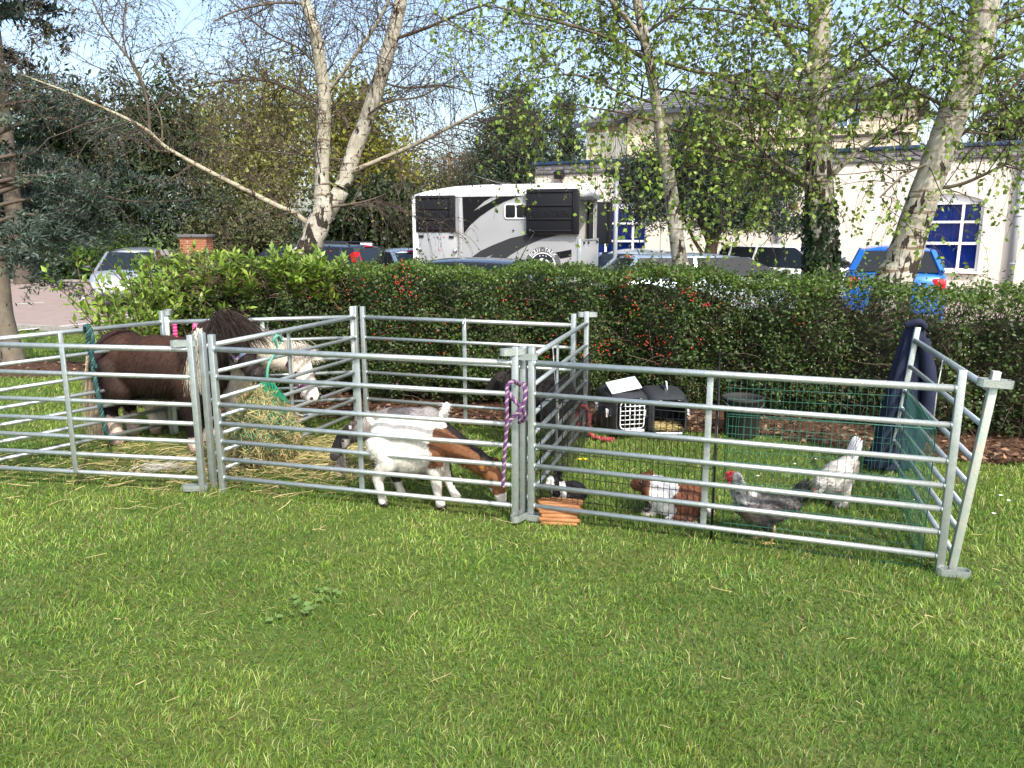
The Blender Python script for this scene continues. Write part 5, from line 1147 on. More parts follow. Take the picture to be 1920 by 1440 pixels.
prw = goat_prims(([(.13, 0, .36), (.25, 0, .30), (.385, -.005, .215)], [.092, .070, .054]), hw_, [((.385, -.07, .235), (.03, .038, .012), (0.5, -.4, .5)), ((.41, .06, .235), (.03, .045, .012), (-.4, -.4, -.4)), ((-.225, 0, .43), (.018, .022, .045), (0, -.6, 0))], (.0, .06, .02, .075))
def col_wg(p):
    c = mixc((.56, .53, .47), (.64, .62, .57), .5+.5*vnoise(p, 12, 3)); x = p[:, 0]+.012*np.sin(p[:, 2]*60)+.010*np.sin(p[:, 1]*50)
    br = (x > .125-.25*(p[:, 2]-.33)*0+.06*(p[:, 2] > .42)) & (p[:, 2] > .225) | (x > .26); c[br] = mixc((.20, .085, .035), (.13, .055, .025), .5+.6*vnoise(p[br], 16, 6))
    dor = br & (np.abs(p[:, 1]) < .042) & (((p[:, 2]-.36) > -(p[:, 0]-.16)*.62+.012)) & (p[:, 0] < .42); c[dor] = (.018, .014, .012)
    mz = (np.linalg.norm(p-np.array([.468, -.024, .058]), axis=1) < .046) | ((p[:, 0] > .38) & (p[:, 0] < .425) & (p[:, 2] < .12)); c[mz] = (.70, .66, .60)
    fl_ = (p[:, 1] > .03) & (p[:, 2] < .22) & (p[:, 2] > .09); c[fl_] = (.02, .017, .015)
    ch = (p[:, 0] > .13) & (p[:, 2] < .27) & (np.abs(p[:, 1]) < .045) & (p[:, 0] < .24); c[ch] = (.75, .72, .66)
    return c
bw = organic('body', prw, .0085, col_wg, wg, 4); coat_fur(bw, 16000, .022, (-.75, 0, -.65), col_wg, wg, 61, lift=.22, wd=.0022, jit=.07, skip=lambda p: (p[:, 2] < .17) & (p[:, 0] < .3) | (p[:, 0] > .37))
for x, y in ((-.145, -.065), (-.085, .065), (.16, -.06), (.215, .06)): hoof(wg, x, y, .021, None, True)
for s_ in (-1, 1): MB().ell((.425, -.012+s_*.046, .165), (.010, .008, .010)).build('eye', m_eye, wg)
MB().tube([(.462, -.03, .06), (.468, -.045, .03), (.475, -.05, .0)], .0022, 5).build('grass_stalk', M('stalk', (.55, .45, .25), .6), wg)
for s_ in (1,): MB().box((.385, -.095, .245), (.02, .004, .022), Euler((.5, 0, .6))).build('ear_tag', M('orange_tag', (.7, .32, .06), .5), wg)
gg = thing('grey_goat', 'grizzled grey bearded goat looking out behind the white goat', 'goat', (-.66, 4.72, 0), math.pi-R(2))
hg = ([(.36, .0, .295), (.41, .015, .245), (.455, .025, .175), (.468, .028, .14)], [.056, .054, .040, .032])
prg = goat_prims(([(.12, 0, .36), (.23, 0, .33), (.345, 0, .29)], [.092, .075, .060]), hg, [((.345, .062, .345), (.014, .022, .045), (-.35, -.15, 0)), ((.345, -.058, .345), (.014, .022, .045), (.35, -.15, 0)), ((-.235, 0, .445), (.022, .024, .055), (0, -.35, 0))], (.0, .04, .02, -.04))
def col_gg(p):
    c = mixc((.04, .038, .038), (.25, .235, .23), .5+.55*vnoise(p, 26, 13)+.5*(np.random.default_rng(1).random(len(p))-.5)); 
    top = (p[:, 2] > .40) & (p[:, 0] > .02); c[top] = mixc((.04, .037, .037), (.13, .12, .12), .5+.5*vnoise(p[top], 30, 3))
    nk_ = (p[:, 0] > .12) & (p[:, 0] < .34); c[nk_] = mixc((.09, .075, .07), (.27, .24, .22), .5+.6*vnoise(p[nk_], 28, 5))
    tl = (p[:, 0] < -.205); c[tl] = (.72, .70, .66)
    fc = (p[:, 0] > .365) & (p[:, 2] > .19); c[fc] = (.018, .016, .016)
    mz = (np.linalg.norm(p-np.array([.465, .027, .15]), axis=1) < .05); c[mz] = (.25, .24, .24)
    ck = (p[:, 0] > .36) & (p[:, 0] < .41) & (p[:, 2] < .26); c[ck] = (.42, .38, .36)
    ear = (p[:, 2] > .345) & (p[:, 0] > .31); c[ear] = (.10, .075, .07)
    lg = p[:, 2] < .2; c[lg] = (.10, .095, .095); return c
bg_ = organic('body', prg, .0085, col_gg, gg, 4); coat_fur(bg_, 15000, .032, (-.75, 0, -.65), col_gg, gg, 71, lift=.25, wd=.0024, jit=.35, skip=lambda p: (p[:, 2] < .17) & (p[:, 0] < .3) | (p[:, 0] > .36))
hair('beard', [(.425, .018, .155), (.44, .022, .135)], [(.0, 0, -1), (.0, 0, -1)], .15, 220, (.16, .15, .15), (.40, .38, .37), gg, 72, .010, .8, .0026)
for x, y in ((-.145, -.065), (-.105, .065), (.16, -.06), (.10, .06)): hoof(gg, x, y, .021, None, True)
for s_ in (-1, 1): MB().ell((.402, .012+s_*.050, .252), (.011, .008, .010)).build('eye', m_eye, gg)
MB().box((.345, .085, .345), (.016, .004, .024), Euler((-.3, 0, 0))).build('ear_tag', m_wpl, gg)

# ------------------------------------------------------------------ black sheep
sp_ = D(1005, 760, 5.30); bs = thing('black_sheep', 'black woolly sheep standing behind the dividing panel', 'sheep', (sp_[0]+.02, 5.34, 0), math.pi*.86)
prs = [('e', (0, 0, .40), (.23, .165, .165)), ('e', (-.12, 0, .41), (.14, .15, .15)), ('e', (.14, 0, .41), (.13, .13, .15)), ('t', [(.2, 0, .45), (.28, 0, .47)], [.11, .085]), ('t', [(.28, 0, .485), (.34, 0, .44), (.39, 0, .375)], [.075, .062, .045]), ('e', (.27, .085, .50), (.02, .05, .02), (.3, 0, 0)), ('e', (.27, -.085, .50), (.02, .05, .02), (-.3, 0, 0))]
for s_ in (-1, 1): prs += [('t', [(-.15, s_*.07, .35), (-.15, s_*.075, .18), (-.15, s_*.075, .03)], [.07, .03, .025]), ('t', [(.13, s_*.065, .33), (.13, s_*.07, .18), (.13, s_*.07, .03)], [.06, .03, .025])]
def col_bs(p): return mixc((.008, .007, .007), (.022, .017, .015), .5+.6*vnoise(p, 30, 8))
bb = organic('body', prs, .012, col_bs, bs, 4); coat_fur(bb, 9000, .035, (-.5, 0, -.6), col_bs, bs, 81, lift=.7, wd=.005, jit=.4, skip=lambda p: (p[:, 0] > .27) | (p[:, 2] < .22))
for x in (-.15, .13):
    for s_ in (-1, 1): hoof(bs, x, s_*.072, .024, None, True)
for s_ in (-1, 1): MB().ell((.325, s_*.058, .465), (.012, .01, .012)).build('eye', m_eye, bs)

# ------------------------------------------------------------------ rabbits
r1p = G(1264, 985); rb = thing('lop_rabbit', 'brown and white lop-eared rabbit sitting in the run', 'rabbit', (r1p[0]+.015, r1p[1]+.10, 0), R(160)); rb.scale = (1.25, 1.2, 1.22)
prr = [('e', (0, 0, .095), (.125, .085, .085)), ('e', (-.055, 0, .09), (.09, .092, .085)), ('e', (.075, 0, .12), (.07, .065, .075)), ('e', (.125, .0, .155), (.058, .045, .045)), ('e', (.165, 0, .14), (.03, .028, .027)), ('e', (.105, .062, .145), (.022, .012, .065), (.25, .25, 0)), ('e', (.105, -.062, .145), (.022, .012, .065), (-.25, .25, 0)), ('e', (-.145, 0, .06), (.026, .026, .024)),
       ('e', (-.04, .075, .022), (.07, .024, .022)), ('e', (-.04, -.075, .022), (.07, .024, .022)), ('e', (.10, .03, .02), (.035, .018, .02)), ('e', (.10, -.03, .02), (.035, .018, .02))]
def col_rb(p):
    c = mixc((.17, .065, .03), (.12, .05, .028), .5+.6*vnoise(p, 40, 2)); w_ = (p[:, 0] > -.012+.012*np.sin(p[:, 2]*70)) & (p[:, 0] < .095) & ~((np.abs(p[:, 1]) < .02) & (p[:, 0] < .03)); c[w_] = (.78, .76, .73); c[p[:, 2] < .028] = (.76, .73, .70); c[p[:, 0] < -.13] = (.72, .68, .64); return c
b = organic('body', prr, .006, col_rb, rb, 5); coat_fur(b, 8000, .014, (-.8, 0, -.5), col_rb, rb, 91, lift=.3, wd=.0018, jit=.12)
for s_ in (-1, 1): MB().ell((.14, s_*.04, .165), (.008, .006, .008)).build('eye', m_eye, rb)
r2p = G(1062, 955); r2 = thing('dutch_rabbit', 'small black and white rabbit crouched behind the log tunnel', 'rabbit', (r2p[0]+.01, r2p[1]+.06, 0), R(205)); r2.scale = (.92, .92, 1.0)
prk = [('e', (-.03, 0, .075), (.10, .07, .07)), ('e', (.06, 0, .11), (.06, .05, .06)), ('e', (.10, 0, .155), (.048, .04, .042)), ('e', (.135, 0, .14), (.026, .024, .024)), ('e', (.07, .025, .215), (.016, .012, .05), (-.25, -.35, 0)), ('e', (.07, -.025, .215), (.016, .012, .05), (.25, -.35, 0)), ('e', (.08, .03, .02), (.03, .016, .02)), ('e', (.08, -.03, .02), (.03, .016, .02)), ('e', (-.12, 0, .05), (.022, .022, .02))]
def col_r2(p):
    c = np.tile(np.array([.012, .011, .012]), (len(p), 1)); w_ = (p[:, 0] > .035) & (p[:, 0] < .075) & (p[:, 2] < .16); c[w_] = (.75, .74, .72); c[(p[:, 0] > .115)] = (.72, .70, .68); return c
b = organic('body', prk, .006, col_r2, r2, 5); coat_fur(b, 6000, .012, (-.8, 0, -.5), col_r2, r2, 92, lift=.3, wd=.0018, jit=.12)
for s_ in (-1, 1): MB().ell((.112, s_*.036, .165), (.007, .006, .007)).build('eye', m_eye, r2)

# ------------------------------------------------------------------ hens
m_comb = M('red_comb', (.50, .02, .03), .5, c2=(.40, .03, .04), scale=40); m_shank = M('yellow_shank', (.50, .36, .16), .6); m_beak = M('horn_beak', (.45, .33, .16), .5)
def hen(label, loc, rz, prims, colfn, tail, head, beakdir, n, seed, tailcol, neckstretch=True, jit=.25, flow=(-1, 0, -.25)):
    t = thing('hen', label, 'hen', loc, rz, 'hens in the green wire run')
    b = organic('body', prims, .006, colfn, t, 5); g = np.random.default_rng(seed); p, nr = sample(b, n, g)
    fl = np.tile(np.array(flow, float), (n, 1)); fl = unit(fl-nr*(fl*nr).sum(1, keepdims=True)+g.normal(0, .15, (n, 3)))
    c = colfn(p)*(1+g.normal(0, jit, (n, 1))).clip(.35, 1.6); v, f = leaves_batch(p-nr*.001, .014+.014*g.random(n), fl+nr*.16, nr, .55, .0, g)
    tag(link('plumage', npmesh('plumage', v, f, rep(c, 4)), m_fur, t), kind='stuff')
    for (r0, d0, L_, w_) in tail:
        d0 = Vector(d0).normalized(); sd = d0.cross(Vector((0, 1, 0)) if abs(d0.y) < .8 else Vector((1, 0, 0))).normalized(); r0 = Vector(r0); up_ = sd.cross(d0)*.003
        vs = []
        for k, wf in enumerate((.5, 1, 1.05, .8, .15)):
            c_ = r0+d0*L_*k/4-sd*L_*.06*(k/4)**2; vs += [c_-sd*w_*wf/2+up_, c_+up_*1.6, c_+sd*w_*wf/2+up_, c_-up_]
        fs = []
        for k in range(4):
            for a_ in range(4): fs.append((4*k+a_, 4*k+(a_+1) % 4, 4*k+4+(a_+1) % 4, 4*k+4+a_))
        o = MB().add(vs, fs, True).mesh('tail_feather'); cc = o.color_attributes.new('Col', 'FLOAT_COLOR', 'POINT'); q = np.ones((len(o.vertices), 4), np.float32); q[:, :3] = np.array(tailcol)*(.7+.6*g.random()); cc.data.foreach_set('color', q.ravel()); link('tail_feather', o, m_fur, t)
    h = Vector(head); bd = Vector(beakdir).normalized(); sdv = bd.cross(Vector((0, 0, 1))).normalized(); upv = sdv.cross(bd)
    MB().ell(tuple(h), (.0195, .0165, .018)).build('face', m_comb, t)
    MB().tube([tuple(h+bd*.014), tuple(h+bd*.026-upv*.001), tuple(h+bd*.036-upv*.006)], [.008, .005, .001], 8).build('beak', m_beak, t)
    mb = MB()
    for k in range(5): q = h-bd*(.016-.008*k)+upv*(.019+.003*math.sin(k*.8)); mb.ell(tuple(q), (.005, .0028, .0075), None, 1)
    mb.build('comb', m_comb, t)
    for s_ in (-1, 1):
        MB().ell(tuple(h+bd*.008+sdv*s_*.007-upv*.023), (.006, .003, .012)).build('wattle', m_comb, t); MB().ell(tuple(h+bd*.004+sdv*s_*.016+upv*.004), (.004, .003, .004)).build('eye', m_eye, t)
    return t
def legs(t, xs, z, fx=.0):
    for s_, x in zip((-1, 1), xs):
        mb = MB().tube([(x, s_*.028, z), (x-.008+fx, s_*.03, z*.5), (x+.006+fx, s_*.032, .012)], [.008, .0055, .006], 8)
        for a in (-.5, 0, .5, math.pi): mb.tube([(x+.006+fx, s_*.032, .012), (x+.006+fx+.035*math.cos(a)*(.6 if a == math.pi else 1), s_*.032+.035*math.sin(a), .006)], [.005, .003], 6)
        mb.build('leg', m_shank, t)
h1p = G(1432, 1020)
prh = [('e', (0, 0, .155), (.105, .07, .07), (0, .08, 0)), ('e', (.055, 0, .165), (.065, .058, .062)), ('e', (-.07, 0, .17), (.075, .052, .052), (0, .35, 0)), ('e', (-.02, .064, .165), (.08, .014, .042), (0, .12, 0)), ('e', (-.02, -.064, .165), (.08, .014, .042), (0, .12, 0)), ('t', [(.075, 0, .19), (.115, 0, .235), (.125, 0, .275)], [.048, .030, .019]), ('e', (.13, 0, .285), (.022, .018, .019)), ('t', [(0, .03, .12), (0, .03, .085)], [.032, .016]), ('t', [(-.03, -.03, .12), (-.03, -.03, .085)], [.032, .016])]
def col_h1(p):
    c = mixc((.06, .055, .055), (.17, .155, .15), .5+.6*vnoise(p, 70, 4)); nk_ = (p[:, 0] > .06) & (p[:, 2] > .19); c[nk_] = mixc((.10, .10, .10), (.55, .54, .52), .5+.8*vnoise(p[nk_], 120, 4)); br = (p[:, 0] > .05) & (p[:, 2] < .17); c[br] = mixc((.16, .115, .085), (.24, .19, .15), .5+.5*vnoise(p[br], 60, 4)); sd = (p[:, 0] < -.08); c[sd] *= .7; return c
tf = [((-.10, y, .185+dz), (-.8, y*2, .55+dz*6), .10, .034) for y, dz in ((-.028, 0), (-.02, .012), (-.01, .022), (0, .03), (.01, .022), (.02, .012), (.028, 0), (-.015, -.01), (.015, -.01))]
hn = hen('grey hen with silver neck and red face walking by the front wire', (h1p[0], h1p[1]+.02, 0), R(178), prh, col_h1, tf, (.148, 0, .285), (1, 0, -.15), 6500, 101, (.035, .032, .032)); legs(hn, (.0, -.03), .1); hn.scale = (1.22, 1.15, 1.2)
h2p = G(1568, 950)
prw2 = [('e', (0, 0, .165), (.10, .078, .082), (0, .55, 0)), ('e', (.04, 0, .14), (.07, .065, .07)), ('e', (-.05, 0, .205), (.07, .06, .06), (0, .8, 0)), ('t', [(.07, 0, .16), (.115, 0, .135), (.125, 0, .10)], [.05, .034, .022]), ('e', (.13, 0, .09), (.022, .018, .020)), ('t', [(0, .035, .12), (.0, .04, .03)], [.045, .035]), ('t', [(-.02, -.035, .12), (-.02, -.04, .03)], [.045, .035])]
def col_h2(p): return mixc((.46, .43, .38), (.62, .60, .57), .5+.6*vnoise(p, 45, 4))
tf2 = [((-.07, y, .23+dz), (-.36+dz*3, y*2.5, 1.0), .145, .04) for y, dz in ((-.025, 0), (-.015, .008), (-.005, .014), (.006, .014), (.016, .008), (.026, 0), (-.01, -.012), (.01, -.012))]
hn2 = hen('white hen pecking with its tail up in the green run', (h2p[0], h2p[1]+.02, 0), R(198), prw2, col_h2, tf2, (.140, 0, .085), (.55, 0, -.85), 6000, 102, (.62, .62, .63), jit=.12, flow=(-.8, 0, .5)); legs(hn2, (.0, -.02), .06); hn2.scale = (1.05, 1.05, 1.05)
# ================================================================== TREES AND HEDGES
def barkmat(name, stripes=True):
    m = bpy.data.materials.new(name); m.use_nodes = True; MATS[name] = m; N, Lk = nodes(m); p = N['Principled BSDF']; p.inputs['Roughness'].default_value = .75; p.inputs['Specular IOR Level'].default_value = .25
    at = N.new('ShaderNodeAttribute'); at.attribute_name = 'Col'; tc = N.new('ShaderNodeTexCoord')
    def noise(sc, st, det=5):
        mp = N.new('ShaderNodeMapping'); mp.inputs['Scale'].default_value = st; Lk.new(tc.outputs['Object'], mp.inputs[0])
        n = N.new('ShaderNodeTexNoise'); n.inputs['Scale'].default_value = sc; n.inputs['Detail'].default_value = det; Lk.new(mp.outputs[0], n.inputs['Vector']); return n.outputs['Fac']
    def ramp(fac, a, b, c0=(0, 0, 0, 1), c1=(1, 1, 1, 1)):
        r_ = N.new('ShaderNodeValToRGB'); r_.color_ramp.elements[0].position = a; r_.color_ramp.elements[1].position = b; r_.color_ramp.elements[0].color = c0; r_.color_ramp.elements[1].color = c1; Lk.new(fac, r_.inputs[0]); return r_.outputs[0]
    def mixn(f, a, b):
        x = N.new('ShaderNodeMix'); x.data_type = 'RGBA'; Lk.new(f, x.inputs[0]); 
        if isinstance(a, tuple): x.inputs[6].default_value = a
        else: Lk.new(a, x.inputs[6])
        if isinstance(b, tuple): x.inputs[7].default_value = b
        else: Lk.new(b, x.inputs[7])
        return x.outputs[2]
    col = at.outputs['Color']
    mul = N.new('ShaderNodeMix'); mul.data_type = 'RGBA'; mul.blend_type = 'MULTIPLY'; mul.inputs[0].default_value = 1; Lk.new(col, mul.inputs[6]); Lk.new(ramp(noise(9, (1, 1, 1)), .25, .75, (.62, .6, .55, 1), (1.1, 1.1, 1.1, 1)), mul.inputs[7]); col = mul.outputs[2]
    h = noise(14, (1, 1, .35))
    if stripes:
        col = mixn(ramp(noise(5, (1.0, 1.0, 6)), .585, .64), col, (.16, .12, .08, 1))          # lenticels
        add = N.new('ShaderNodeMath'); add.operation = 'ADD'; Lk.new(noise(15, (1, 1, .42), 8), add.inputs[0])
        sub = N.new('ShaderNodeMath'); sub.operation = 'MULTIPLY_ADD'; Lk.new(at.outputs['Alpha'], sub.inputs[0]); sub.inputs[1].default_value = .30; sub.inputs[2].default_value = -.10; Lk.new(sub.outputs[0], add.inputs[1])
        h = ramp(add.outputs[0], .545, .575); col = mixn(h, col, (.035, .028, .022, 1))            # black fissured plates, most at the foot
    Lk.new(col, p.inputs['Base Color']); bp = N.new('ShaderNodeBump'); bp.inputs['Strength'].default_value = .7; bp.inputs['Distance'].default_value = .02; bp.invert = stripes; Lk.new(h, bp.inputs['Height']); Lk.new(bp.outputs[0], p.inputs['Normal'])
    return m
m_birch = barkmat('birch_bark'); m_bark = barkmat('brown_bark', False)
def setcol(me, rgb, alpha):
    a = me.color_attributes.new('Col', 'FLOAT_COLOR', 'POINT'); n = len(me.vertices); c = np.ones((n, 4), np.float32); c[:, :3] = rgb; c[:, 3] = alpha; a.data.foreach_set('color', c.ravel())
def smooth_path(pts, rad, n):
    P = [Vector(p) for p in pts]; sp = spline(P, n); t = np.linspace(0, len(pts)-1, len(sp)); return np.array(sp), np.interp(t, np.arange(len(pts)), rad)
def stem(name, pts, rad, parent, mat, colA, foot=0.0, n=8, sides=16, off=(0, 0, 0), lump=.05, seed=0, foot_h=1.0):
    P, r_ = smooth_path(pts, rad, n); P = P-np.array(off); v, q = tubes_batch(P[None], r_[None], sides)
    K = len(P); cen = np.repeat(P, sides, 0); d = v-cen; rr = 1+lump*vnoise(v*np.array([1, 1, .4]), 14, seed)+lump*.6*vnoise(v*np.array([1, 1, .3]), 33, seed+1); v = cen+d*rr[:, None]
    me = npmesh(name, v, q, smooth=True); zz = np.repeat(P[:, 2], sides); t = np.clip(1-(zz-zz.min())/foot_h, 0, 1)*foot
    mossy = np.clip(.25+.5*vnoise(v, 3.0, seed+5), 0, 1)[:, None]; c = np.array(colA)*(1-mossy*.35)+np.array([.26, .25, .13])*mossy*.35
    setcol(me, c, t); return link(name, me, mat, parent)
def grow(start, dirs, L_, r0, seg, droop, wob, g, up=0.0, taper=.25):
    K = len(start); P = [start]; d = unit(dirs)
    for s_ in range(seg):
        d = unit(d+np.array([0, 0, 1.])*((up-droop*(s_+1)/seg)/seg)[..., None] if np.ndim(droop) else unit(d+np.array([0, 0, 1.])*(up-droop*(s_+1)/seg)/seg)) if False else unit(d+np.array([0, 0, (up-droop*(s_+1)/seg)/seg*2])+g.normal(0, wob, (K, 3)))
        P.append(P[-1]+d*(L_/seg)[:, None])
    P = np.stack(P, 1); r_ = r0[:, None]*np.linspace(1, taper, seg+1)[None]; return P, r_
def spawn(P, R_, n, t0, t1, g, spread=1.0, fwd=.6, upb=0.0):
    """n side shoots from each path"""
    K, Sg, _ = P.shape; k = np.repeat(np.arange(K), n); t = (t0+(t1-t0)*g.random(len(k)))*(Sg-1); i = np.minimum(t.astype(int), Sg-2); f = (t-i)[:, None]
    pos = P[k, i]*(1-f)+P[k, i+1]*f; tg = unit(P[k, i+1]-P[k, i]); rd = g.normal(size=(len(k), 3)); rd = unit(rd-tg*(rd*tg).sum(1, keepdims=True))
    return pos, unit(tg*fwd+rd*spread+np.array([0, 0, upb])), R_[k, i]*(1-f[:, 0])+R_[k, i+1]*f[:, 0]
def resample(P, n):
    s_ = np.linspace(0, len(P)-1, n); i = np.minimum(s_.astype(int), len(P)-2); f = (s_-i)[:, None]; return P[i]*(1-f)+P[i+1]*f
BIRCH_W = (.50, .475, .415)
def birch(label, base, stems, limbs, n2, n3, nleaf, seed, leafcol, leafsize=.05, foot=1.0, twigcol=(.075, .05, .04), L2=(.5, 1.2), L3=(.22, .6), budn=0, foot_h=.9, upper=(.45, 1.0)):
    g = np.random.default_rng(seed); t = thing('birch_tree', label, 'tree', base); off = np.array(base)
    src = []
    for j, (pts, rad) in enumerate(stems):
        stem('trunk', pts, rad, t, m_birch, BIRCH_W, foot if j == 0 else foot*.25, 8, 20, off, .05, seed+j, foot_h)
        P, r_ = smooth_path(pts, rad, 6); src.append((P, r_, upper, 1.0))
    for j, (pts, rad) in enumerate(limbs):
        P, r_ = smooth_path(pts, rad, 6); stem('limb', pts, rad, t, m_birch if rad[0] > .022 else m_bark, (.42, .38, .30) if rad[0] > .022 else (.13, .105, .085), .2, 6, 9, off, .04, seed+20+j); src.append((P, r_, (.12, 1.0), 1.3))
    PP, RR_ = [], []
    for P, r_, (a, b), wgt in src:
        m = int(n2*wgt*(np.linalg.norm(np.diff(P, axis=0), axis=1).sum())); 
        Pn = resample(P, 24)[None]; Rn = np.interp(np.linspace(0, 1, 24), np.linspace(0, 1, len(r_)), r_)[None]
        pos, dr_, rr = spawn(Pn, Rn, max(m, 2), a, b, g, 1.0, .55, .10); L_ = g.uniform(*L2, len(pos)); p_, q_ = grow(pos, dr_, L_, np.minimum(rr*.5, .006), 7, .9, .16, g, .35); PP.append(p_); RR_.append(q_)
    P2 = np.concatenate(PP); R2 = np.concatenate(RR_)
    pos, dr_, rr = spawn(P2, R2, n3, .15, 1.0, g, .9, .6, -.1); L_ = g.uniform(*L3, len(pos)); P3, R3 = grow(pos, dr_, L_, np.full(len(pos), .0023), 5, 1.5, .14, g, 0, .45)
    v2, q2 = tubes_batch(P2, np.maximum(R2, .0018), 4); v3, q3 = tubes_batch(P3, R3, 3)
    V = np.concatenate([v2, v3])-off; Q = np.concatenate([q2, q3+len(v2)]); me = npmesh('twigs', V, Q); setcol(me, twigcol, 0); crown = link('twigs', me, m_bark, t); crown['kind'] = 'stuff'
    # leaves hang from the outer twigs
    pos, _, _ = spawn(P3, R3, nleaf, .2, 1.0, g); n = len(pos); ax = np.stack([g.normal(0, .6, n), g.normal(0, .6, n), -np.abs(g.normal(.6, .5, n))], 1)
    sz = leafsize*(.55+.7*g.random(n)); v, f = leaves_batch(pos-off, sz, ax, None, .82, .10, g)
    c = np.array(leafcol)[g.integers(0, len(leafcol), n)]*(.7+.6*g.random((n, 1))); lo = link('crown', npmesh('crown', v, f, rep(c, 4)), m_leaf, t); lo['kind'] = 'stuff'
    return t
def PXL(lst, d0, d1=None):
    n = len(lst); d1 = d0 if d1 is None else d1; P = []; r_ = []
    for k, (x, y, w_) in enumerate(lst):
        d = d0+(d1-d0)*k/(n-1); P.append(D(x, y, d)); r_.append(w_/2*d/F)
    return P, r_
def rooted(P, r_, flare=1.25):
    b = P[0]; x, y = b[0], b[1]; z = float(hgt(x, y)); bb = np.array([x+(b[0]-P[1][0])*.4, y, z-.1]); return [bb]+P, [r_[0]*flare]+r_
FRESH = [(.17, .27, .04), (.23, .33, .055), (.13, .22, .04), (.30, .38, .09)]
BUD = [(.16, .14, .06), (.11, .08, .05), (.20, .22, .06)]
# twin-stemmed birch
d = 8.3
s0 = rooted(*PXL([(560, 520, 47.0), (578, 470, 43.7), (595, 425, 42.6), (606, 392, 37.0), (603, 360, 28.0), (603, 330, 25.8), (606, 260, 24.1), (608, 180, 23.5), (600, 120, 22.4), (590, 60, 20.2), (572, 0, 17.9), (555, -90, 14.6), (545, -220, 10.1)], d))
s1 = PXL([(602, 415, 33.6), (622, 385, 30.2), (642, 350, 28.0), (662, 290, 29.1), (690, 215, 26.9), (715, 140, 25.2), (738, 60, 24.1), (752, 0, 22.4), (770, -90, 19.0), (790, -200, 13.4)], d)
lim = [PXL([(572, 415, 10.5), (548, 398, 9.9), (520, 386, 9.9), (440, 346, 8.7), (370, 310, 8.1), (310, 275, 6.8), (270, 240, 5.6), (200, 205, 5.0), (120, 170, 3.7), (40, 140, 2.5)], d, 7.5),
       PXL([(281, 248, 5.6), (276, 190, 5.0), (256, 130, 4.3), (226, 90, 3.7), (192, 40, 3.1), (165, -20, 2.5)], 7.9, 7.6), PXL([(304, 270, 3.7), (300, 215, 3.1), (262, 150, 3.1), (232, 80, 2.5), (236, 0, 2.5)], 8, 8.2),
       PXL([(607, 182, 8.1), (640, 140, 7.4), (672, 95, 6.2), (700, 55, 5.6), (727, 5, 5.0), (750, -60, 3.7)], d, 8.0), PXL([(640, 330, 9.9), (700, 305, 8.7), (780, 270, 7.4), (850, 235, 5.6), (920, 200, 3.7), (980, 185, 2.5)], d, 7.7),
       PXL([(622, 388, 5.0), (680, 379, 3.7), (724, 364, 2.5)], 8.2, 8.0), PXL([(602, 195, 5.6), (545, 168, 5.6), (490, 150, 5.0), (400, 155, 3.1), (330, 175, 1.9)], d, 8.6), PXL([(655, 242, 7.4), (638, 212, 6.2), (608, 196, 5.6), (530, 160, 4.3), (450, 140, 3.1)], d, 8.8),
       PXL([(735, 75, 6.2), (800, 52, 5.6), (870, 22, 4.3), (930, 2, 3.1)], d, 7.8), PXL([(578, 8, 5.0), (520, 5, 4.3), (450, 18, 3.7), (400, 40, 2.5)], d, 8.0), PXL([(650, 300, 3.7), (560, 290, 3.1), (480, 282, 2.5), (400, 270, 1.9)], d, 8.6), PXL([(706, 150, 4.3), (760, 165, 3.7), (830, 160, 3.1), (900, 180, 1.9)], d, 8.6), PXL([(690, 215, 4.3), (730, 190, 3.7), (790, 180, 3.1), (860, 140, 2.5)], 8.2, 7.9), PXL([(600, 130, 5.0), (560, 90, 4.3), (500, 60, 3.1), (420, -10, 2.5)], d, 8.3)]
birch('twin-stemmed white birch, nearly leafless, with long low limb', tuple(s0[0][0]), [s0, s1], lim, 12, 11, 4, 201, BUD, .020, foot=1.35, L3=(.2, .5), twigcol=(.10, .075, .065), foot_h=2.7)
# slender birch
d = 7.35
s0 = rooted(*PXL([(1283, 530, 28.5), (1275, 490, 27.9), (1265, 420, 26.0), (1255, 340, 23.6), (1245, 280, 21.1), (1232, 200, 19.2), (1220, 130, 19.2), (1208, 70, 18.6), (1195, 0, 17.4), (1185, -80, 14.9), (1175, -220, 9.9)], d))
lim = [PXL([(1206, 75, 10.1), (1170, 30, 8.6), (1135, -10, 6.5), (1090, -60, 4.3)], d, 7.1), PXL([(1220, 108, 8.6), (1290, 130, 7.2), (1360, 146, 6.5), (1440, 172, 5.0), (1530, 205, 2.9)], d, 6.9), PXL([(1222, 118, 7.9), (1150, 76, 6.5), (1080, 50, 5.8), (1000, 30, 4.3), (930, 12, 2.9)], d, 6.8), PXL([(1232, 195, 5.0), (1160, 172, 4.3), (1080, 140, 3.6), (1000, 150, 2.2)], d, 7.0), PXL([(1238, 230, 4.3), (1160, 210, 3.6), (1090, 200, 2.2)], d, 6.7), PXL([(1240, 240, 5.0), (1310, 255, 4.3), (1380, 290, 3.6), (1450, 300, 2.2)], d, 6.8), PXL([(1215, 60, 6.5), (1270, 20, 5.0), (1330, -20, 3.6)], d, 7.2), PXL([(1228, 165, 4.3), (1300, 175, 3.6), (1380, 190, 2.9), (1430, 230, 2.2)], d, 7.6)]
birch('slender pale birch standing before the curtained window', tuple(s0[0][0]), [s0], lim, 11, 8, 8, 211, FRESH, .042, foot=.6, foot_h=2.4, upper=(.5, 1.0))
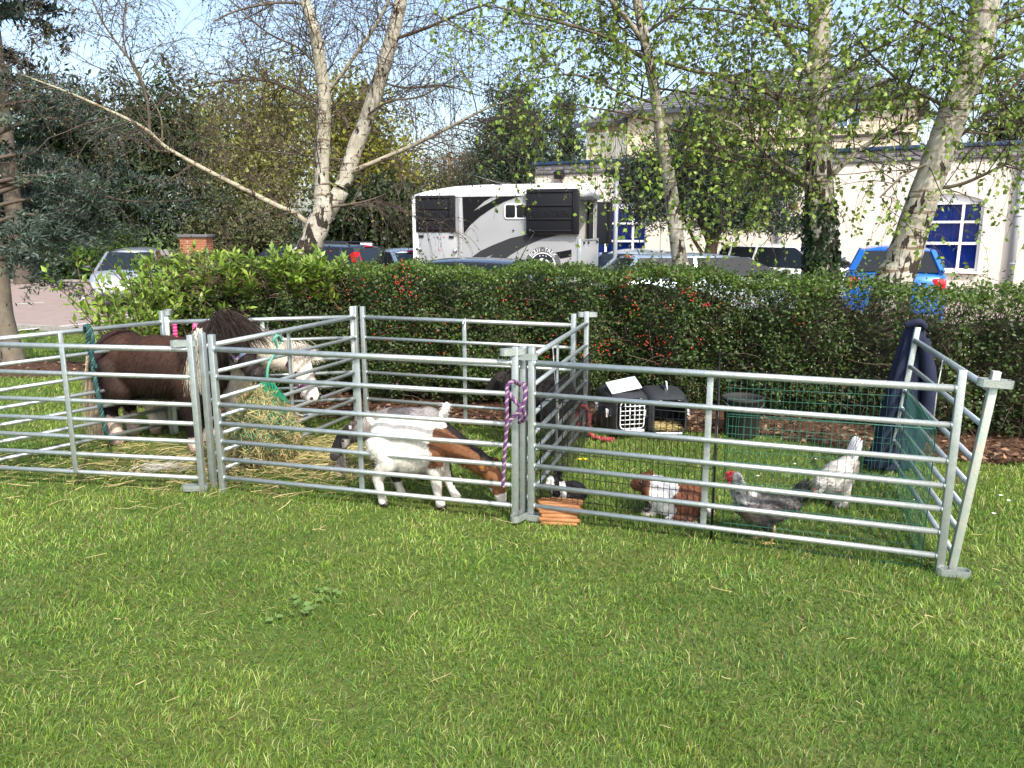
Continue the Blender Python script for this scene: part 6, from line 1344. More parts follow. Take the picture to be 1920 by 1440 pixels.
# stout birch with ivy
d = 7.15
s0 = rooted(*PXL([(1541, 560, 58.8), (1540, 500, 57.1), (1538, 430, 55.4), (1536, 350, 48.7), (1535, 280, 43.7), (1535, 200, 39.5), (1535, 120, 37.8), (1536, 50, 37.0), (1537, 0, 35.3), (1538, -100, 30.2), (1540, -220, 21.8)], d)); ivy_path = smooth_path(*s0, 10)
lim = [PXL([(1528, 352, 9.0), (1490, 325, 8.2), (1450, 300, 7.5), (1415, 268, 6.0), (1380, 235, 3.8), (1350, 225, 2.2)], d, 6.7), PXL([(1515, 352, 8.2), (1460, 325, 7.5), (1400, 310, 6.0), (1340, 292, 4.5), (1280, 280, 3.0)], d, 6.9), PXL([(1555, 335, 10.5), (1600, 290, 9.0), (1650, 258, 7.5), (1720, 225, 6.0), (1790, 205, 5.2), (1870, 195, 3.0)], d, 6.8), PXL([(1517, 135, 12.8), (1482, 90, 11.2), (1450, 48, 9.8), (1425, 0, 8.2), (1400, -60, 6.0)], d, 7.0), PXL([(1518, 55, 7.5), (1440, 40, 6.0), (1360, 20, 4.5), (1280, 15, 3.0)], d, 7.3), PXL([(1552, 165, 7.5), (1620, 105, 6.0), (1690, 70, 4.5), (1760, 40, 3.0)], d, 6.8), PXL([(1515, 210, 8.2), (1465, 190, 6.8), (1420, 165, 5.2), (1360, 150, 3.0)], d, 6.8), PXL([(1555, 205, 4.5), (1640, 205, 3.8), (1740, 200, 3.0)], 7.0, 7.2), PXL([(1520, 300, 4.5), (1460, 270, 3.8), (1400, 200, 3.0)], d, 7.6)]
birch('stout birch with ivy climbing its lower trunk', tuple(s0[0][0]), [s0], lim, 8, 7, 8, 221, FRESH, .042, foot=1.35, foot_h=3.2, upper=(.5, 1.0))
# leaning birch
d = 6.75
s0 = rooted(*PXL([(1668, 560, 72), (1688, 500, 62), (1704, 455, 56), (1718, 410, 54), (1742, 340, 51), (1756, 300, 51), (1793, 200, 50), (1832, 100, 48), (1849, 0, 46), (1868, -90, 40), (1888, -210, 30)], d))
lim = [PXL([(1748, 355, 7.2), (1800, 346, 6.4), (1850, 325, 5.6), (1925, 288, 4.0)], d, 6.4), PXL([(1775, 275, 7.2), (1840, 222, 6.4), (1885, 180, 5.6), (1940, 120, 4.0)], d, 6.4), PXL([(1828, 135, 10.4), (1870, 108, 8.8), (1940, 82, 6.4)], d, 6.3), PXL([(1846, 65, 11.2), (1890, 36, 9.6), (1950, 0, 7.2)], d, 6.5), PXL([(1812, 180, 8.8), (1870, 160, 7.2), (1940, 130, 4.8)], d, 7.0), PXL([(1775, 200, 7.2), (1700, 160, 5.6), (1640, 110, 4.0), (1600, 60, 3.2)], d, 6.6), PXL([(1790, 245, 4.8), (1860, 250, 4.0), (1940, 235, 3.2)], d, 6.8), PXL([(1820, 90, 7.2), (1740, 50, 5.6), (1680, 10, 4.0)], d, 6.7), PXL([(1760, 300, 5.6), (1700, 325, 4.0), (1650, 370, 3.2)], d, 6.5)]
birch('thick pale birch leaning over the blue hatchback', tuple(s0[0][0]), [s0], lim, 10, 7, 7, 231, FRESH, .042, foot=1.15, foot_h=2.3, upper=(.6, 1.0))
# ivy on the stout birch
def ivy():
    g = np.random.default_rng(77); P, r_ = ivy_path; t = thing('ivy', 'dark green ivy clothing the lower trunk of the stout birch', 'ivy', tuple(P[0])); n = 3400
    zt = D(1540, 372, 7.15)[2]; zz = P[0][2]+(zt-P[0][2])*g.random(n)**1.0*1.0; c = np.stack([np.interp(zz, P[:, 2], P[:, k]) for k in range(3)], 1); rr = np.interp(zz, P[:, 2], r_)*(1.0+.16*g.random(n)); a = g.random(n)*6.28
    out = np.stack([np.cos(a), np.sin(a), 0*a], 1); pos = c+out*rr[:, None]; v, f = leaves_batch(pos-P[0], .028+.028*g.random(n), np.stack([g.normal(0, .5, n), g.normal(0, .5, n), -np.ones(n)], 1), out+g.normal(0, .4, (n, 3)), .95, .05, g)
    o = link('leaves', npmesh('leaves', v, f, rep(np.array([(.016, .040, .014), (.028, .060, .02), (.05, .085, .03)])[g.integers(0, 3, n)], 4)), m_leaf, t); o['kind'] = 'stuff'
    S_ = []; K = 14
    for k in range(K):
        a0 = g.random()*6.28; zs = np.linspace(P[0][2], P[0][2]+(zt-P[0][2])*(.6+.4*g.random()), 12); cc = np.stack([np.interp(zs, P[:, 2], P[:, j]) for j in range(3)], 1); an = a0+.4*np.sin(np.linspace(0, 5, 12)+k); rr = np.interp(zs, P[:, 2], r_)*1.04; S_.append(cc+np.stack([np.cos(an)*rr, np.sin(an)*rr, 0*an], 1))
    v, q = tubes_batch(np.array(S_)-P[0], np.full((K, 12), .006), 4); me = npmesh('stems', v, q); setcol(me, (.09, .07, .05), 0); o = link('stems', me, m_bark, t); o['kind'] = 'stuff'
ivy()

# ------------------------------------------------------------------ clipped hedge with berries
def hedge_front(x): return mulch_y(x)+.52+.07*np.sin(x*3.1)+.05*np.sin(x*7.7+1)
HX0, HX1, HDEP = -3.55, 7.2, .95
def hedge_top(x): return np.interp(x, [-4, -2.6, -1.0, 1.0, 3.0, 4.5], [1.28, 1.27, 1.22, 1.22, 1.12, 1.05])+.03*np.sin(x*5.3)+.025*np.sin(x*11.9)
def hedge():
    g = np.random.default_rng(301); t = thing('clipped_hedge', 'long clipped evergreen hedge with scattered red berries behind the pens', 'hedge', (0, 6.6, 0)); off = np.array([0, 6.6, 0])
    n = 128000; x = g.uniform(HX0, HX1, n); x = np.where(g.random(n) < .25, g.uniform(-3.3, 2.5, n), x); u = g.random(n); z = np.empty(n); y = np.empty(n); H_ = hedge_top(x); fr = hedge_front(x)
    face = u < .62; dep = np.abs(g.normal(0, .07, n)); bulge = .05*vnoise(np.stack([x, g.random(n)*0], 1), 9, 5)
    zf = .06+(H_-.06)*g.random(n)**.9; lump = .07*vnoise(np.stack([x, zf], 1), 8, 7)+.04*vnoise(np.stack([x, zf], 1), 19, 8); under = np.clip(.28-zf, 0, 1)*.5
    y = fr+dep+lump+under; z = zf.copy()
    top = (u >= .62) & (u < .84); yt = fr+HDEP*g.random(n); z = np.where(top, H_-np.abs(g.normal(0, .05, n))+.03*vnoise(np.stack([x, yt], 1), 12, 9), z); y = np.where(top, yt, y)
    inn = u >= .84; y = np.where(inn, fr+.1+(HDEP-.1)*g.random(n), y); z = np.where(inn, .1+(H_-.15)*g.random(n), z)
    sparse = np.clip((x-1.3)/1.2, 0, 1)*np.clip(.4+.6*vnoise(np.stack([x, z], 1), 5, 12), 0, 1)*(z > .35); brownp = np.clip(1.1-np.hypot((x+2.75)/.42, (z-1.12)/.16), 0, 1)+np.clip(1.0-np.hypot((x+1.85)/.28, (z-1.08)/.14), 0, 1)
    k = g.random(n) > np.clip(sparse*.5+brownp*.7, 0, .9); x, y, z, H_, top, dep = (a[k] for a in (x, y, z, H_, top, dep)); n = len(x)
    p = np.stack([x, y, z], 1); sz = .020+.020*g.random(n); ax = g.normal(size=(n, 3))+np.array([0, -.5, .25]); nr = np.array([0, -.6, .7])+g.normal(0, .6, (n, 3))
    v, f = leaves_batch(p-off, sz, ax, nr, .62, .08, g)
    pal = np.array([(.045, .080, .020), (.065, .108, .026), (.030, .056, .016), (.10, .15, .035)]); nz = vnoise(np.stack([x, z], 1), 4.5, 15); kk = np.clip((g.random(n)*2.4+nz*.6), 0, 2.99).astype(int); c = pal[kk]*(.7+.6*g.random((n, 1)))
    newg = g.random(n) < np.clip(.08+.65*(z > H_-.10)+.25*(nz > .5), 0, .8); c[newg] = np.array([(.10, .165, .028)])*(.7+.6*g.random((newg.sum(), 1))); br = g.random(n) < .035; c[br] = np.array([.10, .055, .03])*(.6+.8*g.random((br.sum(), 1)))
    tag(link('foliage', npmesh('foliage', v, f, rep(c, 4)), m_leaf, t), kind='stuff')
    # upright shoots above the clipped top
    m = 900; xs = np.concatenate([g.uniform(-3.5, 5.5, m//2), g.uniform(0.8, 4.2, m-m//2)]); P0 = np.stack([xs, hedge_front(xs)+HDEP*g.random(m), hedge_top(xs)-.05], 1); hgt_ = .02+.15*g.random(m)**5; pos = P0[:, None, :]+np.array([0, 0, 1.])*(np.linspace(0, 1, 6)[None, :, None]*(hgt_+.05)[:, None, None]); pos = pos.reshape(-1, 3)+g.normal(0, .006, (m*6, 3)); nn = len(pos); v, f = leaves_batch(pos-off, .022+.018*g.random(nn), np.stack([g.normal(0, 1, nn), g.normal(0, 1, nn), .6*np.ones(nn)], 1), None, .6, .08, g)
    tag(link('young_shoots', npmesh('young_shoots', v, f, rep(np.array([.085, .145, .03])*(.6+.8*g.random((nn, 1))), 4)), m_leaf, t), kind='stuff')
    # twigs inside, a few bare ones poking out
    m = 5200; xs = g.uniform(HX0, HX1-.5, m); xs = np.where(g.random(m) < .35, g.uniform(1.2, 4.5, m), xs); st = np.stack([xs, hedge_front(xs)+.1+.7*g.random(m), .02+.8*g.random(m)*hedge_top(xs)], 1); dr_ = np.stack([g.normal(0, .6, m), g.normal(-.2, .5, m), np.abs(g.normal(.8, .5, m))], 1); L_ = .15+.35*g.random(m); L_ = np.minimum(L_, np.maximum(.05, hedge_top(xs)-st[:, 2])); Pq, Rq = grow(st, dr_, L_, .0025+.003*g.random(m), 3, .3, .2, g, 0, .5); v, q = tubes_batch(Pq-off, Rq, 3); me = npmesh('twigs', v, q); setcol(me, (.10, .075, .055), 0); tag(link('twigs', me, m_bark, t), kind='stuff')
    m = 520; xs = np.where(g.random(m) < .6, g.normal(-2.75, .25, m), g.normal(-1.85, .18, m)); st = np.stack([xs, hedge_front(xs)+.12*g.random(m), np.where(xs < -2.3, g.normal(1.08, .1, m), g.normal(1.05, .08, m))], 1); Pq, Rq = grow(st, np.stack([g.normal(0, .5, m), g.normal(-.4, .4, m), g.normal(.8, .4, m)], 1), .08+.12*g.random(m), np.full(m, .0026), 3, .2, .2, g, 0, .5); v, q = tubes_batch(Pq-off, Rq, 3); me = npmesh('dead_twigs', v, q); setcol(me, (.24, .17, .12), 0); tag(link('dead_twigs', me, m_bark, t), kind='stuff')
    K = 60; xs = np.linspace(HX0+.1, HX1-.3, K)+g.normal(0, .04, K); st = np.stack([xs, hedge_front(xs)+.5+g.normal(0, .1, K), np.full(K, -.05)], 1); Pq, Rq = grow(st, np.stack([g.normal(0, .2, K), g.normal(0, .15, K), np.ones(K)], 1), np.full(K, 1.0), .012+.012*g.random(K), 6, 0, .1, g, 0, .4); v, q = tubes_batch(Pq-off, Rq, 6); me = npmesh('stems', v, q, smooth=True); setcol(me, (.10, .08, .06), 0); tag(link('stems', me, m_bark, t), kind='stuff')
    # dense inner branchwork, thin at the right-hand end
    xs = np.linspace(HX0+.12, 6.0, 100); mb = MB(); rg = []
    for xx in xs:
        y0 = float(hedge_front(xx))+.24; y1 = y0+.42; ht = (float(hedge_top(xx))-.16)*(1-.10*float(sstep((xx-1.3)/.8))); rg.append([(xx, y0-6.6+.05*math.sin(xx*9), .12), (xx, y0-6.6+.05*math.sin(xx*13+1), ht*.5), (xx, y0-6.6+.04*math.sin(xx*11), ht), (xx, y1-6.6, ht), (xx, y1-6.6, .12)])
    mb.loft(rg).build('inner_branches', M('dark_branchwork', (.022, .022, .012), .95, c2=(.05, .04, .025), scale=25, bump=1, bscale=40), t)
    # berries in little bunches, tiny white buds
    bx = []; 
    for (px_, py_, sp, cnt) in ((750, 520, 22, 46), (760, 540, 16, 26), (600, 545, 12, 8), (690, 560, 25, 14), (705, 630, 14, 12), (860, 620, 22, 14), (1030, 665, 16, 22), (1105, 660, 24, 30), (1130, 650, 10, 26), (1175, 520, 8, 12), (1216, 640, 9, 24), (1240, 635, 10, 20), (1290, 552, 8, 26), (1255, 573, 8, 14), (1190, 575, 10, 12), (1335, 570, 9, 12), (1245, 670, 14, 16), (960, 560, 40, 14), (1300, 650, 14, 6), (1495, 598, 8, 8), (870, 590, 60, 18), (1120, 600, 60, 24), (640, 520, 50, 10), (815, 640, 30, 12)):
        for _ in range(int(cnt*.7)):
            a, b_ = g.normal(px_, sp), g.normal(py_, sp*.8); r0 = ray(a, b_); yy = 6.6
            for it in range(4): xx = r0[0]/r0[1]*yy; yy = float(hedge_front(xx))-.02
            bx.append((xx, yy+g.normal(0, .02), EYE+r0[2]/r0[1]*yy))
    me0 = MB(); 
    ico = MB().ell((0, 0, 0), (1, 1, 1), None, 1); iv = np.array(ico.v); if_ = np.array(ico.f); B = np.array(bx); nB = len(B); rr = .0055+.003*g.random(nB); V = (B[:, None, :]+iv[None]*rr[:, None, None]).reshape(-1, 3)-off; Fq = (if_[None]+(np.arange(nB)*len(iv))[:, None, None]).reshape(-1, 3); tag(link('berries', npmesh('berries', V, Fq, smooth=True), M('red_berry', (.40, .02, .015), .4, c2=(.45, .06, .02), scale=6), t), kind='stuff')
    m = 800; xs = np.where(g.random(m) < .3, g.uniform(-3.4, 1.5, m), g.uniform(1.2, 4.4, m)); zf = .2+1.0*g.random(m); yy = hedge_front(xs)-.03+.05*g.random(m)+.07*vnoise(np.stack([xs, zf], 1), 8, 7); v, f = leaves_batch(np.stack([xs, yy, zf], 1)-off, np.full(m, .0075), None, np.tile([0, -1., .3], (m, 1)), 1.0, .0, g); tag(link('buds', npmesh('buds', v, f, rep(np.array([[.62, .62, .50]])*np.ones((m, 1)), 4)), m_leaf, t), kind='stuff')
hedge()
# ------------------------------------------------------------------ bright green shrub at the hedge end
def shrub():
    g = np.random.default_rng(311); base = D(305, 640, 7.1); base[2] = float(hgt(base[0], base[1])); t = thing('leafy_shrub', 'bright green large-leaved shrub at the end of the hedge', 'shrub', base)
    m = 130; a = g.random(m)*6.28; st = np.stack([.17*g.normal(size=m), .2*g.normal(size=m), 0*a], 1); lean = np.stack([g.normal(.06, .11, m), g.normal(-.1, .2, m), np.ones(m)], 1); L_ = g.uniform(.75, 1.52, m); P, r_ = grow(st, lean, L_, np.full(m, .009), 9, .25, .10, g, .1, .3)
    # a band of the same growth runs along the hedge top
    m2 = 60; xs = g.uniform(.35, 1.75, m2); ht = np.array(hedge_top(base[0]+xs)); st2 = np.stack([xs, hedge_front(base[0]+xs)-base[1]+.35*g.random(m2), ht-.35-base[2]], 1); P2, r2 = grow(st2, np.stack([g.normal(0, .35, m2), g.normal(-.2, .3, m2), np.ones(m2)], 1), g.uniform(.30, .52, m2), np.full(m2, .006), 9, .2, .1, g, .1, .3)
    P = np.concatenate([P, P2]); r_ = np.concatenate([r_, r2]); v, q = tubes_batch(P, r_, 5); me = npmesh('stems', v, q, smooth=True); setcol(me, (.13, .09, .06), 0); tag(link('stems', me, m_bark, t), kind='stuff')
    pos, dr_, _ = spawn(P, r_, 62, .10, 1.0, g, 1.0, .7, .25); kk = pos[:, 0] > -.50+.12*g.random(len(pos)); pos = pos[kk]; dr_ = dr_[kk]; n = len(pos); L_ = .045+.05*g.random(n); pos = pos+dr_*.03*g.random((n, 1)); v, f = leaves_batch(pos, L_, dr_+np.array([0, -.15, -.1]), np.tile([0, -.5, 1.], (n, 1))+g.normal(0, .35, (n, 3)), .46, .07, g)
    c = np.array([(.20, .30, .035), (.15, .25, .03), (.26, .36, .06), (.11, .20, .03)])[g.integers(0, 4, n)]*(.75+.5*g.random((n, 1))); tag(link('foliage', npmesh('foliage', v, f, rep(c, 4)), m_leaf, t), kind='stuff')
shrub()

# ------------------------------------------------------------------ background trees
def blob_tree(label, base, blobs, nleaf, size, pal, seed, trunk=None, limbs=6, name='tree', clump=.35, per=26, mat=None, aspect=.6, trunkcol=(.13, .10, .08), twig=0, cat='tree', shell=.45):
    g = np.random.default_rng(seed); b0 = np.array(base, float); t = thing(name, label, cat, tuple(b0)); w_ = np.array([b[1][0]*b[1][1]+b[1][0]*b[1][2] for b in blobs]); w_ = w_/w_.sum()
    nc = max(1, nleaf//per); k = g.choice(len(blobs), nc, p=w_); d_ = unit(g.normal(size=(nc, 3))); r_ = g.random(nc)**shell; cen = np.array([b[0] for b in blobs])[k]-b0; rad = np.array([b[1] for b in blobs])[k]; cc = cen+d_*rad*(r_*(1+.18*g.normal(size=nc)))[:, None]
    tone = (.75+.5*g.random((nc, 1))); n = nc*per; ci = np.repeat(np.arange(nc), per); pos = cc[ci]+g.normal(0, clump, (n, 3))*np.array([1, 1, .7]); pos[:, 2] = np.maximum(pos[:, 2], .05)
    v, f = leaves_batch(pos, size*(.5+.9*g.random(n)), None, None, aspect, .1, g); c = np.array(pal)[g.integers(0, len(pal), n)]*tone[ci]*(.8+.4*g.random((n, 1))); tag(link('crown', npmesh('crown', v, f, rep(c, 4)), mat or m_leaf, t), kind='stuff')
    if trunk:
        r0, zt = trunk; stem('trunk', [(0, 0, -.1), (g.normal(0, .1), 0, zt*.35), (g.normal(0, .25), 0, zt*.7), (g.normal(0, .3), 0, zt)], [r0*1.25, r0, r0*.75, r0*.3], t, m_bark, trunkcol, 0, 6, 12, (0, 0, 0), .06, seed)
        P = np.array([[(0, 0, zt*f_), (0, 0, zt*f_)] for f_ in np.linspace(.3, .95, max(limbs, 1))])[:, 0]; tgt = cc[g.choice(nc, max(limbs, 1))]; dr_ = tgt-P; L_ = np.linalg.norm(dr_, axis=1); Pq, Rq = grow(P, dr_+np.array([0, 0, .2]), L_, np.full(len(P), r0*.35), 7, .1, .12, g, .1, .15); v, q = tubes_batch(Pq, Rq, 6); me = npmesh('limbs', v, q, smooth=True); setcol(me, trunkcol, 0); tag(link('limbs', me, m_bark, t), kind='stuff')
        if twig:
            ps, dd, _ = spawn(Pq, Rq, twig, .2, 1, g, 1, .7, .2); P3, R3 = grow(ps, dd, g.uniform(.6, 1.6, len(ps)), np.full(len(ps), .02), 5, .2, .15, g, .2, .3); ps4, dd4, _ = spawn(P3, R3, 7, .2, 1, g, 1, .7, .1); P4, R4 = grow(ps4, dd4, g.uniform(.3, .9, len(ps4)), np.full(len(ps4), .009), 4, .1, .15, g, .1, .4); v1, q1 = tubes_batch(P3, R3, 4); v2, q2 = tubes_batch(P4, R4, 3); me = npmesh('twigs', np.concatenate([v1, v2]), np.concatenate([q1, q2+len(v1)])); setcol(me, trunkcol, 0); tag(link('twigs', me, m_bark, t), kind='stuff')
    return t
def BL(px, py, d, rx_px, rz_px, ry=None):
    c = D(px, py, d); rx = rx_px*d/F; return (tuple(c), (rx, ry if ry else rx, rz_px*d/F))
def gb(px, d): p = D(px, 500, d); return (p[0], p[1], PARK)
YEW = [(.022, .040, .016), (.033, .056, .02), (.045, .068, .026)]; OLIVE = [(.28, .30, .07), (.20, .22, .055), (.34, .35, .09), (.14, .16, .05)]; LAUREL = [(.06, .115, .022), (.09, .155, .03), (.04, .08, .018)]; PINE = [(.035, .060, .034), (.048, .076, .044), (.026, .044, .026), (.07, .10, .06)]; BLUEC = [(.055, .082, .060), (.075, .110, .085), (.035, .055, .04), (.12, .16, .135)]
blob_tree('broad dark yew behind the silver people carrier', gb(250, 33), [BL(230, 330, 33, 130, 160), BL(310, 250, 33, 75, 100), BL(120, 300, 33, 90, 150), BL(60, 380, 33, 100, 120)], 26000, .30, YEW, 401, (.35, 4), name='yew_tree', clump=.4, aspect=.35, mat=m_needle)
blob_tree('dull green tree beyond the brick pier', gb(440, 34), [BL(400, 420, 34, 70, 70), BL(490, 440, 34, 60, 55)], 6500, .24, [(.07, .085, .035), (.045, .06, .025), (.10, .11, .045)], 402, (.25, 3), name='evergreen_tree', clump=.35, aspect=.35, mat=m_needle)
blob_tree('dark glossy evergreen beside the horse trailer', gb(700, 33), [BL(690, 420, 33, 85, 75), BL(640, 440, 33, 60, 60), BL(730, 390, 33, 55, 60), BL(770, 430, 33, 45, 60)], 12000, .26, [(.018, .034, .014), (.03, .05, .018), (.045, .065, .02)], 403, (.25, 3), name='evergreen_tree', clump=.35)
blob_tree('tall olive-green tree with bare lower trunk behind the twin-stemmed birch', gb(523, 37), [BL(470, 250, 37, 85, 105), BL(540, 220, 37, 80, 100), BL(440, 330, 37, 65, 75), BL(530, 330, 37, 85, 60)], 15000, .20, OLIVE, 404, (.32, 9), 14, name='deciduous_tree', clump=.55, per=18, twig=5, trunkcol=(.20, .15, .11))
blob_tree('yellow-green tree to the right of the twin-stemmed birch', gb(690, 39), [BL(680, 260, 39, 70, 110), BL(700, 330, 39, 70, 70), BL(640, 240, 39, 50, 90), BL(730, 350, 39, 40, 50)], 13000, .22, [(.24, .25, .03), (.18, .19, .03), (.30, .30, .045), (.11, .12, .03)], 405, (.3, 9), 12, name='deciduous_tree', clump=.5, per=20, twig=4)
blob_tree('thin pale green tree between the yew and the olive tree', gb(385, 40), [BL(385, 290, 40, 45, 90), BL(375, 230, 40, 30, 50)], 3400, .2, OLIVE, 412, (.2, 8), 10, name='deciduous_tree', clump=.6, per=14, twig=6, trunkcol=(.18, .14, .11))
blob_tree('brown leafless tree beyond the trailer roof', gb(770, 50), [BL(770, 310, 50, 55, 60)], 700, .12, [(.16, .12, .07)], 406, (.25, 7), 16, name='bare_tree', clump=.6, per=10, twig=10, trunkcol=(.20, .14, .11))
blob_tree('leafless tree left of the dark pine', gb(870, 54), [BL(870, 310, 54, 45, 50), BL(830, 320, 54, 40, 40)], 800, .12, [(.14, .12, .06), (.10, .11, .05)], 407, (.25, 7), 16, name='bare_tree', clump=.6, per=10, twig=9, trunkcol=(.17, .13, .11))
blob_tree('low scrubby greenery behind the trailer roof', gb(800, 48), [BL(800, 350, 48, 90, 40), BL(880, 345, 48, 60, 40)], 4500, .18, [(.08, .09, .03), (.12, .12, .04), (.05, .06, .025)], 408, None, name='thicket', clump=.5, cat='thicket')
blob_tree('tall dark pine rising beyond the trailer', gb(965, 44), [BL(960, 180, 44, 50, 40), BL(930, 240, 44, 50, 28), BL(990, 235, 44, 55, 32), BL(960, 290, 44, 75, 38), BL(910, 300, 44, 40, 40), BL(1010, 300, 44, 40, 40), BL(960, 330, 44, 80, 40)], 17000, .30, PINE, 409, (.35, 9), 16, name='pine_tree', clump=.38, aspect=.22, mat=m_needle, trunkcol=(.10, .07, .055))
blob_tree('narrow gappy pine between the tall pine and the two-storey block', gb(1064, 46), [BL(1066, 200, 46, 28, 22), BL(1050, 245, 46, 32, 16), BL(1075, 280, 46, 32, 16), BL(1055, 310, 46, 34, 18)], 4600, .28, PINE, 410, (.22, 9), 10, name='pine_tree', clump=.33, aspect=.22, mat=m_needle, trunkcol=(.08, .06, .05))
blob_tree('spreading grey-green pine in front of the hall wall', gb(1330, 20.5), [BL(1330, 330, 20.5, 110, 55, 1.3), BL(1230, 370, 20.5, 75, 45, 1), BL(1400, 370, 20.5, 85, 45, 1), BL(1280, 290, 20.5, 80, 45, 1), BL(1360, 400, 20.5, 85, 30, 1), BL(1455, 340, 20.5, 45, 40, .8), BL(1185, 330, 20.5, 30, 30, .6), BL(1320, 255, 20.5, 60, 30, .8), BL(1470, 420, 20.5, 40, 14, .6)], 34000, .17, PINE, 411, (.17, 3.4), 9, name='pine_tree', clump=.2, aspect=.2, mat=m_needle, trunkcol=(.085, .055, .04))
blob_tree('dark tree peeping over the hall roof past the leaning birch', gb(1905, 42), [BL(1900, 235, 42, 50, 60), BL(1940, 210, 42, 50, 70), BL(1870, 250, 42, 25, 30)], 6000, .2, [(.035, .055, .02), (.055, .08, .025), (.025, .04, .015)], 413, (.3, 8), name='evergreen_tree', clump=.4)
blob_tree('clipped laurel hedge beyond the car park', gb(150, 29.5), [BL(40, 505, 29.5, 90, 34, .8), BL(130, 505, 29.5, 60, 38, .8), BL(185, 505, 29.5, 60, 38, .8), BL(250, 505, 29.5, 60, 38, .8)], 9000, .16, LAUREL, 421, None, name='laurel_hedge', clump=.16, cat='hedge', shell=.3)
blob_tree('small rounded clipped bush above the laurel hedge', gb(225, 31), [BL(225, 445, 31, 42, 18, .8), BL(225, 480, 31, 34, 30, .6)], 3600, .09, [(.05, .085, .025), (.035, .06, .02), (.075, .11, .03)], 422, (.08, 1.4), 3, name='clipped_bush', clump=.1, cat='bush', shell=.3)
for k, (pxa, lab) in enumerate(((20, 'scrub of dark leaves at the back beyond the cedar'), (560, 'shadowy undergrowth beyond the dark estate car'))):
    blob_tree(lab, gb(pxa, 38), [BL(pxa, 460, 38, 120, 45), BL(pxa-80, 440, 38, 90, 60)], 5000, .2, YEW, 431+k, None, name='thicket', clump=.4, cat='thicket')
# leafless shrub and strap leaves at the foot of the laurel
# ------------------------------------------------------------------ conifers with boughs
def bough_tree(label, name, base, trunk_pts, trunk_r, boughs, pal, seed, nb=16, Ls=(.25, .7), per=34, size=.05, droop=.8, barkc=(.22, .20, .17), bark=None, aspect=.22, jit=.03, thick=.03):
    g = np.random.default_rng(seed); t = thing(name, label, 'tree', tuple(base)); off = np.array(base)
    stem('trunk', trunk_pts, trunk_r, t, bark or m_bark, barkc, 0, 8, 16, off, .05, seed); PP = []
    for pts in boughs:
        P, _ = smooth_path(pts, [1]*len(pts), 6); PP.append(resample(P, 16))
    PB = np.array(PP); RB = np.linspace(thick, thick*.2, 16)[None]*np.ones((len(PB), 1)); v, q = tubes_batch(PB-off, RB, 6); me = npmesh('boughs', v, q, smooth=True); setcol(me, (.11, .085, .07), 0); tag(link('boughs', me, m_bark, t), kind='stuff')
    pos, dr_, _ = spawn(PB, RB, nb, .12, 1, g, .9, .8, -.1); P3, R3 = grow(pos, dr_*np.array([1, 1, .5]), g.uniform(*Ls, len(pos)), np.full(len(pos), .008), 7, droop, .08, g, .1, .35); v, q = tubes_batch(P3-off, R3, 3); me = npmesh('branchlets', v, q); setcol(me, (.10, .08, .065), 0); tag(link('branchlets', me, m_bark, t), kind='stuff')
    allp = np.concatenate([P3, PB[:, 4:12], PB[:, 8:16]]) if False else P3; ps, dd, _ = spawn(allp, np.ones(allp.shape[:2]), per, .05, 1, g, 1, .45, .15); ps2, dd2, _ = spawn(PB, RB, per*3, .25, 1, g, 1, .45, .2); ps = np.concatenate([ps, ps2]); dd = np.concatenate([dd, dd2]); n = len(ps); ps = ps+g.normal(0, jit, (n, 3)); v, f = leaves_batch(ps-off, size*(.6+.7*g.random(n)), dd, None, aspect, .05, g); c = np.array(pal)[g.integers(0, len(pal), n)]*(.7+.6*g.random((n, 1))); tag(link('needles', npmesh('needles', v, f, rep(c, 4)), m_needle, t), kind='stuff')
    return t
bx_, by_ = -6.25, 9.55; bz_ = float(hgt(bx_, by_)); d = 9.55
tp = [(bx_, by_, bz_-.1), tuple(D(8, 600, d)), tuple(D(2, 540, d)), tuple(D(-6, 480, d)), tuple(D(-45, 380, d)), tuple(D(-90, 200, d)), tuple(D(-120, 0, d)), tuple(D(-130, -150, d))]
bo = []; g = np.random.default_rng(99)
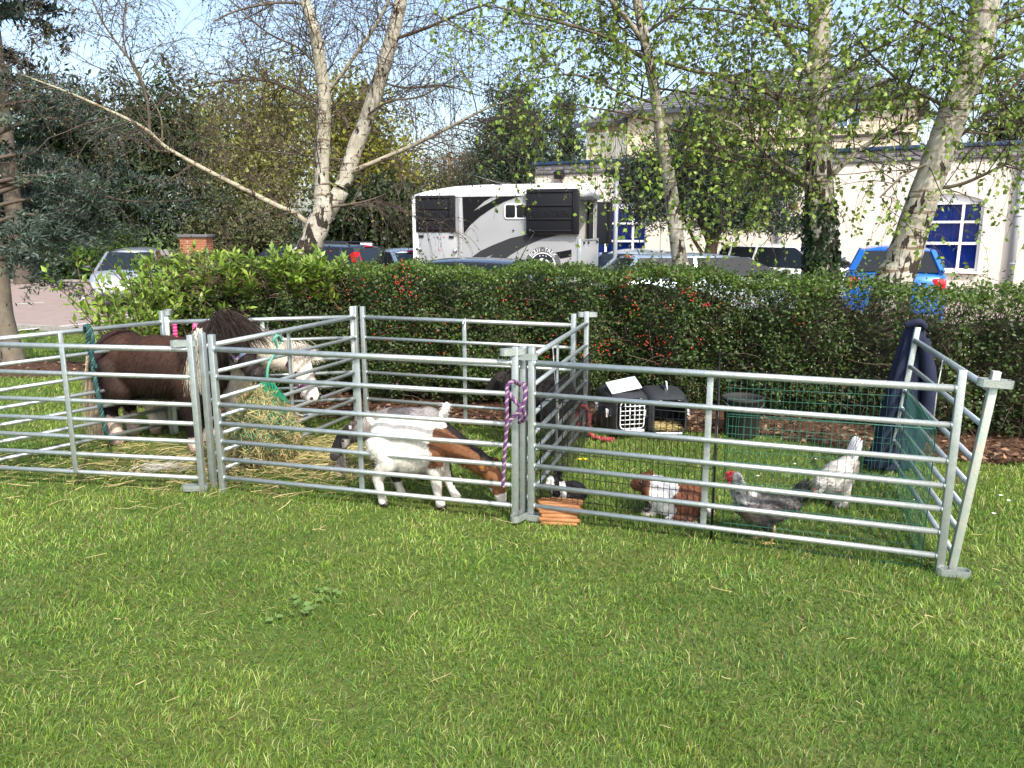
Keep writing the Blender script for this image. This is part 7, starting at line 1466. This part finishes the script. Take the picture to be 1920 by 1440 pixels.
for (pts, d1) in (([(-15, 470), (40, 452), (80, 420), (100, 395)], 9.0), ([(-20, 345), (60, 330), (130, 335), (195, 352)], 9.2), ([(0, 360), (90, 335), (170, 360), (250, 378), (350, 376)], 9.8), ([(-15, 420), (50, 402), (105, 418), (150, 455)], 9.0), ([(-25, 260), (60, 225), (130, 225), (210, 245)], 9.6), ([(-30, 160), (30, 150), (90, 165), (130, 190)], 9.4), ([(-15, 490), (30, 480), (65, 500), (90, 535)], 9.0), ([(-20, 300), (40, 290), (100, 300), (150, 325)], 10.2), ([(-20, 390), (70, 372), (150, 395), (190, 425)], 10.0), ([(0, 350), (110, 320), (200, 325), (280, 335), (330, 350)], 10.4), ([(-20, 440), (20, 432), (55, 445), (75, 470)], 8.8), ([(-30, 210), (40, 190), (110, 195), (170, 215)], 10.2)):
    n_ = len(pts); bo.append([tuple(D(x, y, 9.55+(d1-9.55)*k/(n_-1))) for k, (x, y) in enumerate(pts)])
bough_tree('blue-green cedar with sweeping boughs beyond the pony pen', 'cedar_tree', (bx_, by_, bz_), tp, [.14, .115, .11, .11, .10, .09, .07, .05], bo, BLUEC, 501, 16, (.2, .65), 70, .07, .9, (.17, .15, .125), m_birch, .26, .025)  # trunk bark colour darkened to carry the shade it stands in
fb = gb(40, 27); tz_ = [(fb[0], fb[1], PARK), (fb[0], fb[1], 4), (fb[0]+.1, fb[1], 8), (fb[0], fb[1], 12.5)]; bo = []
for k in range(46):
    z = 1.5+11*(k/46)**.9; a = g.random()*6.28; L_ = (3.6-2.6*(k/46))*(.7+.5*g.random()); c = np.array([fb[0], fb[1], z]); dv = np.array([math.cos(a), math.sin(a), 0]); bo.append([tuple(c), tuple(c+dv*L_*.4+[0, 0, .15]), tuple(c+dv*L_*.75+[0, 0, -.05]), tuple(c+dv*L_+[0, 0, -.35])])
bough_tree('tall dark fir towering behind the cedar', 'fir_tree', fb, tz_, [.3, .25, .16, .05], bo, [(.018, .032, .022), (.028, .046, .032), (.012, .024, .018)], 511, 15, (.4, 1.1), 26, .24, .5, (.10, .08, .07), None, .3, .06)
